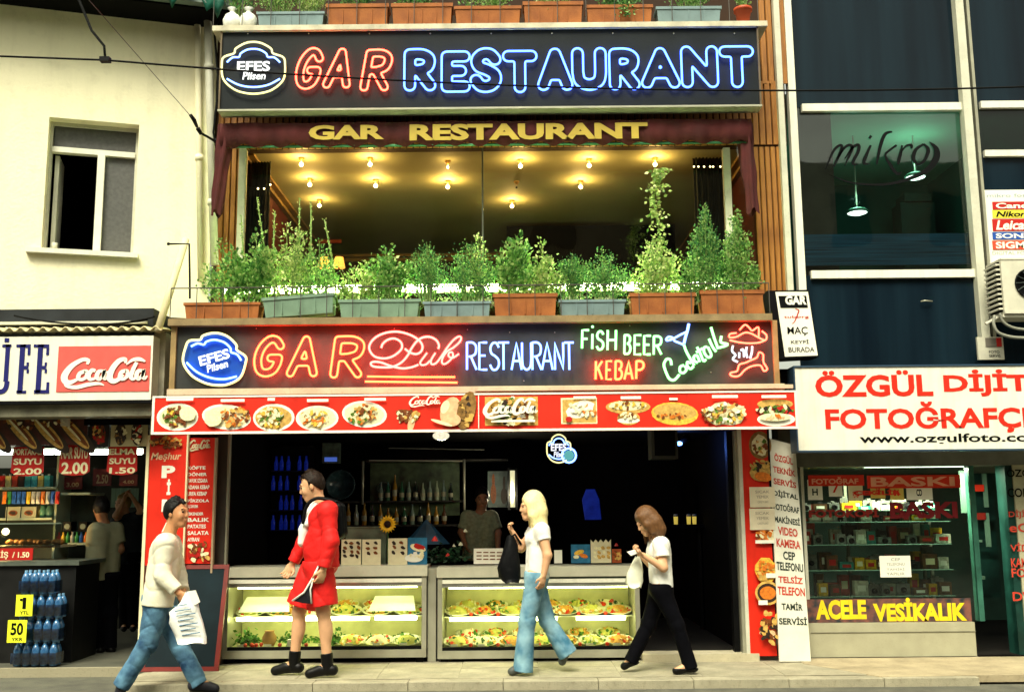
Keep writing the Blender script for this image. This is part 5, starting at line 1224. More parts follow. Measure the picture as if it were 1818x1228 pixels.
CARDS = [(20, 793, 78, 845, 10.05, ['PORTAKAL', 'SUYU', '2.00'], 'red price card for orange juice, leftmost of three large ones'), (105, 790, 160, 844, 10.05, ['NAR SUYU', '2.00'], 'red price card for pomegranate juice, middle of three large ones'),
         (190, 793, 244, 843, 10.05, ['ELMA', 'SUYU', '1.50'], 'red price card for apple juice, rightmost of three large ones')]
for x0, y0, x1, y1, Y, tx_, lb in CARDS:
    X0, X1, Z0, Z1 = R(x0, y0, x1, y1, Y); o = T('price_card', lb, 'price card', ((X0+X1)/2, Y, Z0), 'red juice price cards')
    c_ = .06; P('card', prism([(X0+.01, Z1), (X1-.01, Z1), (X1, Z0+.04), (X1-.05, Z0+.008), ((X0+X1)/2, Z0), (X0+.05, Z0+.008), (X0, Z0+.04)], Y, Y+.006), redd, o)
    h_ = (y1-y0)/len(tx_)
    for i, t_ in enumerate(tx_): P('lettering', letter(MB(), t_, x0+4, y0+3+h_*i, x1-4, y0+h_*(i+1)-3, Y-.003, .03), cream, o)
dr = M('dim_red_card', (.12, .012, .012), .6)  # dimness deeper in the kiosk put into the card colours
for k, (x0, y0, x1, y1, t_, lb) in enumerate([(112, 846, 146, 868, '3.00', 'left of three'), (165, 832, 198, 862, '2.50', 'middle of three'), (212, 842, 244, 862, '4.00', 'right of three')]):
    X0, X1, Z0, Z1 = R(x0, y0, x1, y1, 11.4); o = T('small_price_card', 'small dim dark red card deeper in the kiosk, '+lb, 'price card', ((X0+X1)/2, 11.4, Z0), 'small dim price cards')
    P('card', MB().box(X0, X1, 11.4, 11.41, Z0, Z1), dr, o); P('lettering', letter(MB(), t_, x0+6, y0+10, x1-6, y1-4, 11.397, .03), M('dim_cream', (.3, .22, .12), .6), o)
# glass fronted shelves and what stands on them
gm = M('shelf_edge', (.30, .36, .28), .5)
sh = T('shelf_unit', 'kiosk shelves with thin pale edges behind the serving counter', 'shelves', tuple(hit(20, 1000, 11.2)))
SHZ = []
for (x0, x1, y) in ((-40, 100, 866), (-40, 92, 921), (108, 160, 876), (120, 158, 965)):
    X0, X1, Z0, Z1 = R(x0, y-2, x1, y+2, 11.2); P('shelf', MB().box(X0, X1, 11.2, 11.6, Z0, Z1), gm, sh); SHZ.append(Z1)
X0, X1, Z0, Z1 = R(-40, 830, 166, 1010, 11.62); P('back_board', MB().box(X0, X1, 11.62, 11.65, Z0, Z1), M('shelf_back', (.05, .065, .05), .6, var=.4), sh)
X0, X1, Z0, Z1 = R(100, 800, 104, 1010, 11.3); P('upright', MB().box(X0, X1, 11.25, 11.6, Z0, Z1), gm, sh)
ccs = [(.35, .02, .01), (.5, .45, .2), (.4, .05, .02), (.05, .02, .01), (.03, .25, .28), (.05, .32, .4), (.4, .35, .1), (.05, .3, .32)]
cn_ = ['dark red', 'cream', 'red', 'black', 'teal', 'blue', 'yellow', 'pale teal']
for k, c in enumerate(ccs):
    x = 3+k*11.5; X0, X1, Z0, Z1 = R(x-5, 842, x+5, 864, 11.25); z0 = SHZ[0]; o = T('juice_carton', cn_[k]+' juice carton on the top kiosk shelf', 'carton', ((X0+X1)/2, 11.28, z0), 'juice cartons on the kiosk shelf')
    P('carton_body', MB().box(X0, X1, 11.25, 11.33, z0+.001, z0+.12), M('carton_'+cn_[k], c, .5, var=.3, scale=20), o)
    P('cap', MB().lathe(((X0+X1)/2, 11.29, z0+.121), [(.012, 0), (.012, .018)], 8), whitep, o)
for k, x in enumerate((23, 51)):
    X0, X1, Z0, Z1 = R(x-13, 899, x+13, 920, 11.22); o = T('menu_picture', ['left', 'right'][k]+' pale card with a dark printed plate on the kiosk shelf', 'card', ((X0+X1)/2, 11.22, SHZ[1]), 'pale menu cards of the kiosk')
    P('card', MB().box(X0, X1, 11.22, 11.235, SHZ[1]+.001, Z1), M('card_grey', (.34, .36, .26), .5), o); pr = Print(11.219, o, k); pr.e(x, 910, 8, 5, 'brown', 0, 12, .1); pr.e(x, 910, 5, 3, 'dark', 0, 12, .2); pr.done()
for k, (x, c) in enumerate([(76, (.12, .3, .22)), (88, (.10, .22, .18)), (69, (.4, .3, .1))]):
    p = hit(x, 921, 11.3); S('jar', MB().lathe((p.x, 11.3, SHZ[1]+.001), [(.04, 0), (.042, .09), (.03, .11), (.032, .13)], 10), M('jar%d' % k, c, .3, var=.3), ['green jar on the kiosk shelf nearest the pale cards', 'dark green jar at the end of the kiosk shelf', 'ochre jar beside the green one on the kiosk shelf'][k], 'jar', 'jars in the kiosk', True)
# more goods: hanging snack packets and bottles on the shelves
rk = random.Random(17); sc_ = [('red', (.5, .03, .02)), ('yellow', (.6, .42, .04)), ('blue', (.03, .12, .4)), ('green', (.05, .25, .08)), ('orange', (.6, .2, .03)), ('silver', (.4, .42, .4))]
for k in range(12):
    c = sc_[rk.randrange(6)]; x = 4+k*8.6; q = R(x, 872, x+7, 894, 11.15)
    o = T('snack_packet', c[0]+' snack packet, %s from the left in the row hanging under the top kiosk shelf' % ['first', 'second', 'third', 'fourth', 'fifth', 'sixth', 'seventh', 'eighth', 'ninth', 'tenth', 'eleventh', 'twelfth'][k], 'snack packet', (q[0], 11.15, q[2]), 'snack packets hanging in the kiosk'); m = MB(); w_, h_ = q[1]-q[0], q[3]-q[2]
    m.add([(q[0], 11.15, q[2]), (q[1], 11.15, q[2]), (q[1], 11.15, q[3]), (q[0], 11.15, q[3]), (q[0]+w_*.5, 11.13, q[2]+h_*.5), (q[0]+w_*.5, 11.165, q[2]+h_*.5)], [(0, 1, 4), (1, 2, 4), (2, 3, 4), (3, 0, 4), (1, 0, 5), (2, 1, 5), (3, 2, 5), (0, 3, 5)])
    P('packet', m, M('snack_'+c[0], c[1], .3, var=.3, scale=30), o)
for k in range(7):
    x = 104+k*8; p = hit(x, 962, 11.3); c = sc_[rk.randrange(6)]
    S('small_bottle', MB().lathe((p.x, 11.3, SHZ[3]+.001), [(.02, 0), (.022, .06), (.01, .085), (.011, .11)], 8), M('snack_'+c[0], c[1]), c[0]+' sauce bottle, %s from the left on the lower right kiosk shelf' % ['first', 'second', 'third', 'fourth', 'fifth', 'sixth', 'seventh'][k], 'bottle', 'sauce bottles in the kiosk', True)
# warm lamp and grilled food case
p = hit(10, 943, 10.9); o = T('heat_lamp', 'bare warm bulb glowing over the kiosk food case', 'lamp', tuple(p)); P('bulb', MB().ball(p, .035, 10, 8), amber, o, True); P('cord', MB().tube([p+Vector((0, 0, .03)), p+Vector((0, 0, .35))], .005, 5), black, o)
ld = bpy.data.lights.new('lamp_light', 'POINT'); ld.energy = 13; ld.color = (1, .6, .2); ld.shadow_soft_size = .04; lo = bpy.data.objects.new('lamp_light', ld); COL.objects.link(lo); lo.parent = o; lo.location = (0, -.06, -.02)
X0, X1, Z0, Z1 = R(-40, 930, 108, 972, 10.7); fc = T('food_case', 'glass food case with browned rolls under the warm bulb', 'display case', ((X0+X1)/2, 10.9, Z0))
P('tray', MB().box(X0, X1, 10.75, 11.1, Z0, Z0+.02), steel, fc); P('glass_front', MB().box(X0, X1, 10.7, 10.705, Z0, Z1), glassd, fc); P('top_edge', MB().box(X0, X1, 10.69, 10.72, Z1, Z1+.012), gm, fc)
rr = random.Random(3); brd = M('browned_roll', (.40, .17, .04), .6, var=.4, scale=20)
for k in range(9): x = X0+.25+(X1-X0-.3)*k/8.5; S('bread_roll', MB().ball((x, 10.9+rr.uniform(-.04, .04), Z0+.05), (.045, .04, .03), 10, 6), brd, ['first', 'second', 'third', 'fourth', 'fifth', 'sixth', 'seventh', 'eighth', 'ninth'][k]+' browned roll from the left in the kiosk food case', 'bread roll', 'browned rolls in the food case', True)
X0, X1, Z0, Z1 = R(-60, 973, 58, 994, 10.4); o = T('price_strip', 'dark red price strip on the kiosk counter reading 1.50', 'price strip', ((X0+X1)/2, 10.4, Z0))
P('strip', MB().box(X0, X1, 10.4, 10.41, Z0, Z1), redd, o); P('lettering', letter(MB(), 'İŞ  / 1.50', 1, 976, 52, 992, 10.397, .03), cream, o)
X0, X1, Z0, Z1 = R(-60, 996, 150, 1150, 10.45); o = T('serving_counter', 'dark kiosk counter with a worn steel top edge', 'counter', ((X0+X1)/2, 10.6, 0))
P('counter_front', MB().box(X0, X1-.1, 10.45, 11.05, .0, Z1-.04), M('counter_dark', (.010, .010, .010), .5, var=.4), o); P('counter_top', MB().box(X0, X1-.06, 10.41, 11.1, Z1-.039, Z1), M('worn_steel', (.16, .18, .15), .45, metal=.4, var=.3), o)
# packs of blue water bottles with yellow cards
wb = M('water_pack_blue', (.09, .26, .48), .15, col2=(.02, .09, .22), scale=18, spec=.8, coat=.4); cap_ = M('bottle_cap', (.25, .45, .65), .4)
pbx = [R(23, 1010, 102, 1165, 10.15)]; X0, X1, Z0, Z1 = pbx[0]; bw = .085; bh = (Z1-.02)/4
bme = mesh('bottle', MB().lathe((0, 0, 0), [(.034, 0), (.038, .01), (.038, bh*.3), (.033, bh*.36), (.038, bh*.42), (.038, bh*.66), (.026, bh*.82), (.013, bh*.90)], 10), wb, smooth=True)
cme = mesh('bottle_cap', MB().lathe((0, 0, bh*.901), [(.015, 0), (.015, .02)], 8), cap_)
nm = ['bottom', 'second', 'third', 'top']
for lay in range(4):
    o = T('water_pack', 'shrink wrapped pack of blue water bottles, '+nm[lay]+' in the kiosk stack', 'water pack', (X0+lay*.012, 10.12, .012+lay*bh), 'stacked water packs')
    for i in range(5 if lay < 3 else 4):
        for j in range(2):
            b_ = lnk('bottle', bme, o, (.06+i*bw, .05+j*.085, 0)); lnk('bottle_cap', cme, b_)
    P('wrap', MB().box(X0+lay*.012+.015, X0+lay*.012+5*bw+.015-(bw if lay == 3 else 0), 10.124, 10.30, .012+lay*bh+.02, .012+lay*bh+bh*.55), glassmat('wrap_film%d' % lay, (.5, .68, .85), .12, .15), o)
for (x0, y0, x1, y1, t1, t2, lb) in ((28, 1055, 58, 1093, '1', 'YTL', 'yellow price card with a black 1 on the water packs'), (13, 1100, 47, 1140, '50', 'YKR', 'yellow price card reading 50 on the lower water packs')):
    q = R(x0, y0, x1, y1, 10.05); o = T('yellow_card', lb, 'price card', ((q[0]+q[1])/2, 10.05, q[2]), 'yellow price cards'); P('card', MB().box(q[0], q[1], 10.05, 10.055, q[2], q[3]), lemon, o)
    P('lettering', slab(MB(), [(40, 1060, 46, 1080), (35.5, 1062, 39.8, 1066)], 10.046) if t1 == '1' else letter(MB(), t1, (x0+x1)/2-11, y0+5, (x0+x1)/2+11, y1-13, 10.048, .03), blackp, o); P('lettering', letter(MB(), t2, x0+7, y1-9, x1-7, y1-3, 10.048, .02), blackp, o)
# small machine
for k, x in enumerate((118, 146)):
    X0, X1, Z0, Z1 = R(x-6, 926, x+8, 942, 11.25); o = T('scale_display', ['left', 'right'][k]+' small dark appliance with a round dial on the kiosk counter', 'appliance', ((X0+X1)/2, 11.25, Z0)); P('case', MB().box(X0, X1, 11.25, 11.4, Z0, Z1), black, o); P('dial', MB().disc((X0+X1)/2, 11.247, (Z0+Z1)/2, .03, .03), M('dial_grey', (.2, .24, .2), .4), o)
# narrow strip wall behind
X0, X1, Z0, Z1 = R(197, 866, 246, 900, 12.9); S('far_window', MB().box(X0, X1, 12.9, 12.92, Z0, Z1), M('pale_glimpse', (.28, .40, .30), .6, var=.3, scale=8, stretch=(6, 1, .2)), 'pale greenish window strip at the back of the kiosk behind two people', 'window')

# ================================================================= red menu boards left of the pub entrance
YM = 10.0
X0, X1, Z0, Z1 = R(262, 772, 328, 1003, YM)
mbd = T('menu_board', 'tall red menu board with white vertical letters beside the walking man', 'menu board', ((X0+X1)/2, YM, Z0))
P('board', MB().box(X0, X1, YM, YM+.04, Z0, Z1), red, mbd); P('edge_strip', MB().box(X0-.03, X0-.001, YM-.01, YM+.04, .02, Z1), cream, mbd); P('edge_strip', MB().box(X1+.001, X1+.016, YM-.01, YM+.04, .02, Z1), cream, mbd)
P('lower_board', MB().box(X0, X1, YM+.001, YM+.04, .02, Z0-.001), darkred, mbd)
pr = Print(YM-.001, mbd, 9); pr.bits(295, 786, 28, 9, ['brown', 'or', 'gold', 'brown'], 70, 4.2); pr.done()
P('lettering', letter(MB(), 'Meşhur', 268, 803, 322, 819, YM-.002, .02, .2), M('pale_rose', (.8, .55, .35), .5), mbd)
for t_, y in (('P', 826), ('İ', 856), ('L', 886), ('A', 922), ('V', 955)): P('lettering', letter(MB(), t_, 287 if t_ != 'İ' else 296, y-(6 if t_ == 'İ' else 0), 311 if t_ != 'İ' else 303, y+22, YM-.002, .05), whitep, mbd)
X0, X1, Z0, Z1 = R(330, 777, 378, 1000, YM+.03)
m2_ = T('menu_board', 'tall red menu board listing dishes in small white lines at the pub entrance', 'menu board', ((X0+X1)/2, YM, Z0))
P('board', MB().box(X0, X1, YM+.03, YM+.07, Z0, Z1), red, m2_); P('edge_strip', MB().box(X1+.001, X1+.02, YM+.02, YM+.07, .02, Z1), M('dusty_edge', (.40, .30, .2), .6), m2_)
P('script_word', cola(MB(), 334, 780, 374, 800, YM+.02, 1.3), cream, m2_)
r_ = random.Random(5); words_ = ['KÖFTE', 'DÖNER', 'TAVUK IZGARA', 'ADANA KEBAP', 'URFA KEBAP', 'PİRZOLA', 'SAÇ KAVURMA', 'İSKENDER', 'BALIK', 'PATATES', 'SALATA', 'AYRAN', 'ÇAY', 'LAHMACUN']
for i, t_ in enumerate(words_):
    y = 826+i*11.6; wd_ = 18+r_.random()*22; 
    if y < 975: P('lettering', letter(MB(), t_, 333, y, 333+wd_, y+7, YM+.027, .03), whitep, m2_)
pr = Print(YM+.026, m2_, 11); pr.bits(354, 978, 20, 18, ['brown', 'red', 'gold', 'rice'], 44, 4.5); pr.done()
# chalkboard leaning back
cbm = M('chalkboard', (.016, .030, .038), .7, spec=.1, var=.25, scale=4, wear=.08); rf = M('red_frame', (.20, .022, .014), .5, var=.2)
bl, br = hitz(250, 1192, .0), hitz(386, 1192, .0); Yb = (bl.y+br.y)/2; ztop = hit(370, 1003, Yb+.26).z
x0, x1 = bl.x, br.x; zz_ = Vector((0, .26, ztop)).normalized(); Ln = Vector((0, .26, ztop)).length; nn_ = Vector((0, ztop, -.26)).normalized()
o = T('chalkboard', 'large blank chalkboard in a dark red frame leaning on the menu boards', 'chalkboard', ((x0+x1)/2, Yb, 0))
def cbx(u0, u1, v0, v1, t0, t1): return MB().rbox(Vector(((u0+u1)/2, Yb, 0.005))+zz_*((v0+v1)/2)+nn_*((t0+t1)/2), (Vector((1, 0, 0)), zz_, nn_), ((u1-u0)/2, (v1-v0)/2, (t1-t0)/2))
P('slate', cbx(x0+.04, x1-.04, .04, Ln-.04, 0, .015), cbm, o)
for a_ in ((x0, x1, 0, .039), (x0, x1, Ln-.039, Ln)): P('frame_bar', cbx(*a_, -.005, .03), rf, o)
for a_ in ((x0, x0+.039), (x1-.039, x1)): P('frame_bar', cbx(*a_, .0395, Ln-.0395, -.004, .029), rf, o)

# ================================================================= pub interior
YD = 10.3
Xp0, Xp1 = hit(385, 900, YD).x, hit(1318, 900, YD).x; Zp = hit(850, 766, YD).z+.05
pi_ = T('pub_interior', 'dark pub room behind the food counter', 'room', ((Xp0+Xp1)/2, YD, 0))
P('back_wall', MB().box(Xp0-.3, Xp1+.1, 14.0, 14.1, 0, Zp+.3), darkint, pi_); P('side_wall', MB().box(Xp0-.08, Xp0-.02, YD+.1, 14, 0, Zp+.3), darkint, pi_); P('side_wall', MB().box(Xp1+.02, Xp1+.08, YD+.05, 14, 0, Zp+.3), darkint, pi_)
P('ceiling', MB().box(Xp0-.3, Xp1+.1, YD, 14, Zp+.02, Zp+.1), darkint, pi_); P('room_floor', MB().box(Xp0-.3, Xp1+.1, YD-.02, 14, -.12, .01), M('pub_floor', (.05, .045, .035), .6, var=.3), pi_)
P('front_beam', MB().box(Xp0-1.2, Xp1+1.2, YD-.35, YD+.2, Zp+.02, Zp+.5), blackm, pi_)
X0, X1, Z0, Z1 = R(379, 768, 398, 1170, 10.15); P('door_post', MB().box(X0, X1, 10.15, 10.3, 0, Zp), M('post_dark', (.06, .05, .04), .5), pi_); P('post_edge', MB().box(X1+.001, X1+.02, 10.16, 10.22, 0.5, Zp), steelp, pi_)
X0, X1, Z0, Z1 = R(1308, 764, 1322, 1150, 10.15); P('door_jamb', MB().box(X0+.01, X1+.02, 10.12, 10.3, 0.03, Z1), steelp, pi_); P('door_jamb', MB().box(X0-.05, X0-.0, 10.2, 10.3, 0.03, Z1), black, pi_)
sx0, sx1 = hitz(1135, 1160, .04).x, hitz(1338, 1160, .04).x; P('door_step', MB().box(sx0, sx1, 10.08, 10.34, 0.0005, .075), M('step_stone', (.52, .47, .34), .7, wear=.3), pi_)
# bar shelves: green panel, two rows of bottles
grn = M('mirror_green', (.07, .10, .05), .4, var=.6, scale=9)
X0, X1, Z0, Z1 = R(655, 820, 815, 915, 12.8); bs = T('bar_shelf', 'back bar shelving with a dull green mirror behind rows of bottles', 'shelves', ((X0+X1)/2, 12.8, Z0))
P('mirror', MB().box(X0, X1, 12.9, 12.92, Z0, Z1), grn, bs)
ZS = []
for y in (888, 931): 
    z = hit(740, y, 12.6).z; ZS.append(z); P('shelf_board', MB().box(X0-.45, X1+.05, 12.6, 12.88, z-.02, z), M('shelf_dark', (.03, .028, .022), .5), bs)
P('shelf_board', MB().box(X0-.02, X1+.6, 12.6, 12.88, Z1+.0, Z1+.02), MATS['shelf_dark'], bs)
for px, y0, y1, w_ in ((646, 818, 895, .022), (826, 815, 905, .02)): q = R(px-2, y0, px+2, y1, 12.5); P('chrome_pole', MB().tube([(q[0], 12.5, q[2]), (q[0], 12.5, q[3])], .015, 8), steelp, bs, True)
P('bright_rail', MB().tube([hit(655, 817, 12.5), hit(822, 818, 12.5)], .008, 6), steelp, bs); P('bead_rail', MB().tube([hit(690, 795, 12.5), hit(860, 798, 12.5)], .006, 5), M('dim_rail', (.2, .2, .17), .5), bs)
bcol = [('green', (.03, .12, .06)), ('clear', (.20, .26, .22)), ('brown', (.14, .06, .02)), ('dark', (.02, .03, .025)), ('amber', (.35, .20, .03)), ('pale', (.30, .34, .24))]
def bottle(x, Y, z, h, r, c, lab, grp, capc=None):
    o = T('bottle', lab, 'bottle', (x, Y, z), grp)
    lnk('bottle_glass', mesh('bottle_glass', MB().lathe((0, 0, 0), [(r*.9, 0), (r, .01), (r, h*.55), (r*.45, h*.72), (r*.34, h*.95), (r*.4, h)], 10), M('bottle_'+c[0], c[1], .15, var=.3, spec=.8), smooth=True), o)
    lnk('paper_label', mesh('paper_label', MB().lathe((0, 0, h*.18), [(r*1.03, 0), (r*1.03, h*.24)], 10, cap=False), M('bottle_label', (.34, .32, .22), .6, var=.3, scale=30)), o); return o
od = ['first', 'second', 'third', 'fourth', 'fifth', 'sixth', 'seventh', 'eighth', 'ninth', 'tenth', 'eleventh', 'twelfth', 'thirteenth', 'fourteenth']
rr = random.Random(11)
for i in range(11):
    px = 676+i*12.4; p = hit(px, 880, 12.68); c = bcol[[1, 0, 4, 0, 1, 3, 5, 1, 5, 1, 3][i]]; h = rr.uniform(.20, .25)*(1.25 if i == 2 else 1); bottle(p.x, 12.68, ZS[0]+.001, h, .028, c, '%s bottle, %s from the left on the upper bar shelf' % (c[0], od[i]), 'bottles on the upper bar shelf')
for i in range(14):
    px = 604+i*14.2; p = hit(px, 920, 12.68); c = bcol[rr.randrange(6)]; bottle(p.x, 12.68, ZS[1]+.001, rr.uniform(.20, .27), .03, c, '%s bottle, %s from the left on the lower bar shelf' % (c[0], od[i]), 'bottles on the lower bar shelf')
# bottle rack at left, blue light put into the bottles as a glow
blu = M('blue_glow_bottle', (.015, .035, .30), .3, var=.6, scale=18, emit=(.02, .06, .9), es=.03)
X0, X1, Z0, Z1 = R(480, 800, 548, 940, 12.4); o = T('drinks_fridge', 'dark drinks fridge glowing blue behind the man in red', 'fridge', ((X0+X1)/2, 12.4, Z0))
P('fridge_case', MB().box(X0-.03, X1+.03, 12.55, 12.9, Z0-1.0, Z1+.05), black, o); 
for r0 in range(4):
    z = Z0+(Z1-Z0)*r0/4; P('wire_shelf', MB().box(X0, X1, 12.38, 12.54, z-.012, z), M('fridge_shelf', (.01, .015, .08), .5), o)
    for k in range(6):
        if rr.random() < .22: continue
        bo = T('blue_bottle', 'glowing blue bottle, %s from the left on fridge shelf %s' % (od[k], ['one, the lowest', 'two', 'three', 'four, the highest'][r0]), 'bottle', (X0+.035+k*(X1-X0-.06)/5.2+rr.uniform(-.01, .01), 12.45+rr.uniform(-.03, .04), z+.001), 'glowing blue bottles in the fridge')
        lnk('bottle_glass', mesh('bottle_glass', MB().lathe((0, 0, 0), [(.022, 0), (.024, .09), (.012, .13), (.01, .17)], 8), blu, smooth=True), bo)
# lamps and fixtures in the pub
for px, py, lb in ((1206, 787, 'small blue spot lamp glowing at the pub ceiling'),):
    p = hit(px, py, 11.6); o = T('spot_lamp', lb, 'lamp', tuple(p)); P('lens', MB().ball(p, (.035, .03, .024), 8, 6), glow('blue_spot', (.15, .35, 1), 9), o, True); P('housing', MB().tube([p+Vector((.02, .02, .02)), p+Vector((.12, .1, .07))], [.03, .04], 8), black, o, True)
    ld = bpy.data.lights.new('lamp_light', 'POINT'); ld.energy = 3; ld.color = (.1, .25, 1); ld.shadow_soft_size = .04; lo = bpy.data.objects.new('lamp_light', ld); COL.objects.link(lo); lo.parent = o; lo.location = (-.02, -.1, -.05)
q = R(906, 835, 914, 900, 12.2); o = T('wall_lamp', 'upright tubular lamp glowing pale yellow right of the barman', 'lamp', (q[0], 12.2, q[2])); P('tube', MB().tube([((q[0]+q[1])/2, 12.2, q[2]), ((q[0]+q[1])/2, 12.2, q[3])], .028, 10), glow('lamp_cream', (.85, .8, .45), .9), o, True); ld = bpy.data.lights.new('lamp_light', 'POINT'); ld.energy = 7; ld.color = (1, .92, .62); ld.shadow_soft_size = .05; lo = bpy.data.objects.new('lamp_light', ld); COL.objects.link(lo); lo.parent = o; lo.location = (0, -.12, .15); P('bracket', MB().box(q[0]-.03, q[1]+.03, 12.23, 12.26, q[2]-.03, q[3]+.03), black, o)
X0, X1, Z0, Z1 = R(866, 836, 906, 900, 12.7); o = T('bottle_poster', 'grey blue poster with two dark bottle shapes beside the barman', 'poster', ((X0+X1)/2, 12.7, Z0)); P('sheet', MB().box(X0, X1, 12.7, 12.71, Z0, Z1), M('poster_grey', (.10, .13, .12), .5, var=.3, scale=10), o)
pr = Print(12.698, o, 2); pr.e(876, 876, 5, 17, 'brown'); pr.e(876, 853, 2.5, 12, 'brown'); pr.e(895, 880, 6, 14, 'dark'); pr.e(895, 858, 2.5, 13, 'dark'); pr.done()
p = hit(605, 860, 12.7); AXF = (Vector((1, 0, 0)), Vector((0, 0, 1)), Vector((0, -1, 0)))
S('wall_plate', MB().lathe(p, [(.005, .0), (.10, .006), (.16, .03), (.175, .045), (.18, .03)], 26, ax=AXF), M('plate_blue', (.05, .09, .10), .25, var=.5, scale=12), 'large dark round plate on the back bar wall beside the man in red', 'plate', smooth=True)
p = hit(682, 868, 12.75); S('wall_plate', MB().lathe(p, [(.005, 0), (.06, .006), (.085, .03), (.09, .02)], 20, ax=AXF), M('plate_dull', (.10, .14, .11), .3, var=.4, scale=15), 'small grey green round plate in front of the bar mirror', 'plate', smooth=True)
q = R(572, 786, 603, 822, 12.3); o = T('cash_display', 'small pale boxed display high on the dark bar wall', 'display', (q[0], 12.3, q[2])); P('case', MB().box(q[0], q[1], 12.3, 12.4, q[2], q[3]), M('case_grey', (.10, .13, .10), .5, var=.5, scale=14), o); P('screen', MB().box(q[0]+.03, q[1]-.03, 12.29, 12.299, q[2]+.02, q[2]+.07), glow('screen_blue', (.1, .2, .8), .5), o)
q = R(1160, 760, 1200, 812, 11.2); o = T('hanging_television', 'dark television hanging under the pub ceiling', 'television', (q[0], 11.2, q[2])); P('case', MB().box(q[0]-.02, q[1]+.02, 11.2, 11.5, q[2]-.01, q[3]), M('tv_case', (.10, .10, .08), .5), o); P('screen', MB().box(q[0]+.01, q[1]-.01, 11.19, 11.199, q[2]+.02, q[3]-.02), black, o)
P('hanger', MB().tube([(q[0]+.1, 11.35, q[3]), (q[0]+.1, 11.35, Zp+.02)], .015, 6), black, o)
o = T('glass_globe', 'small glass globe lamp hanging below the food banner', 'lamp', tuple(hit(783, 772, 9.9))); p = hit(783, 773, 9.9); P('globe', MB().ball(p, (.08, .06, .045), 12, 8), M('globe_glass', (.45, .5, .45), .1, var=.5, scale=20, spec=.9, emit=(1, .95, .7), es=.35), o, True)
ld = bpy.data.lights.new('lamp_light', 'POINT'); ld.energy = 5; ld.color = (1, .95, .75); ld.shadow_soft_size = .05; lo = bpy.data.objects.new('lamp_light', ld); COL.objects.link(lo); lo.parent = o; lo.location = (0, .15, -.06); P('stem', MB().tube([p+Vector((0, 0, .04)), p+Vector((0, 0, .16))], .012, 6), black, o)
# small neon badge in the doorway
o = T('neon_badge', 'small round neon beer badge with a blue ring hanging in the dark doorway', 'neon sign', tuple(hit(993, 798, 10.2)))
badge(992, 796, 21, 25, 0, 10.2, o, None, .007); p = hit(1010, 808, 10.15); P('ring', MB().tube([(p.x+.068*math.cos(k*.3927), 10.15, p.z+.068*math.sin(k*.3927)) for k in range(16)], .010, 7, closed=True), nice, o, True)
P('ring_disc', MB().lathe((p.x, 10.155, p.z), [(.003, 0), (.05, .004)], 16, ax=AXF), M('ring_teal', (.1, .3, .26), .4, emit=(.1, .4, .35), es=.4), o); P('suspension', MB().tube([hit(992, 772, 10.2), hit(992, 750, 10.2)], .004, 4), black, o)
# dim blue shirt on a hanger, glasses with yellow drink on the far table
q = R(1034, 868, 1064, 922, 12.4); m = prism([(q[0], q[3]-.12), (q[0]+.05, q[3]), (q[1]-.05, q[3]), (q[1], q[3]-.12), (q[1]+.02, q[2]), (q[0]+.03, q[2])], 12.4, 12.46)
o = S('hanging_shirt', m, M('blue_glow_cloth', (.01, .03, .30), .8, var=.4, scale=10, emit=(.0, .02, .5), es=.05), 'dim blue shirt hanging in the dark behind the blonde woman', 'shirt')  # blue light put into the cloth as a faint glow
tb = T('bar_table', 'dark bar table deep in the pub carrying gold drinks', 'table', tuple(hit(1245, 1000, 12.6))); q = R(1190, 930, 1300, 936, 12.6); TZ = q[3]
P('table_top', MB().box(q[0], q[1], 12.5, 12.9, q[2], q[3]), black, tb); P('leg', MB().tube([((q[0]+q[1])/2, 12.7, 0.01), ((q[0]+q[1])/2, 12.7, q[2])], .04, 8), black, tb)
gd = M('gold_drink', (.55, .42, .06), .2, emit=(.8, .6, .1), es=.25)  # faint glow put into the drink itself
for k, px in enumerate((1200, 1223, 1233, 1272, 1284)):
    p = hit(px, 930, 12.6); o = T('beer_glass', 'golden drink glass, %s from the left on the far pub table' % od[k], 'glass', (p.x, 12.6, TZ), 'golden glasses on the far table')
    P('drink', MB().lathe((p.x, 12.6, TZ+.001), [(.022, 0), (.026, .09)], 8), gd, o, True); P('foam', MB().lathe((p.x, 12.6, TZ+.0915), [(.026, 0), (.027, .03)], 8), M('foam', (.5, .48, .36), .7), o, True)
# ================================================================= refrigerated counters
YC = 10.22
tiles = M('tomato', (.62, .05, .012), .35, var=.2, scale=20); lett = M('lettuce', (.10, .30, .03), .5, col2=(.04, .14, .01), scale=25, bump=.6, bscale=60); plm = M('plate_china', (.74, .74, .58), .3); foy = M('pale_salad', (.66, .62, .20), .6, col2=(.50, .52, .14), scale=40, bump=.5); foo = M('orange_salad', (.66, .36, .08), .6, var=.3, scale=40, bump=.5); fog = M('herb_green', (.04, .13, .03), .6, var=.5, scale=30, bump=.6); fow = M('cream_food', (.80, .76, .56), .6, var=.1, scale=40)
liner = M('liner_enamel', (.62, .61, .36), .45, var=.22, scale=4)
def rnd_heap(mb, x, y, z, rx, ry, hz, r, n=12, m=4):
    ph = r.random()*6; vs = []; o = len(mb.v)
    for i in range(m+1):
        t = i/m
        for k in range(n):
            q = 2*math.pi*k/n; j = 1+.12*math.sin(q*3+ph+i)+.08*(r.random()-.5)
            vs.append((x+rx*(1-t*.98)*math.cos(q)*j, y+ry*(1-t*.98)*math.sin(q)*j, z+hz*math.sin(t*1.57)*(1+.25*(r.random()-.5))))
    fs = [(i*n+k, i*n+(k+1) % n, (i+1)*n+(k+1) % n, (i+1)*n+k) for i in range(m) for k in range(n)]
    return mb.add(vs, fs)
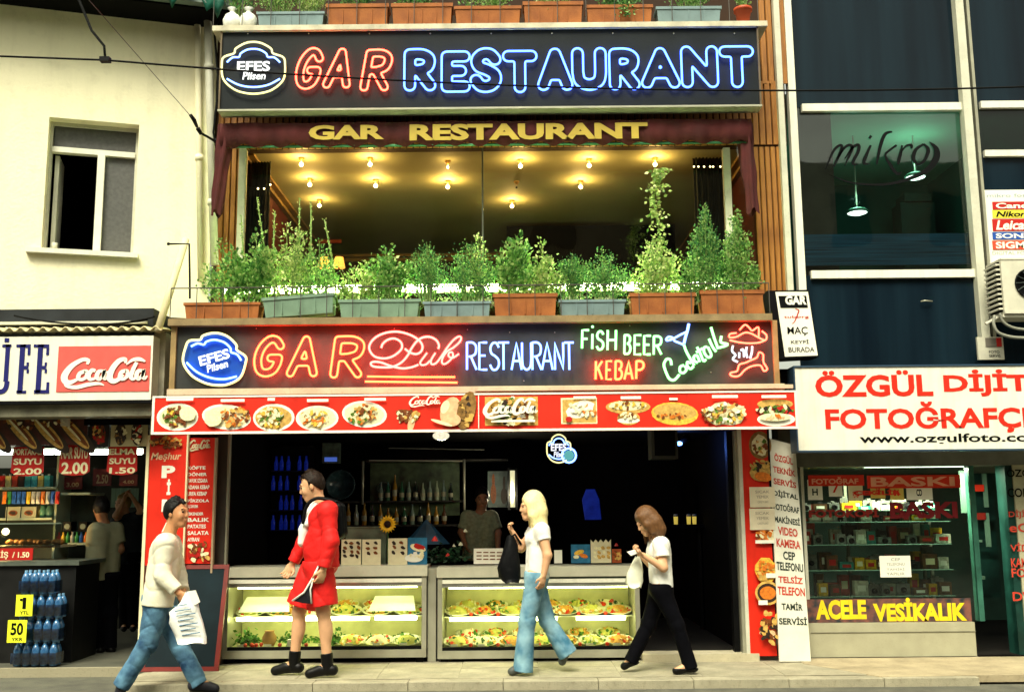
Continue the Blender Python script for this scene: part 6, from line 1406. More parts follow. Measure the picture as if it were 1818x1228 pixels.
def dish(x, y, z, rx, food, garn, label, seed, tilt=.18, group='dishes in the food counter'):
    r = random.Random(seed); o = T('food_dish', label, 'dish', (x, y, z), group); ry = rx*.8
    A_ = (Vector((1, 0, 0)), Vector((0, .8, 0)), Vector((0, 0, 1)))
    lnk('plate', mesh('plate', MB().lathe((0, 0, 0), [(rx*.5, 0), (rx*.55, .008), (rx*.9, .028), (rx, .034), (rx*.98, .026), (rx*.5, -.004)], 20, ax=A_), plm, smooth=True), o)
    lnk('salad', mesh('salad', rnd_heap(MB(), 0, 0, .016, rx*.82, ry*.78, rx*.40, r), food, smooth=True), o)
    slm = [foy, fow, tiles, fog, foo, lett]; cs_ = r.sample(slm, 3)
    for c_ in range(3):
        g_ = MB()
        for k in range(9):
            q = r.random()*6.28; e_ = .25+.72*math.sqrt(r.random()); p = Vector((rx*e_*math.cos(q)*.82, ry*e_*math.sin(q)*.8, .024+rx*.40*(1-e_)+r.random()*.008)); n1 = Vector((r.gauss(0, .35), r.gauss(-.3, .3), 1)).normalized(); t1 = n1.cross(Vector((1, r.random(), 0))).normalized(); t2 = n1.cross(t1); w_ = r.uniform(.014, .026); h_ = w_*r.uniform(.5, 1)
            pp = [p+t1*w_*math.cos(z)+t2*h_*math.sin(z) for z in (0, 1.05, 2.1, 3.14, 4.19, 5.24)]; g_.add([*pp, *[v-n1*.005 for v in pp]], [tuple(range(6)), tuple(range(6, 12))[::-1]]+[(z, 6+z, 6+(z+1) % 6, (z+1) % 6) for z in range(6)])
        lnk('slices', mesh('slices', g_, cs_[c_]), o)['kind'] = 'stuff'
    o.rotation_euler = (tilt+.14, 0, 0); return o
def counter(x0, x1, label, k):
    X0, X1 = hit(x0, 1085, YC).x, hit(x1, 1085, YC).x; z_ = lambda py: hit((x0+x1)/2, py, YC).z
    zt, z1, z2, z3, z4, z5 = z_(1005), z_(1023), z_(1041), z_(1147), z_(1153), z_(1167); D_ = .68
    o = T('display_counter', label, 'food counter', ((X0+X1)/2, YC, 0), 'refrigerated food counters')
    # two halves of steel and the glass between
    P('lower_rail', MB().box(X0, X1, YC-.02, YC+.02, z5, z4), steelp, o); P('kick_gap', MB().box(X0+.05, X1-.05, YC+.12, YC+D_, .012, z5+.02), black, o)
    P('black_seal', MB().box(X0+.02, X1-.02, YC-.004, YC+.03, z4+.001, z3), black, o)
    P('top_slab', MB().box(X0-.01, X1+.01, YC-.03, YC+.42, z1, zt), M('counter_top_white', (.52, .50, .40), .4, var=.08, wear=.1), o)
    P('upper_rail', MB().box(X0+.02, X1-.02, YC-.012, YC+.02, z_(1034), z_(1027)), white, o); P('dark_rail', MB().box(X0+.02, X1-.02, YC-.002, YC+.018, z_(1027)+.0005, z1-.0005), M('rail_dark', (.10, .13, .10), .5), o)  # narrow darker rail between the top slab and the white rail
    P('steel_band', MB().box(X0+.02, X1-.02, YC+.0, YC+.019, z2, z_(1034)-.0005), steel, o)
    for x in (X0, X1-.045): P('end_post', MB().box(x, x+.045, YC-.015, YC+D_, z4+.001, z1-.001), steelp, o)
    for x in (X0+.03, X1-.10): P('foot', MB().box(x, x+.07, YC+.02, YC+.09, .0045, z5-.001), black, o)
    m = MB(); n = 8   # bowed glass
    for i in range(n+1): t = i/n; m.v += [(X0+.047, YC+.01-.05*math.sin(t*3.14), z3+(z2-z3)*t), (X1-.047, YC+.01-.05*math.sin(t*3.14), z3+(z2-z3)*t)]
    m.f = [(2*i, 2*i+1, 2*i+3, 2*i+2) for i in range(n)]; P('curved_glass', m, glassmat('counter_glass%d' % k, (.98, .99, .95), .035), o, True)
    zb_ = z3-.01; zs = z_(1098)
    P('back_liner', MB().box(X0+.05, X1-.05, YC+.52, YC+.55, zb_, z2+.06), liner, o); P('bottom_deck', MB().box(X0+.05, X1-.05, YC+.03, YC+.52, zb_-.02, zb_), liner, o)
    P('glass_shelf', MB().box(X0+.05, X1-.05, YC+.17, YC+.50, zs, zs+.008), M('shelf_enamel', (.66, .68, .46), .3), o)
    P('deck_top', MB().box(X0+.05, X1-.05, YC+.02, YC+.52, z2+.001, z2+.02), liner, o)
    for i, (a_, b_) in enumerate(((.02, .72), (.75, .97)) if k == 0 else ((.03, .60), (.70, .96))):
        xa_, xb_ = X0+.05+(X1-X0-.1)*a_, X0+.05+(X1-X0-.1)*b_
        P('lamp_tube', MB().tube([(xa_, YC+.155, zs-.012), (xb_, YC+.155, zs-.012)], .019, 10), tubey, o, True)
    P('lamp_tube', MB().tube([(X0+.1, YC+.12, z2-.012), (X1-.1, YC+.12, z2-.012)], .010, 8), tubey, o, True, label='tube lamp hidden under the top rail')
    for z0_, yb in ((zb_, YC+.34), (zs+.008, YC+.44)):     # leafy bed behind each row of dishes
        r = random.Random(int(z0_*1000)+k); m = MB()
        for q_ in range(420):
            p = Vector((r.uniform(X0+.08, X1-.08), yb+r.gauss(0, .02), z0_+.015+abs(r.gauss(0, .028)))); d1 = Vector((r.uniform(-1, 1), r.uniform(-1, 1), r.uniform(-.2, 1))).normalized()*.022; d2 = d1.cross(Vector((r.uniform(-1, 1), r.uniform(-1, 1), .3))).normalized()*.013; m.quad(p-d1, p-d2, p+d1, p+d2)
        P('leaf_bed', m, lett, o, kind='stuff')
        m = MB()
        for q_ in range(16):
            x = X0+.1+(X1-X0-.2)*q_/15.5; m.box(x, x+.055, YC+.05, YC+.052, z0_-.03 if z0_ > zb_ else z0_+.001, z0_+(.004 if z0_ > zb_ else .03))
    for q_ in range(7):
        x = X0+.12+(X1-X0-.3)*q_/6.3; P('price_tag', MB().box(x, x+.07, YC+.060, YC+.063, zb_+.001, zb_+.03), whitep, o)
    return X0+.06, X1-.06, zb_, zs+.008, z2
A1 = counter(397, 757, 'left glass food counter with green salads and a white top', 0)
A2 = counter(777, 1136, 'right glass food counter with two rows of pale dishes', 1)
X0, X1, Z0, Z1 = R(757, 1012, 776, 1178, YC+.02)
S('counter_post', MB().box(X0+.012, X1-.012, YC+.03, YC+.6, 0.005, hit(766, 1005, YC).z-.02), steelp, 'pale steel filler post standing between the two glass food counters', 'post')
rr = random.Random(8)
for row, (zz0, yy, n, nm_) in enumerate(((A2[3], YC+.30, 7, 'upper'), (A2[2], YC+.17, 7, 'lower'))):
    for i in range(n):
        x = A2[0]+.12+(A2[1]-A2[0]-.24)*i/(n-1); f_ = [foy, foo, foy, fow, foo, foy, foo][(i+row*2) % 7]
        dish(x, yy, zz0+.02, .142, f_, [tiles, fog][i % 2], 'dish, %s from the left in the %s row of the right counter' % (od[i], nm_), 40+row*10+i)
        if i < n-1: 
            xx = x+(A2[1]-A2[0]-.24)/(n-1)/2; S('tomato', MB().ball((xx, yy-.09, zz0+.020), .019, 8, 6), tiles, 'small tomato between dishes %s and %s of the %s row in the right counter' % (od[i], od[i+1], nm_), 'tomato', 'tomatoes between the dishes', True)
for A_c, nm2, lv_ in ((A1, 'left', 3), (A2, 'right', 3), (A2, 'right', 2)):     # stepped back rows
    P('step', MB().box(A_c[0]+.02, A_c[1]-.02, YC+.385, YC+.515, A_c[lv_]+.0005, A_c[lv_]+.05), liner, [o_ for o_ in COL.objects if o_.name.startswith('display_counter')][0 if nm2 == 'left' else 1])
    for i in range(6):
        x = A_c[0]+.21+(A_c[1]-A_c[0]-.42)*i/5; dish(x, YC+.45, A_c[lv_]+.066, .125, [foo, foy, fow, foy, foo, fow][(i+lv_) % 6], [fog, tiles][i % 2], 'dish, %s from the left on the %s back step of the %s counter' % (od[i], ['', '', 'lower', 'upper'][lv_], nm2), 120+i+lv_*10+(50 if nm2 == 'left' else 0))
for i in range(6):
    x = A1[0]+.13+(A1[1]-A1[0]-.26)*i/5; dish(x, YC+.30, A1[3]+.02, .160, [foy, foo, fow, foy, foo, foy][i], [tiles, fog, tiles][i % 3], 'dish, %s from the left in the upper row of the left counter' % od[i], 70+i)
for i in range(3):
    x = A1[0]+(A1[1]-A1[0])*(.62+.15*i); dish(x, YC+.17, A1[2]+.02, .150, [foy, fow, foy][i], fog, 'dish, %s of three at the right end of the lower row in the left counter' % od[i], 80+i)
gl = MB()
for k, (fx, lb) in enumerate(((.05, 'leafy green bundle at the left end of the lower left counter'), (.30, 'leafy green bundle right of the clay pot in the lower left counter'), (.52, 'leafy green bundle behind the legs of the man in red'))):
    m = MB(); x = A1[0]+(A1[1]-A1[0])*fx+.04
    for q in range(130):
        a_, b_, c_ = rr.gauss(0, .05), rr.gauss(0, .04), abs(rr.gauss(0, .055)); p = Vector((x+a_, YC+.16+b_, A1[2]+.02+c_)); d1 = Vector((rr.uniform(-1, 1), rr.uniform(-1, 1), rr.uniform(-.3, 1))).normalized()*.024; d2 = d1.cross(Vector((rr.uniform(-1, 1), rr.uniform(-1, 1), 0.3))).normalized()*.015
        m.quad(p-d1, p-d2, p+d1, p+d2)
    S('lettuce', m, lett, lb, 'lettuce', 'green bundles in the left counter')
x = A1[0]+(A1[1]-A1[0])*.19; S('clay_pot', MB().lathe((x, YC+.17, A1[2]+.003), [(.045, 0), (.068, .04), (.07, .08), (.045, .125), (.05, .14)], 14), M('pot_clay', (.40, .24, .09), .7, var=.2), 'round ochre clay pot among the salads in the left counter', 'pot', smooth=True)
for k, (fx, dy) in enumerate(((.08, .05), (.105, .10), (.135, .06), (.155, .11), (.12, .03), (.26, .05), (.40, .04))):
    S('tomato', MB().ball((A1[0]+(A1[1]-A1[0])*fx, YC+dy, A1[2]+.022), .02, 8, 6), tiles, 'red tomato, %s from the left by the clay pot' % od[k], 'tomato', 'tomatoes by the clay pot', True)
x = A1[0]+(A1[1]-A1[0])*.30; S('white_tub', MB().box(x, x+.12, YC+.05, YC+.13, A1[2]+.002, A1[2]+.07), whitep, 'small white tub on the lower deck of the left counter', 'tub')
for fx0, fx1, lb in ((.03, .30, 'wide white plastic tray leaning at the top left of the left counter'), (.72, .97, 'white plastic tray leaning at the top right of the left counter')):
    xa_, xb_ = A1[0]+(A1[1]-A1[0])*fx0, A1[0]+(A1[1]-A1[0])*fx1; zz_0 = A1[3]+.055
    S('tray', MB().add([(xa_, YC+.10, zz_0), (xb_, YC+.10, zz_0), (xb_-.03, YC+.22, zz_0+.13), (xa_+.05, YC+.22, zz_0+.13), (xa_, YC+.108, zz_0-.004), (xb_, YC+.108, zz_0-.004), (xb_-.03, YC+.228, zz_0+.126), (xa_+.05, YC+.228, zz_0+.126)], [(0, 1, 2, 3), (7, 6, 5, 4), (0, 4, 5, 1), (1, 5, 6, 2), (2, 6, 7, 3), (3, 7, 4, 0)]), M('tray_white', (.74, .78, .74), .35), lb, 'tray', 'white trays in the left counter')
# --- things on the counter top
ZT = hit(766, 1000, YC).z-.02; zt0 = hit(577, 1005, YC).z
YTp = YC+.2
def card(x0, y0, x1, y1, bgm, lb, fn=None, jag=False, cat_n='menu card'):
    X0, X1, Z0, Z1 = R(x0, y0, x1, y1, YTp); o = T('menu_card', lb, cat_n, ((X0+X1)/2, YTp, zt0)); lean = .06
    if jag: m = prism([(X0, zt0+.001)]+[(X0+(X1-X0)*i/8, Z1-(.03 if i % 2 else 0)) for i in range(9)]+[(X1, zt0+.001)], YTp, YTp+.01)
    else: m = MB().box(X0, X1, YTp, YTp+.01, zt0+.001, Z1)
    P('card', m, bgm, o)
    P('stand', MB().add([(X0+.02, YTp+.012, Z1-.06), (X1-.02, YTp+.012, Z1-.06), (X1-.02, YTp+.11, zt0+.001), (X0+.02, YTp+.11, zt0+.001)], [(0, 1, 2, 3)]), bgm, o)
    if fn: pr = Print(YTp-.001, o, int(x0)); fn(pr); pr.done()
    return o
crd = M('card_cream', (.72, .66, .46), .6, var=.12, scale=10); blc = M('card_blue', (.04, .20, .34), .5, var=.4, scale=12)
def dots(x0, x1, y0, y1, cs, n):
    def f(pr):
        for i in range(n[0]):
            for j in range(n[1]): pr.e(x0+(x1-x0)*(i+.5)/n[0]+pr.r.uniform(-2, 2), y0+(y1-y0)*(j+.5)/n[1]+pr.r.uniform(-1, 1), 4, 2.6, pr.r.choice(cs), pr.r.random(), 10, .2)
    return f
card(606, 957, 641, 999, crd, 'cream menu card dotted with brown dishes nearest the man in red', dots(608, 640, 960, 990, ['brown', 'dark', 'green', 'dark'], (3, 4)))
card(643, 957, 676, 999, crd, 'cream menu card dotted with small dishes, second on the counter', dots(645, 675, 960, 985, ['brown', 'dark', 'dark'], (2, 3)))
card(689, 955, 723, 999, crd, 'cream menu card with round printed plates beside the blue one', dots(691, 722, 958, 985, ['dark', 'brown'], (2, 3)))
card(724, 954, 758, 999, blc, 'blue and white menu card with a printed lobster red dish', lambda pr: (pr.e(742, 972, 14, 6, 'rice', .3), pr.e(744, 970, 11, 4, 'red', .3, 12, .2), pr.e(735, 990, 16, 7, 'white'), pr.bits(742, 985, 14, 5, ['white', 'rice'], 14, 3)))
card(841, 973, 893, 998, whitep, 'white menu card in front of the barman', lambda pr: [pr.bar(846+i*12, 979+j*6, 855+i*12, 981+j*6, 'brown') for i in range(4) for j in range(3)])
card(984, 976, 998, 998, whitep, 'little white card behind the blonde woman')
card(1014, 966, 1048, 998, blc, 'square blue card with orange fish beside the crown shaped card', lambda pr: (pr.e(1028, 980, 9, 4, 'yel', -.3), pr.e(1036, 986, 8, 3.5, 'or', .3), pr.e(1023, 988, 5, 3, 'rice')))
card(1049, 957, 1085, 998, crd, 'cream card cut like a crown on the right counter', dots(1052, 1083, 968, 992, ['gold', 'rice', 'gold'], (4, 3)), True)
card(1087, 974, 1103, 998, M('card_rust', (.42, .10, .03), .5, var=.3), 'small rust red card at the right end of the counter', lambda pr: pr.bits(1095, 986, 6, 8, ['gold', 'brown'], 10, 3))
q = R(618, 936, 688, 958, YTp+.3); S('glass_cover', MB().box(q[0], q[1], YTp+.15, YTp+.4, zt0-.02, q[3]).box(q[0]-.01, q[1]+.01, YTp+.14, YTp+.41, q[3], q[3]+.01), M('cover_grey', (.16, .20, .14), .3, var=.5, scale=5, spec=.8), 'dim grey green case standing behind the dotted menu cards', 'case')
# sunflower in a bottle
p = hit(688, 930, YTp+.12); o = T('sunflower', 'yellow artificial sunflower with a dark centre above the menu cards', 'flower', (p.x, p.y, zt0))
A3 = (Vector((1, 0, 0)), Vector((0, .0, 1)), Vector((0, -1, 0)))
P('flower_disc', MB().lathe(p, [(.036, .0), (.034, .014), (.004, .02)], 14, ax=A3), M('seed_brown', (.03, .012, .006), .9, bump=.5), o, True)
pet = M('petal_yellow', (.80, .48, .02), .5, var=.15)
for k in range(18):
    q_ = 2*math.pi*k/18; d = Vector((math.cos(q_), 0, math.sin(q_))); t_ = Vector((-d.z, 0, d.x)); P('petal', MB().quad(p+d*.032-t_*.006, p+d*.06-t_*.014+Vector((0, -.012, 0)), p+d*.092+Vector((0, -.002-.008*(k % 2), 0)), p+d*.06+t_*.014+Vector((0, -.012, 0)), p+d*.032+t_*.006), pet, o)
P('stem', MB().tube([p+Vector((0, .02, 0)), p+Vector((0, .05, -.1)), (p.x, p.y+.05, zt0+.02)], .006, 6), lett, o)
q = R(742, 915, 790, 960, YTp+.45); c_ = ((q[0]+q[1])/2-.05, YTp+.45, q[2])
S('small_parasol', MB().lathe(c_, [(.24, -.03), (.12, .10), (.006, .22)], 8, ax=(Vector((1, 0, 0)), Vector((0, .6, 0)), Vector((0, 0, 1)))), M('parasol_blue', (.02, .07, .12), .6, var=.4, scale=8), 'small dark blue cone shaped parasol behind the menu cards', 'parasol')
# potted flowers on the counter
fo = T('flower_arrangement', 'dark leafy arrangement with red and white blooms on the counter', 'flowers', (hit(790, 990, YTp).x, YTp+.1, zt0)); m = MB(); r_ = random.Random(6)
for k in range(260):
    p = Vector((hit(790, 980, YTp).x+r_.gauss(0, .11), YTp+.15+r_.gauss(0, .05), zt0+.02+abs(r_.gauss(0, .07)))); d1 = Vector((r_.uniform(-1, 1), r_.uniform(-1, 1), r_.uniform(-.2, 1))).normalized()*.028; d2 = d1.cross(Vector((r_.uniform(-1, 1), r_.uniform(-1, 1), .3))).normalized()*.012; m.quad(p-d1, p-d2, p+d1, p+d2)
P('foliage', m, M('dark_leaf', (.015, .06, .025), .5, var=.5), fo)
for px, py, mt, r0 in ((772, 958, M('bloom_red', (.6, .05, .04), .6), .034), (795, 985, MATS['bloom_red'], .022), (826, 942, M('bloom_white', (.6, .58, .42), .6), .022), (818, 966, MATS['bloom_white'], .026), (806, 968, MATS['bloom_white'], .018), (1094, 966, MATS['bloom_red'], .02)):
    p = hit(px, py, YTp+.08)
    if px == 1094: S('red_bloom', rnd_heap(MB(), p.x, p.y, p.z-.015, r0, r0, r0*1.4, r_), mt, 'small red ornament above the rust red card', 'ornament', smooth=True)
    else: P('bloom', rnd_heap(MB(), p.x, p.y, p.z-.01, r0, r0, r0*1.3, r_, 10, 4), mt, fo, True)

# ================================================================= food poster column and the white text board
YQ = 10.1
X0, X1, Z0, Z1 = R(1324, 762, 1378, 1158, YQ); X0 = hit(1331, 960, YQ).x-.04; X1 = hit(1374, 960, YQ).x-.02
o = T('food_poster', 'narrow red poster column of food photos on the right door post', 'poster', ((X0+X1)/2, YQ, Z0)); P('board', MB().box(X0, X1, YQ, YQ+.06, .05, Z1), red, o); P('edge_strip', MB().box(X0-.035, X0-.001, YQ-.012, YQ+.05, .05, Z1), offw, o); P('edge_strip', MB().box(X1+.001, X1+.02, YQ-.01, YQ+.05, .05, Z1), black, o)
pr = Print(YQ-.001, o, 31); cx_ = lambda y: 1330+(y-760)*.055+12
K = [(785, 'w')]
pr.e(cx_(790)+6, 790, 20, 24, 'hair'); pr.e(cx_(790)+6, 790, 15, 18, 'rice', 0, 18, .1); pr.bits(cx_(790)+6, 790, 13, 14, ['gold', 'rice', 'green', 'brown'], 26, 4.5)
pr.e(cx_(835)+4, 838, 18, 17, 'gold', 0, 14, .1); pr.bits(cx_(830)+4, 826, 16, 8, ['dark', 'green', 'gold'], 22, 4); pr.e(cx_(845)+8, 846, 15, 8, 'or', .2)
pr.bits(cx_(950)+6, 950, 20, 12, ['or', 'or', 'brown', 'rice'], 34, 5); pr.bar(cx_(960)-12, 958, cx_(960)+26, 964, 'white'); pr.e(cx_(1015)+4, 1012, 19, 22, 'yel', 0, 16, .08); pr.bits(cx_(1015)+4, 1012, 18, 18, ['yel', 'or', 'gold'], 40, 5); pr.bar(cx_(1020)+4, 1017, cx_(1020)+22, 1025, 'white')
pr.e(cx_(1055)+5, 1052, 22, 20, 'gold'); pr.e(cx_(1055)+5, 1052, 18, 16, 'dark'); pr.e(cx_(1055)+5, 1052, 14, 11, 'or'); pr.bar(cx_(1065)-12, 1065, cx_(1065)+4, 1073, 'white'); pr.bits(cx_(1125)+6, 1115, 18, 30, ['dark', 'brown', 'skin', 'gold', 'dark'], 40, 6); pr.done()
for y0, y1, lb in ((864, 900, 'upper white notice'), (902, 940, 'lower white notice')):
    q = R(1331, y0, 1376, y1, YQ-.035); P('notice', MB().box(q[0], q[1], YQ-.035, YQ-.033, q[2], q[3]), M('notice_paper', (.74, .66, .50), .6), o, label=lb)
    for j, t_ in enumerate(('SICAK', 'YEMEK', 'ÇEŞİTLERİ')): P('lettering', letter(MB(), t_, 1341+j*2, y0+6+j*9, 1366-j, y0+11+j*9, YQ-.0362, 0), M('notice_ink', (.35, .3, .25), .6), o)
# leaning text board
pts = [(1366, 778, 10.12), (1412, 790, 10.12), (1440, 1176, 10.0), (1384, 1172, 10.0)]
A_ = [hit(*p) for p in pts]; A_[2].z = .012; A_[3].z = .012; o = T('text_board', 'tall leaning white board listing camera and phone repairs in red and black', 'sign board', (A_[3].x, 10.0, .0))
nrm = (A_[1]-A_[0]).cross(A_[3]-A_[0]).normalized(); nrm = nrm if nrm.y < 0 else -nrm
P('board', MB().add([*A_, *[v-nrm*.03 for v in A_]], [(0, 1, 2, 3), (7, 6, 5, 4), (0, 4, 5, 1), (1, 5, 6, 2), (2, 6, 7, 3), (3, 7, 4, 0)]), M('board_white', (.74, .72, .62), .5, wear=.15, var=.06), o)
def onb(u, v): a = A_[0].lerp(A_[1], u); b = A_[3].lerp(A_[2], u); return a.lerp(b, v)+nrm*.003
rows = [('ÖZGÜL', .065, 0), ('TEKNİK', .12, 0), ('SERVİS', .175, 0), ('DİJİTAL', .235, 1), ('FOTOĞRAF', .293, 1), ('MAKİNESİ', .35, 1), ('VIDEO', .405, 0), ('KAMERA', .46, 0), ('CEP', .515, 1), ('TELEFONU', .565, 1), ('TELSİZ', .62, 0), ('TELEFON', .675, 0), ('TAMİR', .74, 1), ('SERVİSİ', .805, 1)]
for t_, v_, c_ in rows:
    tv, tf = text_geo(t_, .03, 0); hw = min(.46, .07*len(t_)); m = MB(); m.add([tuple(onb(.5-hw+2*hw*a, v_+.034-.038*b)) for a, b in tv], tf); P('lettering', m, [M('board_red', (.55, .07, .04), .5), M('board_black', (.04, .055, .04), .5)][c_], o)

# ================================================================= photo shop front
YPh = 10.4
ph = T('photo_shop', 'photo shop front with a glass window, cream base and open door', 'shop', (3.9, YPh, 0))
xl, xr = hit(1428, 950, YPh).x, hit(1722, 950, YPh).x; xd = hit(1788, 950, YPh).x; zt = hit(1580, 828, YPh).z; zb2 = hit(1580, 1104, YPh-.1).z; zt2 = hit(1580, 796, YPh).z
P('head_beam', MB().box(xl-.25, 7, YPh-.15, YPh+.1, zt, zt2+.35), M('beam_grey', (.15, .15, .12), .6, var=.2, wear=.2), ph)
P('base_cabinet', MB().box(hit(1436, 1140, YPh-.15).x, hit(1733, 1140, YPh-.15).x, YPh-.15, YPh+.2, .013, zb2), M('cabinet_beige', (.42, .40, .29), .6, var=.08, wear=.15), ph)
zl = hit(1580, 1122, YPh-.15).z; P('cabinet_seam', MB().box(hit(1440, 1140, YPh-.15).x, hit(1733, 1140, YPh-.15).x+.004, YPh-.156, YPh-.151, zl, zl+.006), M('seam', (.2, .19, .14), .6), ph)
P('window_pane', MB().box(xl, xr, YPh-.06, YPh-.052, zb2, zt), glassg, ph)
P('frame_post', MB().box(xr, xr+.05, YPh-.08, YPh+.02, zb2+.001, zt), M('green_frame', (.05, .16, .12), .4, var=.4), ph); P('frame_post', MB().box(xl-.03, xl, YPh-.08, YPh+.02, zb2+.001, zt), offw, ph)
P('side_wall', MB().box(xl-.16, xl-.11, YPh, 13.4, 0, zt2), M('shop_green', (.020, .060, .045), .7, var=.5, scale=2), ph); P('back_wall', MB().box(xl-.2, 7, 13.4, 13.45, 0, zt2), MATS['shop_green'], ph); P('ceiling', MB().box(xl-.2, 7, YPh+.03, 13.4, zt+.02, zt+.06), M('shop_ceiling', (.30, .36, .28), .7), ph); P('shop_floor', MB().box(xl-.2, 7, YPh-.1, 13.4, -.1, .0125), darkint, ph)
P('door_post', MB().box(xd-.02, xd+.05, YPh-.1, YPh+.1, .013, zt), M('door_green', (.012, .055, .045), .4, var=.4), ph)
P('door_reveal', MB().box(xd+.05, 6.2, YPh-.12, YPh+.1, .013, zt), M('pillar_cream', (.48, .46, .33), .6, wear=.25), ph)
# pillar lettering
for t_, y in (('ÖZGÜL', 830), ('COLOR', 866), ('DİJİTAL', 904), ('eCD', 928), ('VİDEO', 962), ('KAMERA', 990), ('FOTO', 1008), ('DVD', 1050)): P('lettering', letter(MB(), t_, 1787+(y-830)*.05, y, 1850, y+16, YPh-.125, .02), MATS['board_red'] if y > 870 else blackp, ph)
ld = bpy.data.lights.new('lamp_light', 'AREA'); ld.energy = 36; ld.size = 1.2; ld.size_y = .1; ld.shape = 'RECTANGLE'; ld.color = (.95, 1, .72)
o = T('shop_lamp', 'flat ceiling lamp lighting the photo shop window', 'lamp', (hit(1600, 850, 10.9).x, 10.50, zt+.012)); lo = bpy.data.objects.new('lamp_light', ld); COL.objects.link(lo); lo.parent = o; lo.location = (0, 0, -.03)
P('diffuser', MB().box(o.location.x-.5, o.location.x+.5, 10.46, 10.54, zt-.005, zt+.018), glow('shop_tube', (.85, 1, .8), 3), o)
# shelves with goods
rr = random.Random(21); gds = []
goods = [('grey camera', (.16, .17, .15)), ('black camera', (.02, .02, .02)), ('silver camera', (.42, .44, .40)), ('yellow film box', (.65, .42, .02)), ('red box', (.40, .05, .03)), ('white box', (.55, .55, .44)), ('teal box', (.03, .20, .17)), ('brown case', (.14, .07, .03))]
su = T('glass_shelves', 'glass shelves of cameras and boxes behind the photo shop window', 'shelves', (xl+.9, 10.7, zb2)); lv = []
for i, y in enumerate((905, 925, 965, 1010, 1056)):
    z = hit(1580, y, 10.65).z; lv.append(z); P('glass_shelf', MB().box(xl+.02, xr-.12, 10.55, 10.92, z-.006, z), M('shelf_glass', (.20, .34, .27), .2, var=.3), su)
for px in (1508, 1642, 1655): q = R(px-2, 855, px+3, 1062, 10.9); P('upright', MB().box(q[0], q[1], 10.95, 10.98, q[2], q[3]), M('upright_grey', (.26, .28, .22), .5), su)
cnt = {}
for i, z, bk in [(i_, z_, b_) for b_ in (0, 1) for i_, z_ in enumerate(lv)]:
    x = xl+.04+.05*bk
    while x < xr-.22:
        g_ = goods[rr.randrange(len(goods))]; w_ = rr.uniform(.07, .15); h_ = rr.uniform(.07, .15)*(.6 if i in (0, 1) else 1); rown = ['top', 'second', 'third', 'fourth', 'lowest'][i]
        k_ = cnt.get((g_[0], i, bk), 0); cnt[(g_[0], i, bk)] = k_+1; yo = .13*bk; h_ *= 1+.45*bk
        if rr.random() < .86:
            o = T('camera' if 'camera' in g_[0] else 'goods_box', '%s, %s from left, %s row of %s photo shop shelf' % (g_[0], od[k_], ['front', 'back'][bk], rown), 'camera' if 'camera' in g_[0] else 'box', (x+w_/2, 10.68+yo, z), 'goods on the photo shop shelves'); mt = M('goods_'+g_[0].replace(' ', '_'), g_[1], .4, var=.4, scale=25)
            P('case', MB().box(x, x+w_, 10.62+yo, 10.70+yo, z+.001, z+h_), mt, o)
            if 'camera' in g_[0]: P('lens', MB().lathe((x+w_*.5, 10.619+yo, z+h_*.45), [(.028, 0), (.026, .03), (.018, .032), (.004, .02)], 10, ax=AXF), black, o, True); P('finder', MB().box(x+w_*.35, x+w_*.65, 10.63+yo, 10.68+yo, z+h_+.001, z+h_+.016), mt, o)
            else: P('paper_label', MB().box(x+w_*.2, x+w_*.8, 10.616+yo, 10.619+yo, z+h_*.3, z+h_*.7), [whitep, cream, redd][rr.randrange(3)], o)
        x += w_+rr.uniform(.004, .03)
# red lettering strips and cards stuck behind the glass
YR = YPh-.072
ln = M('window_red', (.75, .05, .02), .5, var=.1)
for x0, x1, y0, y1, lb, t_ in ((1435, 1534, 843, 862, 'left red strip across the top of the photo shop window', 'FOTOĞRAF'), (1540, 1705, 843, 866, 'long red strip across the top right of the photo shop window', 'BASKI')):
    q = R(x0, y0, x1, y1, YR); o = T('window_strip', lb, 'sign strip', ((q[0]+q[1])/2, YR, q[2])); P('strip', MB().box(q[0], q[1], YR, YR+.003, q[2], q[3]), ln, o); P('lettering', letter(MB(), t_, x0+6, y0+3, x1-10, y1-3, YR-.0006, .03), M('ink_rose', (.9, .45, .3), .5), o)
r_ = random.Random(2)
for k, (x, y, w_, h_, c, lb) in enumerate([(1447, 865, 26, 36, whitep, 'white card with a small grey H under the left red strip'), (1483, 860, 24, 34, whitep, 'tilted white card with a red slash'), (1519, 870, 26, 30, cream, 'cream card third under the red strip'), (1558, 862, 26, 36, M('card_yell', (.75, .58, .15), .5), 'yellow card in the middle under the red strips'),
                                 (1592, 866, 24, 34, MATS['card_yell'], 'second yellow card beside the first'), (1632, 866, 46, 34, whitep, 'wide white card with a black picture')]):
    q = R(x-w_/2, y-h_/2+4, x+w_/2, y+h_/2+4, YR+.006); o = T('window_card', lb+' in the photo shop', 'card', ((q[0]+q[1])/2, YR, q[2]), 'cards in the photo shop window'); P('card', MB().box(q[0], q[1], YR+.004, YR+.006, q[2], q[3]), c, o)
    t_ = ['H', '/', 'FOTO', '24', '36', 'CD'][k]; P('lettering', letter(MB(), t_, x-5, y+2, x+5, y+14, YR+.003, .03), [MATS['board_black'], ln, ln, ln, ln, blackp][k], o)
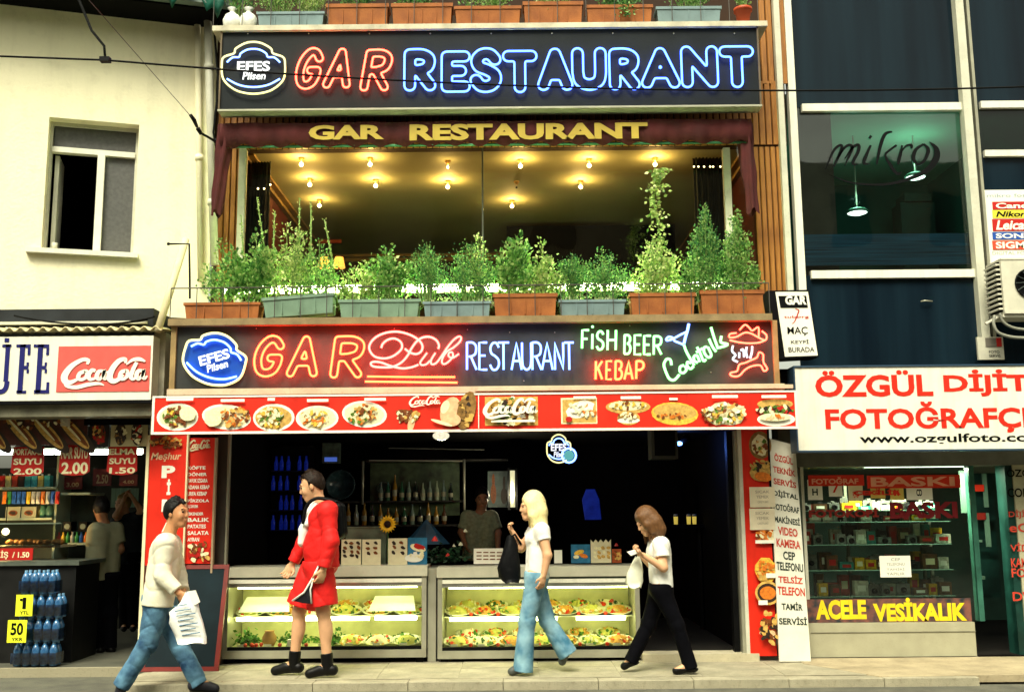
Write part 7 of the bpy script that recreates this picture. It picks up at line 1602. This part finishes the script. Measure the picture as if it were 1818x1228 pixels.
for t_, x0, x1, y0, y1, mt, lb in (('FOTOKOPİ', 1436, 1560, 900, 918, M('dull_red', (.30, .03, .02), .5), 'left dull red word across the middle of the photo shop window'), ('BASKI', 1580, 1700, 890, 920, M('dull_red2', (.22, .012, .02), .5), 'right dark red word across the photo shop window'), ('ÇEKİLİR', 1515, 1600, 868, 880, ln, 'small bright red word under the yellow cards')):
    q = R(x0, y0, x1, y1, YR); o = S('window_word', letter(MB(), t_, x0, y0, x1, y1, YR-.002, .05), mt, lb, 'lettering')
q = R(1562, 986, 1617, 1024, YR-.001); o = T('paper_notice', 'white typed paper notice taped in the photo shop window', 'notice', ((q[0]+q[1])/2, YR, q[2])); P('paper', MB().box(q[0], q[1], YR-.003, YR-.001, q[2], q[3]), whitep, o)
for i, t_ in enumerate(('CEP', 'TELEFONU', 'TAMİRİ', 'YAPILIR')): P('lettering', letter(MB(), t_, 1574 if i else 1582, 990+i*8.5, 1606 if i else 1598, 995+i*8.5, YR-.0036, .0), M('typed_ink', (.25, .27, .26), .5), o)
q = R(1432, 1062, 1724, 1103, YR-.02); o = T('window_band', 'dark collage band with large yellow capitals along the bottom of the photo shop window', 'sign', ((q[0]+q[1])/2, YR-.02, q[2])); P('band', MB().box(q[0], q[1], YR-.024, YR-.02, zb2+.002, q[3]), M('collage', (.28, .12, .09), .5, col2=(.03, .05, .06), scale=11, detail=2), o)
P('lettering', letter(MB(), 'ACELE', 1448, 1064, 1538, 1099, YR-.026, .05), M('sign_yellow', (.82, .62, .03), .5), o); P('lettering', letter(MB(), 'VESİKALIK', 1550, 1060, 1716, 1102, YR-.026, .05), MATS['sign_yellow'], o)
# door opening contents
q = R(1706, 835, 1722, 910, 10.7); o = T('door_display', 'green glass display strips seen through the photo shop door', 'display', (q[0], 10.7, q[2])); P('strip', MB().box(q[0], q[1], 10.7, 10.73, q[2], q[3]), M('pale_green', (.16, .26, .20), .4), o)
q = R(1725, 840, 1770, 1060, 11.5); P('back_panel', MB().box(q[0], q[1], 11.5, 11.55, q[2], q[3]), M('teal_panel', (.006, .04, .034), .5, var=.5, scale=4), o)
for x, y, w_, h_, mt in ((1735, 866, 24, 12, ln), (1738, 916, 26, 12, MATS['dull_red']), (1755, 940, 6, 60, MATS['pale_green']), (1736, 960, 16, 4, MATS['pale_green']), (1742, 1025, 14, 6, MATS['pale_green']), (1751, 870, 5, 60, MATS['pale_green'])):
    q = R(x-w_/2, y-h_/2, x+w_/2, y+h_/2, 11.3); P('shelf_item', MB().box(q[0], q[1], 11.3, 11.35, q[2], q[3]), mt, o)
# ================================================================= plants
lf = leafmat('bright_leaf', (.03, .15, .03), (.20, .45, .09), (.56, .72, .26)); lf2 = leafmat('dark_green_leaf', (.015, .10, .03), (.09, .30, .07), (.36, .56, .16)); lf3 = leafmat('yellow_leaf', (.10, .26, .05), (.42, .58, .16), (.80, .82, .40))
stm = M('stem_green', (.20, .30, .09), .6, var=.3)
def leaf(m, p, d, L, W, r):
    d = d.normalized(); s_ = d.cross(Vector((r.uniform(-1, 1), r.uniform(-1, 1), r.uniform(-1, 1)))).normalized(); n_ = d.cross(s_)
    m.add([p, p+d*L*.45+s_*W, p+d*L+n_*L*.1, p+d*L*.45-s_*W], [(0, 1, 2, 3)])
def shrub(px, base, hw, top, Y, mat, label, seed, kind='bush', n=1500, L=.035, group='plants in the lower flower boxes', z0=None, sprigs=16):
    r = random.Random(seed); B = hit(px, base, Y)
    if z0 is not None: B.z = z0
    H_ = hit(px, top, Y).z-B.z; W_ = hit(px+hw, base, Y).x-B.x
    o = T('shrub' if kind != 'vine' else 'climbing_vine', label, 'plant', tuple(B), group); m = MB(); st = MB()
    tips = []; L *= r.uniform(.8, 1.15); fat = r.uniform(.75, 1.25)
    for i in range(sprigs):
        a = r.uniform(-1, 1); b = r.uniform(-1, 1)*.5
        hgt = H_*(1-.42*abs(a)**2.2)*r.uniform(.5, 1.0) if kind != 'cone' else H_*(1-abs(a)**1.1*.85)*r.uniform(.85, 1)
        if i == 0: a, hgt = r.uniform(-.15, .15), H_
        tip = B+Vector((a*W_, b*.16, hgt)); mid = B+Vector((a*W_*.55, b*.08, hgt*.5)); tips.append((mid, tip)); root_ = B+Vector((a*W_*.25, b*.04, 0))
        st.tube([root_, mid, tip], [.006, .005, .002], 5)
        k_ = int(n*1.15)//sprigs
        for q in range(k_):
            t = .28+.72*r.random()**.85; c_ = (root_.lerp(mid, t*2) if t < .5 else mid.lerp(tip, t*2-1)); rr_ = (.34*W_*(1-t*(.75 if kind == 'cone' else .58))+.012)
            p = c_+Vector((r.gauss(0, rr_*.55), r.gauss(0, min(.07, rr_*.5)), r.gauss(0, rr_*.45)))
            leaf(m, p, Vector((p.x-c_.x, p.y-c_.y-.01, abs(p.z-c_.z)+.25*rr_+.01)), L*r.uniform(.6, 1.3), L*fat*r.uniform(.26, .46), r)
    P('stem', st, stm, o); P('foliage', m, mat, o); return o
PB = LZ+.13; YPl = YB2+.13
G_ = 'plants in the lower flower boxes'
shrub(395, 528, 44, 430, YPl, lf, 'loose pale green shrub at the far left of the lower balcony', 1, n=1100, z0=PB)
shrub(452, 528, 55, 418, YPl, lf, 'bushy green shrub second from the left on the lower balcony', 2, n=1500, z0=PB)
shrub(512, 526, 52, 400, YPl, lf3, 'pale flowering shrub under the bare stalks on the lower balcony', 3, n=1500, z0=PB)
shrub(568, 528, 40, 430, YPl, lf, 'low green shrub left of the gap with amber lamps', 4, n=900, z0=PB)
def stalk(px, y0, y1, lean, label, seed):
    r = random.Random(seed); a = hit(px, y0, YPl+.04); b = hit(px+lean, y1, YPl+.04); a.z = PB; o = T('tall_stalk', label, 'plant', tuple(a), 'tall bare stalks on the lower balcony')
    mid = a.lerp(b, .5)+Vector((r.uniform(-.03, .03), 0, 0)); P('stem', MB().tube([a, mid, b], [.010, .008, .005], 6), stm, o, True); m = MB()
    for k in range(70): t = .35+.65*r.random(); c_ = a.lerp(mid, t*2) if t < .5 else mid.lerp(b, t*2-1); leaf(m, c_+Vector((r.gauss(0, .006), r.gauss(0, .006), 0)), Vector((r.uniform(-1, 1), r.uniform(-1, 0), r.uniform(.2, 1.2))), .022, .007, r)
    P('foliage', m, lf3, o)
stalk(446, 520, 382, -18, 'leftmost tall stalk leaning left before the dining room window', 1); stalk(476, 520, 350, -20, 'tall thin stalk second from the left before the dining room window', 2)
stalk(488, 520, 375, 0, 'straight stalk in the middle of the left stalk group', 3); stalk(536, 520, 352, -4, 'tallest feathery stalk left of the slim one by the rust picture', 4); stalk(550, 520, 358, 2, 'slim stalk right of the tallest feathery one', 5); stalk(600, 500, 390, -24, 'crooked stalk leaning left at the right of the stalk group', 6)
shrub(640, 527, 42, 462, YPl, lf3, 'low yellow green shrub in the long green grey box', 5, n=900, L=.03, z0=PB)
shrub(690, 527, 50, 446, YPl, lf, 'upright green shrub right of the low yellow green one', 6, n=1300, z0=PB)
shrub(760, 530, 50, 434, YPl, lf2, 'dense fine leaved round bush left of the pair in the blue grey box', 7, n=2600, L=.022, z0=PB, sprigs=26)
shrub(832, 528, 48, 428, YPl, lf2, 'dense fine leaved bush at the window joint', 8, n=2600, L=.022, z0=PB, sprigs=26)
shrub(850, 524, 22, 416, YPl+.03, lf3, 'pale leafy sprig rising behind the dense bush', 9, n=420, L=.03, z0=PB, sprigs=6)
shrub(915, 518, 46, 420, YPl, lf, 'spiky leaved shrub left in the central terracotta box', 10, n=1200, L=.045, z0=PB)
shrub(962, 518, 42, 430, YPl, lf3, 'pale tipped shrub right in the central terracotta box', 11, n=1000, L=.038, z0=PB)
shrub(1018, 524, 40, 452, YPl, lf2, 'low dense bush left in the right blue grey box', 12, n=1800, L=.022, z0=PB, sprigs=22)
shrub(1075, 524, 50, 438, YPl, lf2, 'wide dense bush right in the right blue grey box', 13, n=2400, L=.022, z0=PB, sprigs=26)
shrub(1172, 516, 50, 428, YPl, lf3, 'broad leaved shrub at the foot of the climbing vine', 14, n=1300, L=.04, z0=PB)
def vine():
    r = random.Random(15); a = hit(1172, 450, YPl); o = T('climbing_vine', 'climbing vine standing tall like a narrow column before the window', 'plant', tuple(a), G_); m = MB(); st = MB()
    pts = [hit(x, y, YPl) for x, y in ((1172, 500), (1175, 440), (1166, 390), (1160, 350), (1168, 320), (1172, 302))]; st.tube(cat([tuple(p) for p in pts], 4), .006, 5)
    for k in range(460):
        t = r.random(); i = min(4, int(t*5)); c_ = pts[i].lerp(pts[i+1], t*5-i); wv = (.045+.03*math.sin(t*21))*(1-.55*t)+.01; p = c_+Vector((r.gauss(0, wv), r.gauss(0, .03), r.gauss(0, .015))); leaf(m, p, Vector((r.uniform(-1, 1), r.uniform(-1, .2), r.uniform(-.6, .6))), .042*r.uniform(.7, 1.2), .016, r)
    P('stem', st, stm, o); P('foliage', m, lf3, o)
vine()
shrub(1255, 514, 48, 362, YPl, lf2, 'tall pointed conifer like bush before the right curtain', 16, 'cone', n=3600, L=.026, z0=PB, sprigs=34)
shrub(1310, 514, 42, 372, YPl, lf, 'tall loose green bush at the far right of the lower balcony', 17, 'cone', n=2400, L=.028, z0=PB, sprigs=28)
shrub(1232, 512, 36, 452, YPl-.03, lf, 'small leafy shrub between the vine and the tall conifer like bush', 18, n=700, L=.03, z0=PB)
# low flowers lit by the tube
fl = leafmat('pale_flower', (.45, .55, .25), (.65, .70, .40), (.80, .80, .62)); r = random.Random(30)
for k, (px, w_) in enumerate(((430, 40), (500, 36), (560, 34), (640, 36), (700, 34), (790, 30), (862, 34), (925, 40), (1020, 30), (1070, 26), (1150, 40), (1215, 30))):
    B = hit(px, 520, YPl-.05); o = T('low_flowers', 'low pale green flowers lit by the tube, %s clump from the left' % (od[k]), 'plant', (B.x, B.y, PB), 'low pale flowers along the tube lamp'); m = MB(); sc = w_*YPl/FPX
    for i in range(240): p = Vector((B.x+r.gauss(0, sc*.5), B.y+r.uniform(-.03, .05), PB-.02+abs(r.gauss(0, .035)))); leaf(m, p, Vector((r.uniform(-1, 1), r.uniform(-1, 0), r.uniform(0, 1))), .020, .009, r)
    P('blooms', m, fl, o, kind='stuff')
# top balcony
YT1 = YB1+.12; G1_ = 'plants on the top balcony'
for k, (px, hw, top, mt, n_, lb) in enumerate([(500, 45, -20, lf, 800, 'green plant in the left blue grey box of the top balcony'), (555, 30, -12, lf3, 500, 'yellow green plant at the right end of the left blue grey box'), (635, 40, -30, lf2, 700, 'green plant in the first terracotta box of the top balcony'), (748, 40, -24, lf2, 700, 'green plant in the second terracotta box of the top balcony'),
                                        (865, 45, -16, lf, 800, 'low green plant in the low terracotta box of the top balcony'), (980, 36, -20, lf3, 500, 'plant in the tallest terracotta box of the top balcony'), (1100, 46, -22, lf2, 800, 'plant trailing over the terracotta box of the top balcony'), (1222, 50, -14, lf, 900, 'green plant in the right blue grey box of the top balcony'),
                                        (425, 30, -20, lf2, 500, 'dark plant behind the white bags of the top balcony'), (1320, 14, -18, lf, 250, 'green plant in the round red pot')]):
    shrub(px, 14, hw, top-30, YT1, mt, lb, 50+k, n=n_, L=.03, group=G1_, z0=TOPZ+.15)
tr_ = MB(); r = random.Random(9); B = hit(1110, 12, YB1-.01)
for k in range(110): p = Vector((B.x+r.gauss(0, .05), YB1+r.uniform(-.02, .01), B.z-.0+r.uniform(-.10, .06))); leaf(tr_, p, Vector((r.uniform(-1, 1), -.5, r.uniform(-1, .3))), .03, .010, r)
S('trailing_sprig', tr_, lf2, 'dark green sprig trailing over the front of a top terracotta box', 'plant')

# ================================================================= people
skinA = M('skin_light', (.55, .29, .15), .5, var=.06, scale=20, sss=.05); skinB = M('skin_fair', (.66, .40, .24), .5, var=.05, scale=20, sss=.05); skinD = M('skin_tan', (.30, .15, .08), .5, var=.1)
hb = M('hair_black', (.008, .006, .006), .45, var=.5, spec=.15, scale=60, bump=.5, bscale=120); hbr = M('hair_brown', (.024, .013, .008), .5, var=.4, spec=.15, scale=60, bump=.5, bscale=120)
hred = M('hair_auburn', (.17, .085, .035), .45, var=.3, scale=50, stretch=(3, 3, .3), bump=.5, bscale=60); hbl = M('hair_blonde', (.86, .74, .40), .45, var=.14, scale=50, stretch=(3, 3, .3), bump=.4, bscale=60)
knit = M('cream_knit', (.72, .69, .56), .9, var=.06, scale=12, bump=.7, bscale=17); jeans = M('blue_jeans', (.17, .33, .46), .85, col2=(.02, .07, .15), scale=7, bump=.9, bscale=20, detail=4); jeansl = M('light_jeans', (.32, .50, .58), .85, col2=(.06, .19, .29), scale=6, bump=.8, bscale=18, detail=3)
redc = M('red_sportswear', (.66, .018, .015), .65, var=.12, scale=6, bump=.9, bscale=13); whc = M('white_cotton', (.80, .79, .74), .8, var=.05, bump=.8, bscale=15); blkc = M('black_trousers', (.005, .005, .008), .8, spec=.05, var=.3); shb = M('black_shoe', (.005, .0045, .0045), .45, spec=.2); olive = M('olive_shirt', (.26, .28, .18), .85, var=.25, scale=30); tanc = M('khaki_tshirt', (.30, .29, .19), .85, var=.12, scale=10)
def JT(Y, d):
    """pixel joints -> world; a third value is the offset in depth (metres, negative = nearer)"""
    return {k_: N3(hit(v[0], v[1], Y+(v[2] if len(v) > 2 else 0))) for k_, v in d.items()}
HS = .17   # half shoulder width
def prof(Y, d, hs=.17, hp=.085):
    e = dict(head=d['head'], neck=d['neck'], pel=d['pel'], shn=(*d['sh'], -hs), shx=(*d.get('sh2', d['sh']), hs), hipn=(*d['hip'], -hp), hipx=(*d.get('hip2', d['hip']), hp))
    for k_ in ('eln', 'wrn', 'knn', 'ann', 'toen'): e[k_] = (*d[k_], {'e': -hs-.05, 'w': -hs-.06, 'k': -hp-.005, 'a': -hp-.0, 't': -hp-.01}[k_[0]]) if len(d[k_]) == 2 else d[k_]
    for k_ in ('elx', 'wrx', 'knx', 'anx', 'toex'): e[k_] = (*d[k_], {'e': hs+.05, 'w': hs+.04, 'k': hp+.005, 'a': hp, 't': hp+.01}[k_[0]]) if len(d[k_]) == 2 else d[k_]
    return JT(Y, e)
# --- man in the cream sweater walking right
YA1 = 8.98
JA = prof(YA1, dict(head=(314, 909), neck=(300, 946), pel=(283, 1062), sh=(293, 965), sh2=(302, 962), hip=(281, 1068), hip2=(287, 1068), eln=(288, 1022), wrn=(318, 1052), elx=(318, 1020), wrx=(326, 1052, .1),
                    knn=(262, 1142), ann=(218, 1212), toen=(208, 1240), knx=(320, 1148), anx=(352, 1212), toex=(382, 1226)))
plant(JA, -.07, 'x', 1.76)
ra, qa = person('dark haired man in a cream sweater and jeans striding right with a plastic bag', JA, (1, 0, 0), skinA, dict(name='sweater', mat=knit, sleeve=1.86, drop=.05, loose=.032, folds=(.007, 46, 1.3)),
    dict(name='jeans', mat=jeans, loose=.022, over=.03, folds=(.009, 40, .5)), dict(mat=M('dark_shoe', (.03, .03, .04), .5)), dict(mat=hb, line=(-.004, 0, 0)), H=1.76, headf=(.97, -.25, -.02), hands=((.9, None), (.6, None)), group=None)
# --- man in red walking left
YB_ = 9.42
JB = prof(YB_, dict(head=(553, 862), neck=(569, 893), pel=(571, 1000), sh=(582, 906), sh2=(566, 908), hip=(566, 1006), hip2=(560, 1006), eln=(588, 962), wrn=(574, 1010), elx=(540, 962), wrx=(519, 1000),
                    knn=(574, 1086), ann=(582, 1168), toen=(549, 1182), knx=(531, 1086), anx=(522, 1172), toex=(488, 1186)), hs=.19)
plant(JB, .004, 'nx', 1.86)
rb_, qb = person('tall man in a red tracksuit top and red shorts walking left', JB, (-1, 0, 0), skinB, dict(name='track_jacket', mat=redc, sleeve=1.92, drop=.03, loose=.034, belly=True, folds=(.008, 34, 2.2)),
    dict(name='shorts', mat=redc, loose=.034, length=.86, flare=.012, folds=(.006, 34, .9)), dict(mat=shb, sock=.11, sockmat=shb, top=.01), dict(mat=hbr, line=(-.026, 0, 0)), H=1.86, headf=(-.94, 0, -.30), headu=(-.2, 0, 1), hands=((.8, None), (.6, None)))
# --- blonde woman
YC_ = 9.45
JC = prof(YC_, dict(head=(943, 899), neck=(957, 927), pel=(953, 1020), sh=(962, 940), sh2=(950, 942), hip=(951, 1026), hip2=(948, 1026), eln=(972, 985), wrn=(965, 1021), elx=(925, 972), wrx=(911, 946),
                    knn=(936, 1102), ann=(929, 1172), toen=(908, 1187), knx=(972, 1102), anx=(1003, 1152), toex=(998, 1174)), hs=.14, hp=.075)
strC = [[(-.03, 0, .06, .095), (-.06, .03, -.05, .085), (-.07, .04, -.16, .065), (-.055, .05, -.25, .035)], [(-.02, -.03, .05, .09), (-.05, -.06, -.06, .07), (-.05, -.07, -.17, .055), (-.03, -.08, -.27, .03)], [(.01, .06, .03, .05), (.0, .085, -.08, .04), (-.02, .09, -.18, .03)]]
plant(JC, .004, 'n', 1.67)
rc, qc = person('blonde woman in a white T-shirt and flared jeans walking left', JC, (-1, 0, 0), skinB, dict(name='tshirt', mat=whc, sleeve=.42, drop=.02, loose=.010, folds=(.003, 46, 1.)),
    dict(name='flared_jeans', mat=jeansl, loose=.006, over=.055, flare=.045, folds=(.004, 36, 2.)), dict(mat=M('grey_shoe', (.10, .11, .10), .5)), dict(kind='long', mat=hbl, strands=strC, len=.30), H=1.67, fem=True, headf=(-1, -.12, -.05), hands=((.5, None), (1.1, (0, -.3, 1))))
# --- woman in black trousers
YD_ = 9.42
JD = prof(YD_, dict(head=(1148, 926), neck=(1169, 951), pel=(1174, 1040), sh=(1174, 966), sh2=(1164, 966), hip=(1173, 1046), hip2=(1170, 1046), eln=(1178, 1007), wrn=(1142, 985), elx=(1160, 1006), wrx=(1136, 984),
                    knn=(1202, 1108), ann=(1224, 1174), toen=(1200, 1190), knx=(1152, 1106), anx=(1122, 1168), toex=(1108, 1182)), hs=.14, hp=.075)
strD = [[(-.03, 0, .06, .095), (-.05, .03, -.04, .085), (-.055, .03, -.12, .075), (-.04, .03, -.17, .04)], [(-.02, -.02, .05, .095), (-.03, -.05, -.05, .075), (-.03, -.05, -.13, .06)], [(.03, .05, .06, .05), (.035, .075, -.02, .035), (.03, .08, -.10, .025)]]
plant(JD, .004, 'n', 1.6)
rd, qd = person('auburn haired woman in a white T-shirt and black trousers looking down while walking left', JD, (-1, 0, 0), skinB, dict(name='tshirt', mat=whc, sleeve=.55, drop=.01, loose=.016, folds=(.004, 44, .3)),
    dict(name='trousers', mat=blkc, loose=.008, over=.035, flare=.012, folds=(.003, 40, 1.2)), dict(mat=shb, top=-.03), dict(kind='long', mat=hred, strands=strD, len=.19), H=1.60, fem=True, headf=(-.86, -.2, -.45), headu=(-.45, 0, 1), hands=((1.0, (0, 0, 1)), (1.0, (0, 0, 1))))
# extra clothing and carried things
m = surface([cap(N3(hit(563, 892, YB_)), N3(hit(550, 916, YB_)), .05, .05, k=.0), cap(N3(hit(550, 916, YB_-.03)), N3(hit(541, 940, YB_-.03)), .052, .05, k=.03), cap(N3(hit(541, 940, YB_-.04)), N3(hit(537, 962, YB_-.04)), .05, .042, k=.03), cap(N3(hit(560, 896, YB_-.08)), N3(hit(546, 930, YB_-.10)), .03, .03, k=.03)], .008, (.004, 40, 1)); P('shirt_front', m, whc, rb_, True)
kn, hpn = JB['knn'], JB['hipn']; sN = N3((0, -1, 0)); a = N3(hit(540, 1012, YB_-.27)); 
P('side_panel', MB().add([tuple(hit(557, 1026, YB_-.235)), tuple(hit(541, 1052, YB_-.235)), tuple(hit(520, 1066, YB_-.20)), tuple(hit(538, 1070, YB_-.225)), tuple(hit(552, 1071, YB_-.235))], [(0, 1, 2, 3, 4)]), M('shorts_black', (.012, .012, .02), .6), rb_)
P('white_piping', MB().tube([hit(566, 1004, YB_-.235), hit(556, 1024, YB_-.24), hit(540, 1051, YB_-.24), hit(519, 1066, YB_-.205)], .009, 6), whc, rb_, True); P('white_piping', MB().tube([hit(557, 1026, YB_-.245), hit(551, 1046, YB_-.245), hit(553, 1071, YB_-.245)], .007, 6), whc, rb_, True)
bp_ = T('backpack', 'black backpack on the back of the man in red', 'backpack', tuple(hit(604, 950, YB_))); A0 = N3(hit(603, 900, YB_)); A1_ = N3(hit(604, 945, YB_))
P('pack_body', surface([cap(A0+N3((.0, 0, 0)), A1_+N3((.0, 0, 0)), .045, .06, k=0), cap(A0+N3((.0, .08, 0)), A1_+N3((.0, .08, 0)), .04, .055, k=.04), cap(A0+N3((0, -.07, 0)), A1_+N3((.0, -.07, 0)), .04, .05, k=.04)], .009), black, bp_, True)
for e in (-.12, .12): P('strap', MB().tube([tuple(v) for v in cat([tuple(A0+N3((-.02, e, .04))), tuple(JB['neck']+N3((.0, e*.9, .045))), tuple(JB['neck']+N3((-.10, e*.9, -.02))), tuple(JB['neck']+N3((-.13, e*.9, -.18)))], 4)], .016, 6), black, bp_, True)
# plastic bags
def bag(pts, Y, mat, label, seed, dep=.05, name='carrier_bag'):
    r = random.Random(seed); o = T(name, label, 'bag', tuple(hit(pts[0][0], pts[-1][1], Y))); rows_ = []
    n_ = 20; m = MB()
    for j, (cx_, y, hw) in enumerate(pts):
        c_ = hit(cx_, y, Y); w_ = hw*Y/FPX; d_ = dep*min(1, .35+j*.3)
        for i in range(n_): q = 2*math.pi*i/n_; cr = 1+.10*math.sin(q*4+j*1.7+seed)+.05*r.uniform(-1, 1); m.v.append((c_.x+w_*math.cos(q)*cr, Y+d_*math.sin(q)*cr, c_.z+.008*math.sin(q*3+j)))
    for j in range(len(pts)-1):
        for i in range(n_): m.f.append((j*n_+i, (j+1)*n_+i, (j+1)*n_+(i+1) % n_, j*n_+(i+1) % n_))
    m.f.append(tuple(range((len(pts)-1)*n_, len(pts)*n_))); P('bag_body', m, mat, o, True); return o
pw = M('bag_plastic', (.78, .78, .74), .35, var=.06, bump=.5, bscale=30)
o = bag([(338, 1050, 8), (336, 1068, 16), (328, 1085, 24), (330, 1105, 27), (338, 1128, 28), (341, 1141, 25)], YA1-.30, pw, 'crumpled white plastic bag with blue print in the hand of the walking man', 3)
for k in range(7): y = 1076+k*8.5; p_ = [hit(308+k*2.5+dx_, y-dx_*.16, YA1-.358) for dx_ in (0, 8, 16, 24+(k*5) % 11)]; P('blue_print', MB().tube(p_, .004, 4), M('bag_blue_ink', (.10, .22, .34), .5), o)
q = [hit(x, y, YA1-.33) for x, y in ((334, 1049), (347, 1047), (355, 1068), (342, 1076))]; S('folded_paper', MB().add([*q, *[v+Vector((0, .01, 0)) for v in q]], [(0, 1, 2, 3), (7, 6, 5, 4), (0, 4, 5, 1), (1, 5, 6, 2), (2, 6, 7, 3), (3, 7, 4, 0)]), whitep, 'folded white paper held above the plastic bag of the walking man', 'paper')
o = bag([(1132, 988, 4), (1130, 1000, 9), (1127, 1016, 13), (1126, 1032, 15), (1127, 1042, 11)], YD_-.10, M('bag_pale', (.74, .74, .60), .4, var=.1, bump=.5, bscale=30), 'small pale plastic bag hanging from the hands of the auburn haired woman', 5, .04)
q = [hit(x, y, YD_-.22) for x, y in ((1114, 980), (1132, 975), (1137, 980), (1120, 986))]; S('folded_leaflet', MB().add([*q, *[v+Vector((0, .04, .004)) for v in q]], [(0, 1, 2, 3), (7, 6, 5, 4), (0, 4, 5, 1), (1, 5, 6, 2), (2, 6, 7, 3), (3, 7, 4, 0)]), whitep, 'small white leaflet held up by the auburn haired woman', 'paper')
o = bag([(906, 950, 6), (907, 968, 11), (905, 990, 17), (904, 1008, 20), (905, 1024, 18), (907, 1033, 13)], YC_+.10, M('bag_black', (.005, .0055, .007), .5, spec=.12, bump=.6, bscale=20), 'black handbag hanging from the raised forearm of the blonde woman', 7, .07, 'handbag'); P('strap', MB().tube([hit(904, 955, YC_+.1), hit(914, 948, YC_+.12), hit(925, 965, YC_+.14)], .012, 6), black, o, True)
# --- barman behind the counter
YE = 11.55
def front(Y, d):
    return JT(Y, d)
JE = JT(YE, dict(head=(856, 884), neck=(853, 906), pel=(850, 985), shn=(829, 917, -.02), shx=(874, 917, .02), eln=(819, 945, -.05), wrn=(826, 966, -.22), elx=(884, 945), wrx=(884, 975, -.1),
              hipn=(842, 990), hipx=(858, 990), knn=(842, 1060), ann=(842, 1125), toen=(842, 1133, -.15), knx=(860, 1060), anx=(860, 1125), toex=(860, 1133, -.15)))
person('barman in a short sleeved olive shirt standing behind the counter', JE, (0, -1, 0), skinD, dict(name='shirt', mat=olive, sleeve=.8, drop=.06, loose=.016), dict(name='trousers', mat=blkc, loose=.01), dict(mat=shb), dict(mat=hb), H=1.62, headf=(.1, -.95, -.25), hv=.011)
# --- man in the kiosk seen from behind
YF1 = 11.2
JF = JT(YF1, dict(head=(180, 903, .0), neck=(186, 928), pel=(182, 1020), shn=(170, 940, -.12), shx=(206, 938, .10), eln=(165, 975, -.12), wrn=(174, 950, .12), elx=(214, 975, .08), wrx=(196, 1000, .18),
              hipn=(176, 1026, -.05), hipx=(192, 1026, .05), knn=(174, 1088), ann=(176, 1148), toen=(168, 1157, .1), knx=(196, 1088, .05), anx=(196, 1148, .05), toex=(188, 1157, .15)))
person('man in a khaki T-shirt standing with his back turned inside the kiosk', JF, (-.5, .86, 0), skinD, dict(name='tshirt', mat=tanc, sleeve=.7, drop=.05, loose=.02), dict(name='trousers', mat=blkc, loose=.016), dict(mat=shb), dict(mat=hb), H=1.72, headf=(-.5, .8, -.2), hv=.011)
# --- person with a raised camera at the back of the kiosk
YG1 = 12.3
JG = JT(YG1, dict(head=(218, 893), neck=(224, 912), pel=(226, 985), shn=(212, 922, -.05), shx=(244, 920, .05), eln=(206, 915, -.25), wrn=(220, 886, -.22), elx=(250, 905, -.1), wrx=(236, 884, -.2),
              hipn=(220, 990), hipx=(234, 990), knn=(220, 1050), ann=(220, 1110), toen=(220, 1116, -.12), knx=(236, 1050), anx=(236, 1110), toex=(236, 1116, -.12)))
person('fair haired person in a dark jacket raising both hands at the back of the kiosk', JG, (0, -1, 0), skinB, dict(name='jacket', mat=M('dark_jacket', (.015, .022, .028), .8), sleeve=1.9, drop=.1, loose=.03), dict(name='trousers', mat=blkc, loose=.014), dict(mat=shb), dict(mat=M('hair_fair', (.45, .32, .12), .6, var=.3)), H=1.55, headf=(-.5, -.8, 0), hv=.011)
